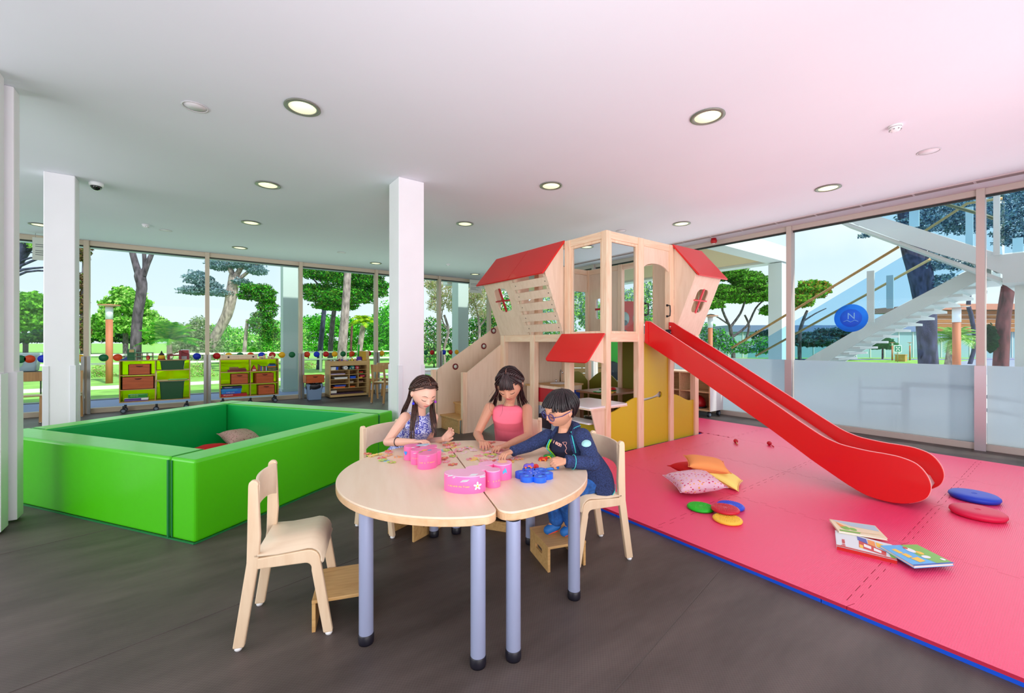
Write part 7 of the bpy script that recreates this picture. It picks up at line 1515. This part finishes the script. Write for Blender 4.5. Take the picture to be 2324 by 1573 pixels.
# ---------------------------------------------------------------- girl in the pink top
def girl_pink():
    t = thing('person', 'girl in pink sleeveless top with dark fringe, seated behind table, hands on pieces', 'person', (2.23, 2.98, 0)); off = t.location.copy()
    S = .130; hc = px(1157, 873, 3.38); M = headM(hc, -12, 27, -4)
    neck = px(1157, 914, 3.50); shR = px(1111, 926, 3.50); shL = px(1196, 929, 3.50); mid = (shR + shL) / 2; hip = W((2.25, 3.0, .53)); lat = shL - shR
    b = MB(); head_mesh(b, M, S); limb(b, [hc + M.to_3x3() @ W((0, -.38, -.40)) * S, neck, mid], [.046, .039, .05])
    torso_loft(b, [(hip, .13, .1), (hip * .65 + mid * .35, .115, .09), (hip * .3 + mid * .7, .13, .09), (mid - UP * .03, .135, .075), (mid + UP * .012, .10, .05)], lat)
    elR = px(1083, 985, 3.40); wrR = px(1093, 1002, 3.22); elL = px(1199, 990, 3.30); wrL = px(1147, 1012, 3.13)
    limb(b, [shR, (shR + elR) / 2, elR], [.045, .038, .032]); limb(b, [elR, elR * .5 + wrR * .5, wrR], [.033, .031, .022])
    limb(b, [shL, (shL + elL) / 2, elL], [.045, .039, .033]); limb(b, [elL, elL * .5 + wrL * .5, wrL], [.034, .031, .022])
    hand(b, wrR, RT * .28 - FW * .85 + UP * .05, UP * 1 + FW * .15, 1, (30, 32, 20), 1.0, 9)
    hand(b, wrL, -RT * .75 - FW * .62 - UP * .0, UP + FW * .1, -1, (26, 28, 20), 1.0, 8)
    for dx in (-.08, .08):
        l = lat.normalized() * dx; kn = W((1.98, 2.80, .52)) + l * 1.2; an = W((1.97, 2.78, .24)) + l; ft = an + W((-.09, -.06, -.035))
        limb(b, [hip + l, kn, an], [.08, .055, .034]); limb(b, [an + W((0, 0, -.02)), ft], [.03, .02]); b.ell(ft + W((-.02, -.012, 0)), .036, .03, .014)
    b.v = [tuple(W(p) - off) for p in b.v]; Mo = M.copy(); Mo.translation = M.translation - off
    o = remesh('body', b, [skB, lipB], t, .0028, 3, .4); paint(o, lip_test(Mo, S), 1); face_bits(Mo, S, t, lash, brow, skB)
    d = MB(); pk = mat('top_pink', (250, 118, 142), .8, noise_s=9, noise_a=.03, bump=.15, bump_s=30)
    torso_loft(d, [(hip - UP * .03, .165, .13), (hip * .8 + mid * .2, .158, .122), (hip * .55 + mid * .45, .150, .115), (hip * .3 + mid * .7, .140, .106), (mid - UP * .06, .134, .094), (mid - UP * .012, .128, .080), (mid + UP * .012, .108, .066), (mid + UP * .026, .082, .056)], lat)
    d.v = [tuple(W(p) - off) for p in d.v]; remesh('sleeveless_top', d, pk, t, .005, 5, .5)
    q = lambda x, y, z: px(x, y, z) - off
    sh = MB(); limb(sh, [hip, W((2.02, 2.84, .53))], [.14, .115]); sh.v = [tuple(W(p) - off) for p in sh.v]; remesh('skirt', sh, mat('skirt_dark', (60, 66, 96), .8), t, .006, 4)
    def keepB(c):
        if c.y > .1: return c.z > .42 or (abs(c.x) > .5 and c.z > .3 - .9 * max(0, .35 - c.y))
        if c.y > -.22: return c.z > .10
        return c.z > -.85
    hair_shell(Mo, S, keepB, 1.08, 'hair', hB, t, .006)
    sp = lambda *ds: surf_path(Mo, S, ds, 1.12); pa = []
    for s in (-1, 1):
        for a in (.35, .22, .08, -.08, -.25, -.45, -.65): pa.append(sp((.02 * s, a, .95 - .35 * max(0, -a)), (s * .42, a - .05, .82), (s * .8, a - .15, .42), (s * .8, -.4 + a * .2, .0), (s * .62, -.8, -.5)))
    locks('hair_locks', pa, hB, t, 7, .004, .0044, 14, .8)
    fr = []
    for i in range(15):
        x = -.56 + .08 * i; fr.append(sp((x * .35, .46, .88), (x * .75, .72, .66), (x * .95, .86, .38), (x * 1.05, .92, .20 - .08 * abs(x)))) 
    locks('fringe', fr, hB, t, 5, .0035, .0038, 15, .4)
    br = MB()
    for s in (-1, 1):
        for i, p in enumerate(smooth_path(sp((s * .12, .42, .92), (s * .45, .36, .8), (s * .78, .2, .55), (s * .96, -.05, .25), (s * .86, -.4, .05)), 6)): br.ell(p + W((0, 0, .004 * (-1) ** i)), .011, .009, .009, 8, 6)
    br.build('braid', hB, t, fix=False)
    locks('temple_hair', [sp((s * .3, .62, .72), (s * .62, .62, .48), (s * .86, .42, .2), (s * .95, .2, -.12), (s * .9, .05, -.42)) for s in (-1, 1)] + [sp((s * .3, .5, .8), (s * .7, .5, .48), (s * .93, .25, .15), (s * .98, .0, -.2)) for s in (-1, 1)], hB, t, 9, .005, .004, 44, .4)
    falls = [[q(1134, 868, 3.44), q(1129, 886, 3.48), q(1122, 900, 3.50), q(1114, 912, 3.58)], [q(1130, 866, 3.5), q(1127, 890, 3.55), q(1122, 912, 3.62), q(1118, 930, 3.64)],
             [q(1181, 866, 3.46), q(1184, 885, 3.50), q(1187, 902, 3.52), q(1194, 914, 3.56)], [q(1178, 860, 3.5), q(1180, 885, 3.52), q(1184, 905, 3.58), q(1192, 925, 3.63)], [q(1174, 860, 3.5), q(1175, 885, 3.5), q(1177, 905, 3.54), q(1180, 925, 3.62)], [q(1140, 870, 3.5), q(1136, 890, 3.52), q(1134, 910, 3.6)]]
    locks('long_hair', falls, hB, t, 14, .010, .0048, 19, .4)
    locks('loose_strand', [[q(1140, 895, 3.42), q(1125, 903, 3.38), q(1113, 915, 3.38), q(1112, 928, 3.38), q(1117, 936, 3.38)], [q(1147, 910, 3.36), q(1141, 920, 3.36), q(1140, 934, 3.35), q(1134, 946, 3.35)], [q(1171, 900, 3.42), q(1177, 914, 3.38), q(1186, 917, 3.38), q(1199, 909, 3.38)], [q(1110, 900, 3.5), q(1118, 890, 3.46), q(1128, 878, 3.44)]], hB, t, 2, .0015, .0011, 25)
    MB().tube(surf_path(Mo, S, ((-.02, .42, .92), (.0, .25, .97), (.03, .02, 1.0)), 1.115), .0028, 6).build('hair_parting', mat('parting', (186, 130, 110), .6), t, fix=False)
girl_pink()
# ---------------------------------------------------------------- boy with glasses
def boy():
    t = thing('person', 'boy in navy hooded jacket and round blue glasses, seated right, holding blue grip', 'person', (2.235, 2.12, 0)); off = t.location.copy()
    S = .120; hc = px(1272, 929, 2.90); M = headM(hc, -58, 15, 8)
    neck = px(1281, 970, 2.97); shR = px(1243, 991, 3.06); shL = px(1322, 991, 2.86); mid = (shR + shL) / 2; hip = W((2.26, 2.10, .53)); lat = shL - shR
    b = MB(); head_mesh(b, M, S); limb(b, [hc + M.to_3x3() @ W((0, -.38, -.40)) * S, neck, mid], [.046, .039, .05])
    torso_loft(b, [(hip, .12, .1), (hip * .6 + mid * .4, .11, .09), (hip * .3 + mid * .7, .12, .09), (mid - UP * .03, .12, .07), (mid, .09, .05)], lat)
    elR = px(1200, 1012, 2.98); wrR = px(1162, 1025, 2.90); elL = px(1345, 1053, 2.70); wrL = px(1284, 1047, 2.66)
    limb(b, [shR, elR, wrR], [.04, .03, .021]); limb(b, [shL, elL, wrL], [.04, .03, .021])
    hand(b, wrR + RT * -.004, -RT * .75 - FW * .55 - UP * .14, UP + FW * .1, -1, (30, 30, 22), .9, 8)
    hand(b, wrL - RT * .01, -RT * 1 - FW * .25 - UP * .05, UP * .75 + -FW * .55, -1, (55, 60, 35), .92, 2, tcurl=50)
    kn = [W((1.98, 2.21, .50)), W((2.0, 2.10, .50))]; an = [W((2.0, 2.19, .25)), W((2.06, 2.10, .25))]
    for i in (0, 1):
        l = lat.normalized() * (-.06 if i == 0 else .06); ft = an[i] + (W((-.06, .02, -.04)) if i == 0 else W((-.05, .02, -.04)))
        limb(b, [hip + l, kn[i], an[i]], [.07, .05, .032]); limb(b, [an[i], ft], [.028, .022])
    b.v = [tuple(W(p) - off) for p in b.v]; Mo = M.copy(); Mo.translation = M.translation - off
    o = remesh('body', b, [skC, lipC], t, .0028, 3, .4); paint(o, lip_test(Mo, S), 1); face_bits(Mo, S, t, lash, mat('brow_boy', (60, 42, 36), .6), skC)
    q = lambda x, y, z: px(x, y, z) - off; qq = lambda p: W(p) - off
    # polo shirt under the jacket
    navy_p = mat('polo_navy', (18, 22, 54), .8); fleece = mat('fleece_navy', (40, 54, 96), .95, noise_s=130, noise_a=.55, bump=.4, bump_s=120); teal = mat('trim_teal', (60, 200, 206), .5); limeT = mat('trim_lime', (150, 226, 30), .5)
    d = MB(); torso_loft(d, [(hip, .135, .115), (hip * .6 + mid * .4, .125, .107), (hip * .3 + mid * .7, .126, .105), (mid - UP * .05, .115, .088), (mid + UP * .0, .09, .062), (mid + UP * .03, .055, .052)], lat); d.v = [tuple(qq(p)) for p in d.v]
    remesh('polo_shirt', d, navy_p, t, .005, 4)
    la = lat.normalized(); fw = (mid - hip).cross(lat).normalized(); fw = fw if fw.dot(-RT) > 0 else -fw
    # collar
    c = MB(); nb = qq(neck) - UP * .004
    for s in (-1, 1):
        pts = [nb + la * (s * .052 * math.sin(a)) + fw * (.052 * math.cos(a)) + UP * (.012 - .035 * max(0, math.cos(a))) for a in [R(x) for x in range(20, 181, 16)]]
        low = [p + la * s * .012 + fw * .012 * (1 if i < 6 else .3) - UP * (.036 if i < 4 else .028) for i, p in enumerate(pts)]
        c.add(pts + low, [(i, i + 1, i + 1 + len(pts), i + len(pts)) for i in range(len(pts) - 1)], 0, True)
    c.build('collar', navy_p, t, solid=.005, fix=False)
    MB().tube([nb + fw * .05 - UP * .012, nb + fw * .062 - UP * .05, nb + fw * .07 - UP * .085], .005, 6).build('orange_placket', mat('orange_pl', (240, 120, 80), .6), t, fix=False)
    # jacket: open front shell plus sleeves
    j = MB(); n = 30; rings = [(hip - UP * .10, .178, .135), (hip - UP * .02, .170, .140), (hip * .75 + mid * .25, .152, .130), (hip * .45 + mid * .55, .148, .124), (hip * .2 + mid * .8, .146, .116), (mid - UP * .03, .140, .095), (mid + UP * .02, .105, .07), (mid + UP * .045, .07, .065)]
    vs = []; 
    for i, (cc, a, bb_) in enumerate(rings):
        op = R((38, 34, 30, 30, 34, 38, 44, 50)[i])
        for k in range(n + 1):
            th = op + (2 * math.pi - 2 * op) * k / n; vs.append(qq(cc) + fw * bb_ * math.cos(th) + la * a * math.sin(th) + UP * .008 * math.sin(3 * th + i))
    j.add(vs, [(i * (n + 1) + k, i * (n + 1) + k + 1, (i + 1) * (n + 1) + k + 1, (i + 1) * (n + 1) + k) for i in range(len(rings) - 1) for k in range(n)], 0, True)
    jo = j.build('jacket', fleece, t, solid=.008, fix=False, sub=1)
    sl = MB()
    limb(sl, [qq(shR) - UP * .0, qq(shR * .5 + elR * .5), qq(elR), qq(elR * .45 + wrR * .55), qq(wrR + (elR - wrR) * .12)], [.055, .049, .044, .038, .034], 16)
    limb(sl, [qq(shL) - UP * .0, qq(shL * .5 + elL * .5) + RT * .008, qq(elL) + UP * .004, qq(elL * .5 + wrL * .5), qq(wrL + (elL - wrL) * .14)], [.058, .054, .05, .043, .038], 16)
    # soft folds near the elbows
    for p, r in ((qq(shR * .35 + elR * .65), .052), (qq(elR * .7 + wrR * .3), .047), (qq(shL * .3 + elL * .7), .058), (qq(elL * .75 + wrL * .25), .052)): sl.ell(p, r, r, r * .8, 14, 10)
    hd = qq(mid) + UP * .03
    limb(sl, [hd + la * .085 + fw * .02, hd - fw * .06 + la * .07, hd - fw * .082, hd - fw * .06 - la * .07, hd - la * .085 + fw * .02], [.018, .030, .036, .030, .018], 12)
    remesh('jacket_sleeves', sl, fleece, t, .0045, 5, .5)
    # hollow cuffs
    for a_, b_, r in ((wrR, elR, .034), (wrL, elL, .038)):
        dd = (a_ - b_).normalized(); MB().lathe([(r * .9, -.02), (r * 1.06, -.006), (r * 1.06, .014), (r * .86, .02), (r * .84, .0)], qq(a_ - dd * .018), 22, axis=dd).build('cuff', fleece, t, fix=False)
    dl = (wrL - elL).normalized(); ul, vl = frame_of(dl); cc = qq(wrL * .72 + elL * .28)
    MB().tube([cc + (ul * math.cos(a) + vl * math.sin(a)) * .0445 for a in [k * math.pi / 10 for k in range(21)]], .0024, 6).build('cuff_stitching', teal, t, fix=False)
    # trims, patch and print are laid on the cloth surfaces
    bpy.context.view_layer.update(); dg = bpy.context.evaluated_depsgraph_get()
    from mathutils.bvhtree import BVHTree
    trees = []
    for ob in [c_ for c_ in t.children if c_.type == 'MESH' and c_.name.split('.')[0] in ('jacket', 'jacket_sleeves', 'polo_shirt', 'body')]:
        trees.append((BVHTree.FromObject(ob, dg), ob))
    def lay(x, y, lift=.002):
        o_ = W((0, 0, EYE)) - off; d_ = (px(x, y, 1) - W((0, 0, EYE))).normalized(); best = None
        for bv, ob in trees:
            h = bv.ray_cast(o_, d_)
            if h[0] is not None and (best is None or h[3] < best[3]): best = h
        if best is None: return o_ + d_ * 3
        n_ = best[1] if best[1].dot(d_) < 0 else -best[1]; return best[0] + n_ * lift
    def band(name, m_, pts, r, flat=.5): MB().tube(smooth_path([lay(*p_) for p_ in pts], 3), r, 6, flat=flat).build(name, m_, t, fix=False)
    e0 = [vs[i * (n + 1)] for i in range(len(rings))]; e1 = [vs[i * (n + 1) + n] for i in range(len(rings))]
    farE = e0 if (e0[3] - e1[3]).dot(la) < 0 else e1
    MB().tube(smooth_path([p_ - FW * .012 - la * .016 for p_ in farE[2:7]], 3), .0095, 8, flat=.45).build('lime_trim', limeT, t, fix=False)
    MB().tube(smooth_path([p_ - FW * .012 - la * .030 for p_ in farE[2:7]], 3), .0055, 8, flat=.6).build('zip_trim', teal, t, fix=False)
    band('zip_trim', teal, [(1297, 980), (1299, 992), (1302, 1005), (1305, 1017), (1307, 1028)], .0048)
    band('shoulder_stitching', teal, [(1302, 973), (1309, 969), (1317, 966)], .0022, 1)
    band('shirt_drawing', pm if False else mat('print_peach', (250, 180, 166), .5), [(1277, 1004), (1286, 1004), (1283, 1011), (1277, 1004)], .0014, 1)
    band('shirt_drawing', MATS['print_peach'], [(1283, 1011), (1286, 1018), (1283, 1024), (1287, 1030)], .002, 1)
    cpat = [lay(1331 + 10.5 * math.cos(R(a)) , 1008 + 9 * math.sin(R(a)) * (1 if math.sin(R(a)) < .5 else .8), .003) for a in range(0, 360, 20)]; cm = sum(cpat, Vector()) / len(cpat) + (W((0, 0, EYE)) - off - cpat[0]).normalized() * .002
    MB().add(cpat + [cm], [(i, (i + 1) % len(cpat), len(cpat)) for i in range(len(cpat))], 0, True).build('arm_patch', mat('patch_aqua', (168, 226, 226), .5), t, solid=.002, fix=False)
    MB().tube(smooth_path([qq(hip) - UP * .088 + la * .170 * math.sin(R(a)) * 1.05 + fw * .14 * math.cos(R(a)) * 1.06 for a in range(60, 130, 10)], 2), .0028, 6).build('hem_stitching', teal, t, fix=False)
    # lettering and drawing printed on the polo
    pm = MATS['print_peach']
    for i_, ch in enumerate('lleon'):
        a_ = lay(1252 + i_ * 4.2, 1003 + i_ * 2.4, .003); b_ = lay(1257 + i_ * 4.2, 1005 + i_ * 2.4, .003); e1_ = (b_ - a_).normalized(); vd = (W((0, 0, EYE)) - off - a_).normalized(); nrmv = (vd - e1_ * vd.dot(e1_)).normalized(); Mx = Matrix((e1_, nrmv.cross(e1_), nrmv)).transposed()
        text('shirt_lettering', ch, .042, pm, t, a_ + nrmv * .002, Mx, bold=True)
    # jeans and shoes
    je = MB()
    for i in (0, 1):
        l = la * (-.06 if i == 0 else .06); limb(je, [qq(hip) + l, qq(kn[i]), qq(an[i]) + UP * .02], [.09, .068, .052], 14)
        je.ell(qq(kn[i] * .5 + an[i] * .5), .064, .064, .05, 14, 10)
    je.ell(qq(hip), .13, .12, .09, 16, 10)
    remesh('jeans', je, mat('denim', (34, 92, 168), .85, noise_s=26, noise_a=.45, bump=.3, bump_s=40), t, .005, 4)
    for i in (0, 1):
        f_ = W((-.07, .02, 0)) if i == 0 else W((-.06, .02, 0)); a0 = qq(an[i]); shm = MB(); limb(shm, [a0 - UP * .02, a0 - UP * .045 + f_ * .9], [.036, .03], 12); remesh('shoe', shm, mat('shoe_blue', (30, 110, 190), .6), t, .005, 3)
        MB().box(-.0, .0001, 0, .0001, 0, .0001) if False else None
        MB().tube([a0 - UP * .052, a0 - UP * .064 + f_ * .95], [.028, .024], 10, flat=.35).build('shoe_sole', mat('sole_orange', (236, 70, 40), .6), t, fix=False)
    # hair: thick cap with a straight fringe
    def keepC(c):
        if c.y > .12: return c.z > .36 + .12 * max(0, c.y - .6) or (abs(c.x) > .52 and c.z > .12 and c.y < .45)
        if c.y > -.26: return c.z > .14
        return c.z > -.46
    hair_shell(Mo, S, keepC, 1.09, 'hair', hC, t, .010, lift=lambda p: .05 * max(0, p.z) + .03 * max(0, -p.y))
    sp = lambda k, *ds: surf_path(Mo, S, ds, k); pa = []
    for i in range(46):
        a = 2 * math.pi * i / 46; x, y = math.cos(a), math.sin(a)
        zl = .43 if y > .45 else (.22 if y > -.26 else -.40); 
        if y > .2 and abs(x) > .55: zl = .24
        pa.append(sp(1.13, (x * .06, y * .06 - .25, .97), (x * .5, y * .5 - .12, .8), (x * .85, y * .85, .5), (x, y, max(zl, .25) if zl > 0 else .1), (x * .98, y * .98, zl)))
    locks('hair_locks', pa, hC, t, 6, .0065, .0056, 31, .5)
    # round glasses
    G_ = MB(); rim = mat('glasses_blue', (38, 44, 120), .3); Mh = Mo.to_3x3(); fd = Mh @ W((0, 1, 0)); rd = Mh @ W((1, 0, 0)); ud = Mh @ W((0, 0, 1)); cs = []
    for s in (-1, 1):
        c_ = Mo @ (W((s * .33, .95, -.07)) * S); cs.append(c_); nrm2 = (fd + rd * s * .12).normalized(); r1 = (rd - nrm2 * rd.dot(nrm2)).normalized()
        G_.tube([c_ + (r1 * math.cos(a) * .0265 + ud * math.sin(a) * .0245) for a in [k * math.pi / 14 for k in range(29)]], .0024, 6)
        MB().lathe([(0, 0), (.025, 0), (.025, .001), (0, .001)], c_, 20, axis=nrm2, sy=.94).build('lens', glass_mat('lens', (240, 236, 244)), t, fix=False)
    G_.tube([cs[0] + rd * .026 + ud * .004, (cs[0] + cs[1]) / 2 + ud * .010 + fd * .004, cs[1] - rd * .026 + ud * .004], .0022, 6)
    G_.build('glasses_frame', rim, t, fix=False)
    for s, c_ in zip((-1, 1), cs):
        MB().tube([c_ + rd * s * .027 + ud * .006, Mo @ (W((s * .74, .5, -.02)) * S), Mo @ (W((s * .80, -.05, .06)) * S), Mo @ (W((s * .78, -.22, -.02)) * S)], .0024, 6).build('glasses_temple', rim, t, fix=False)
    MB().tube([q(1262, 1048, 2.62)], .001, 3) if False else None
boy()
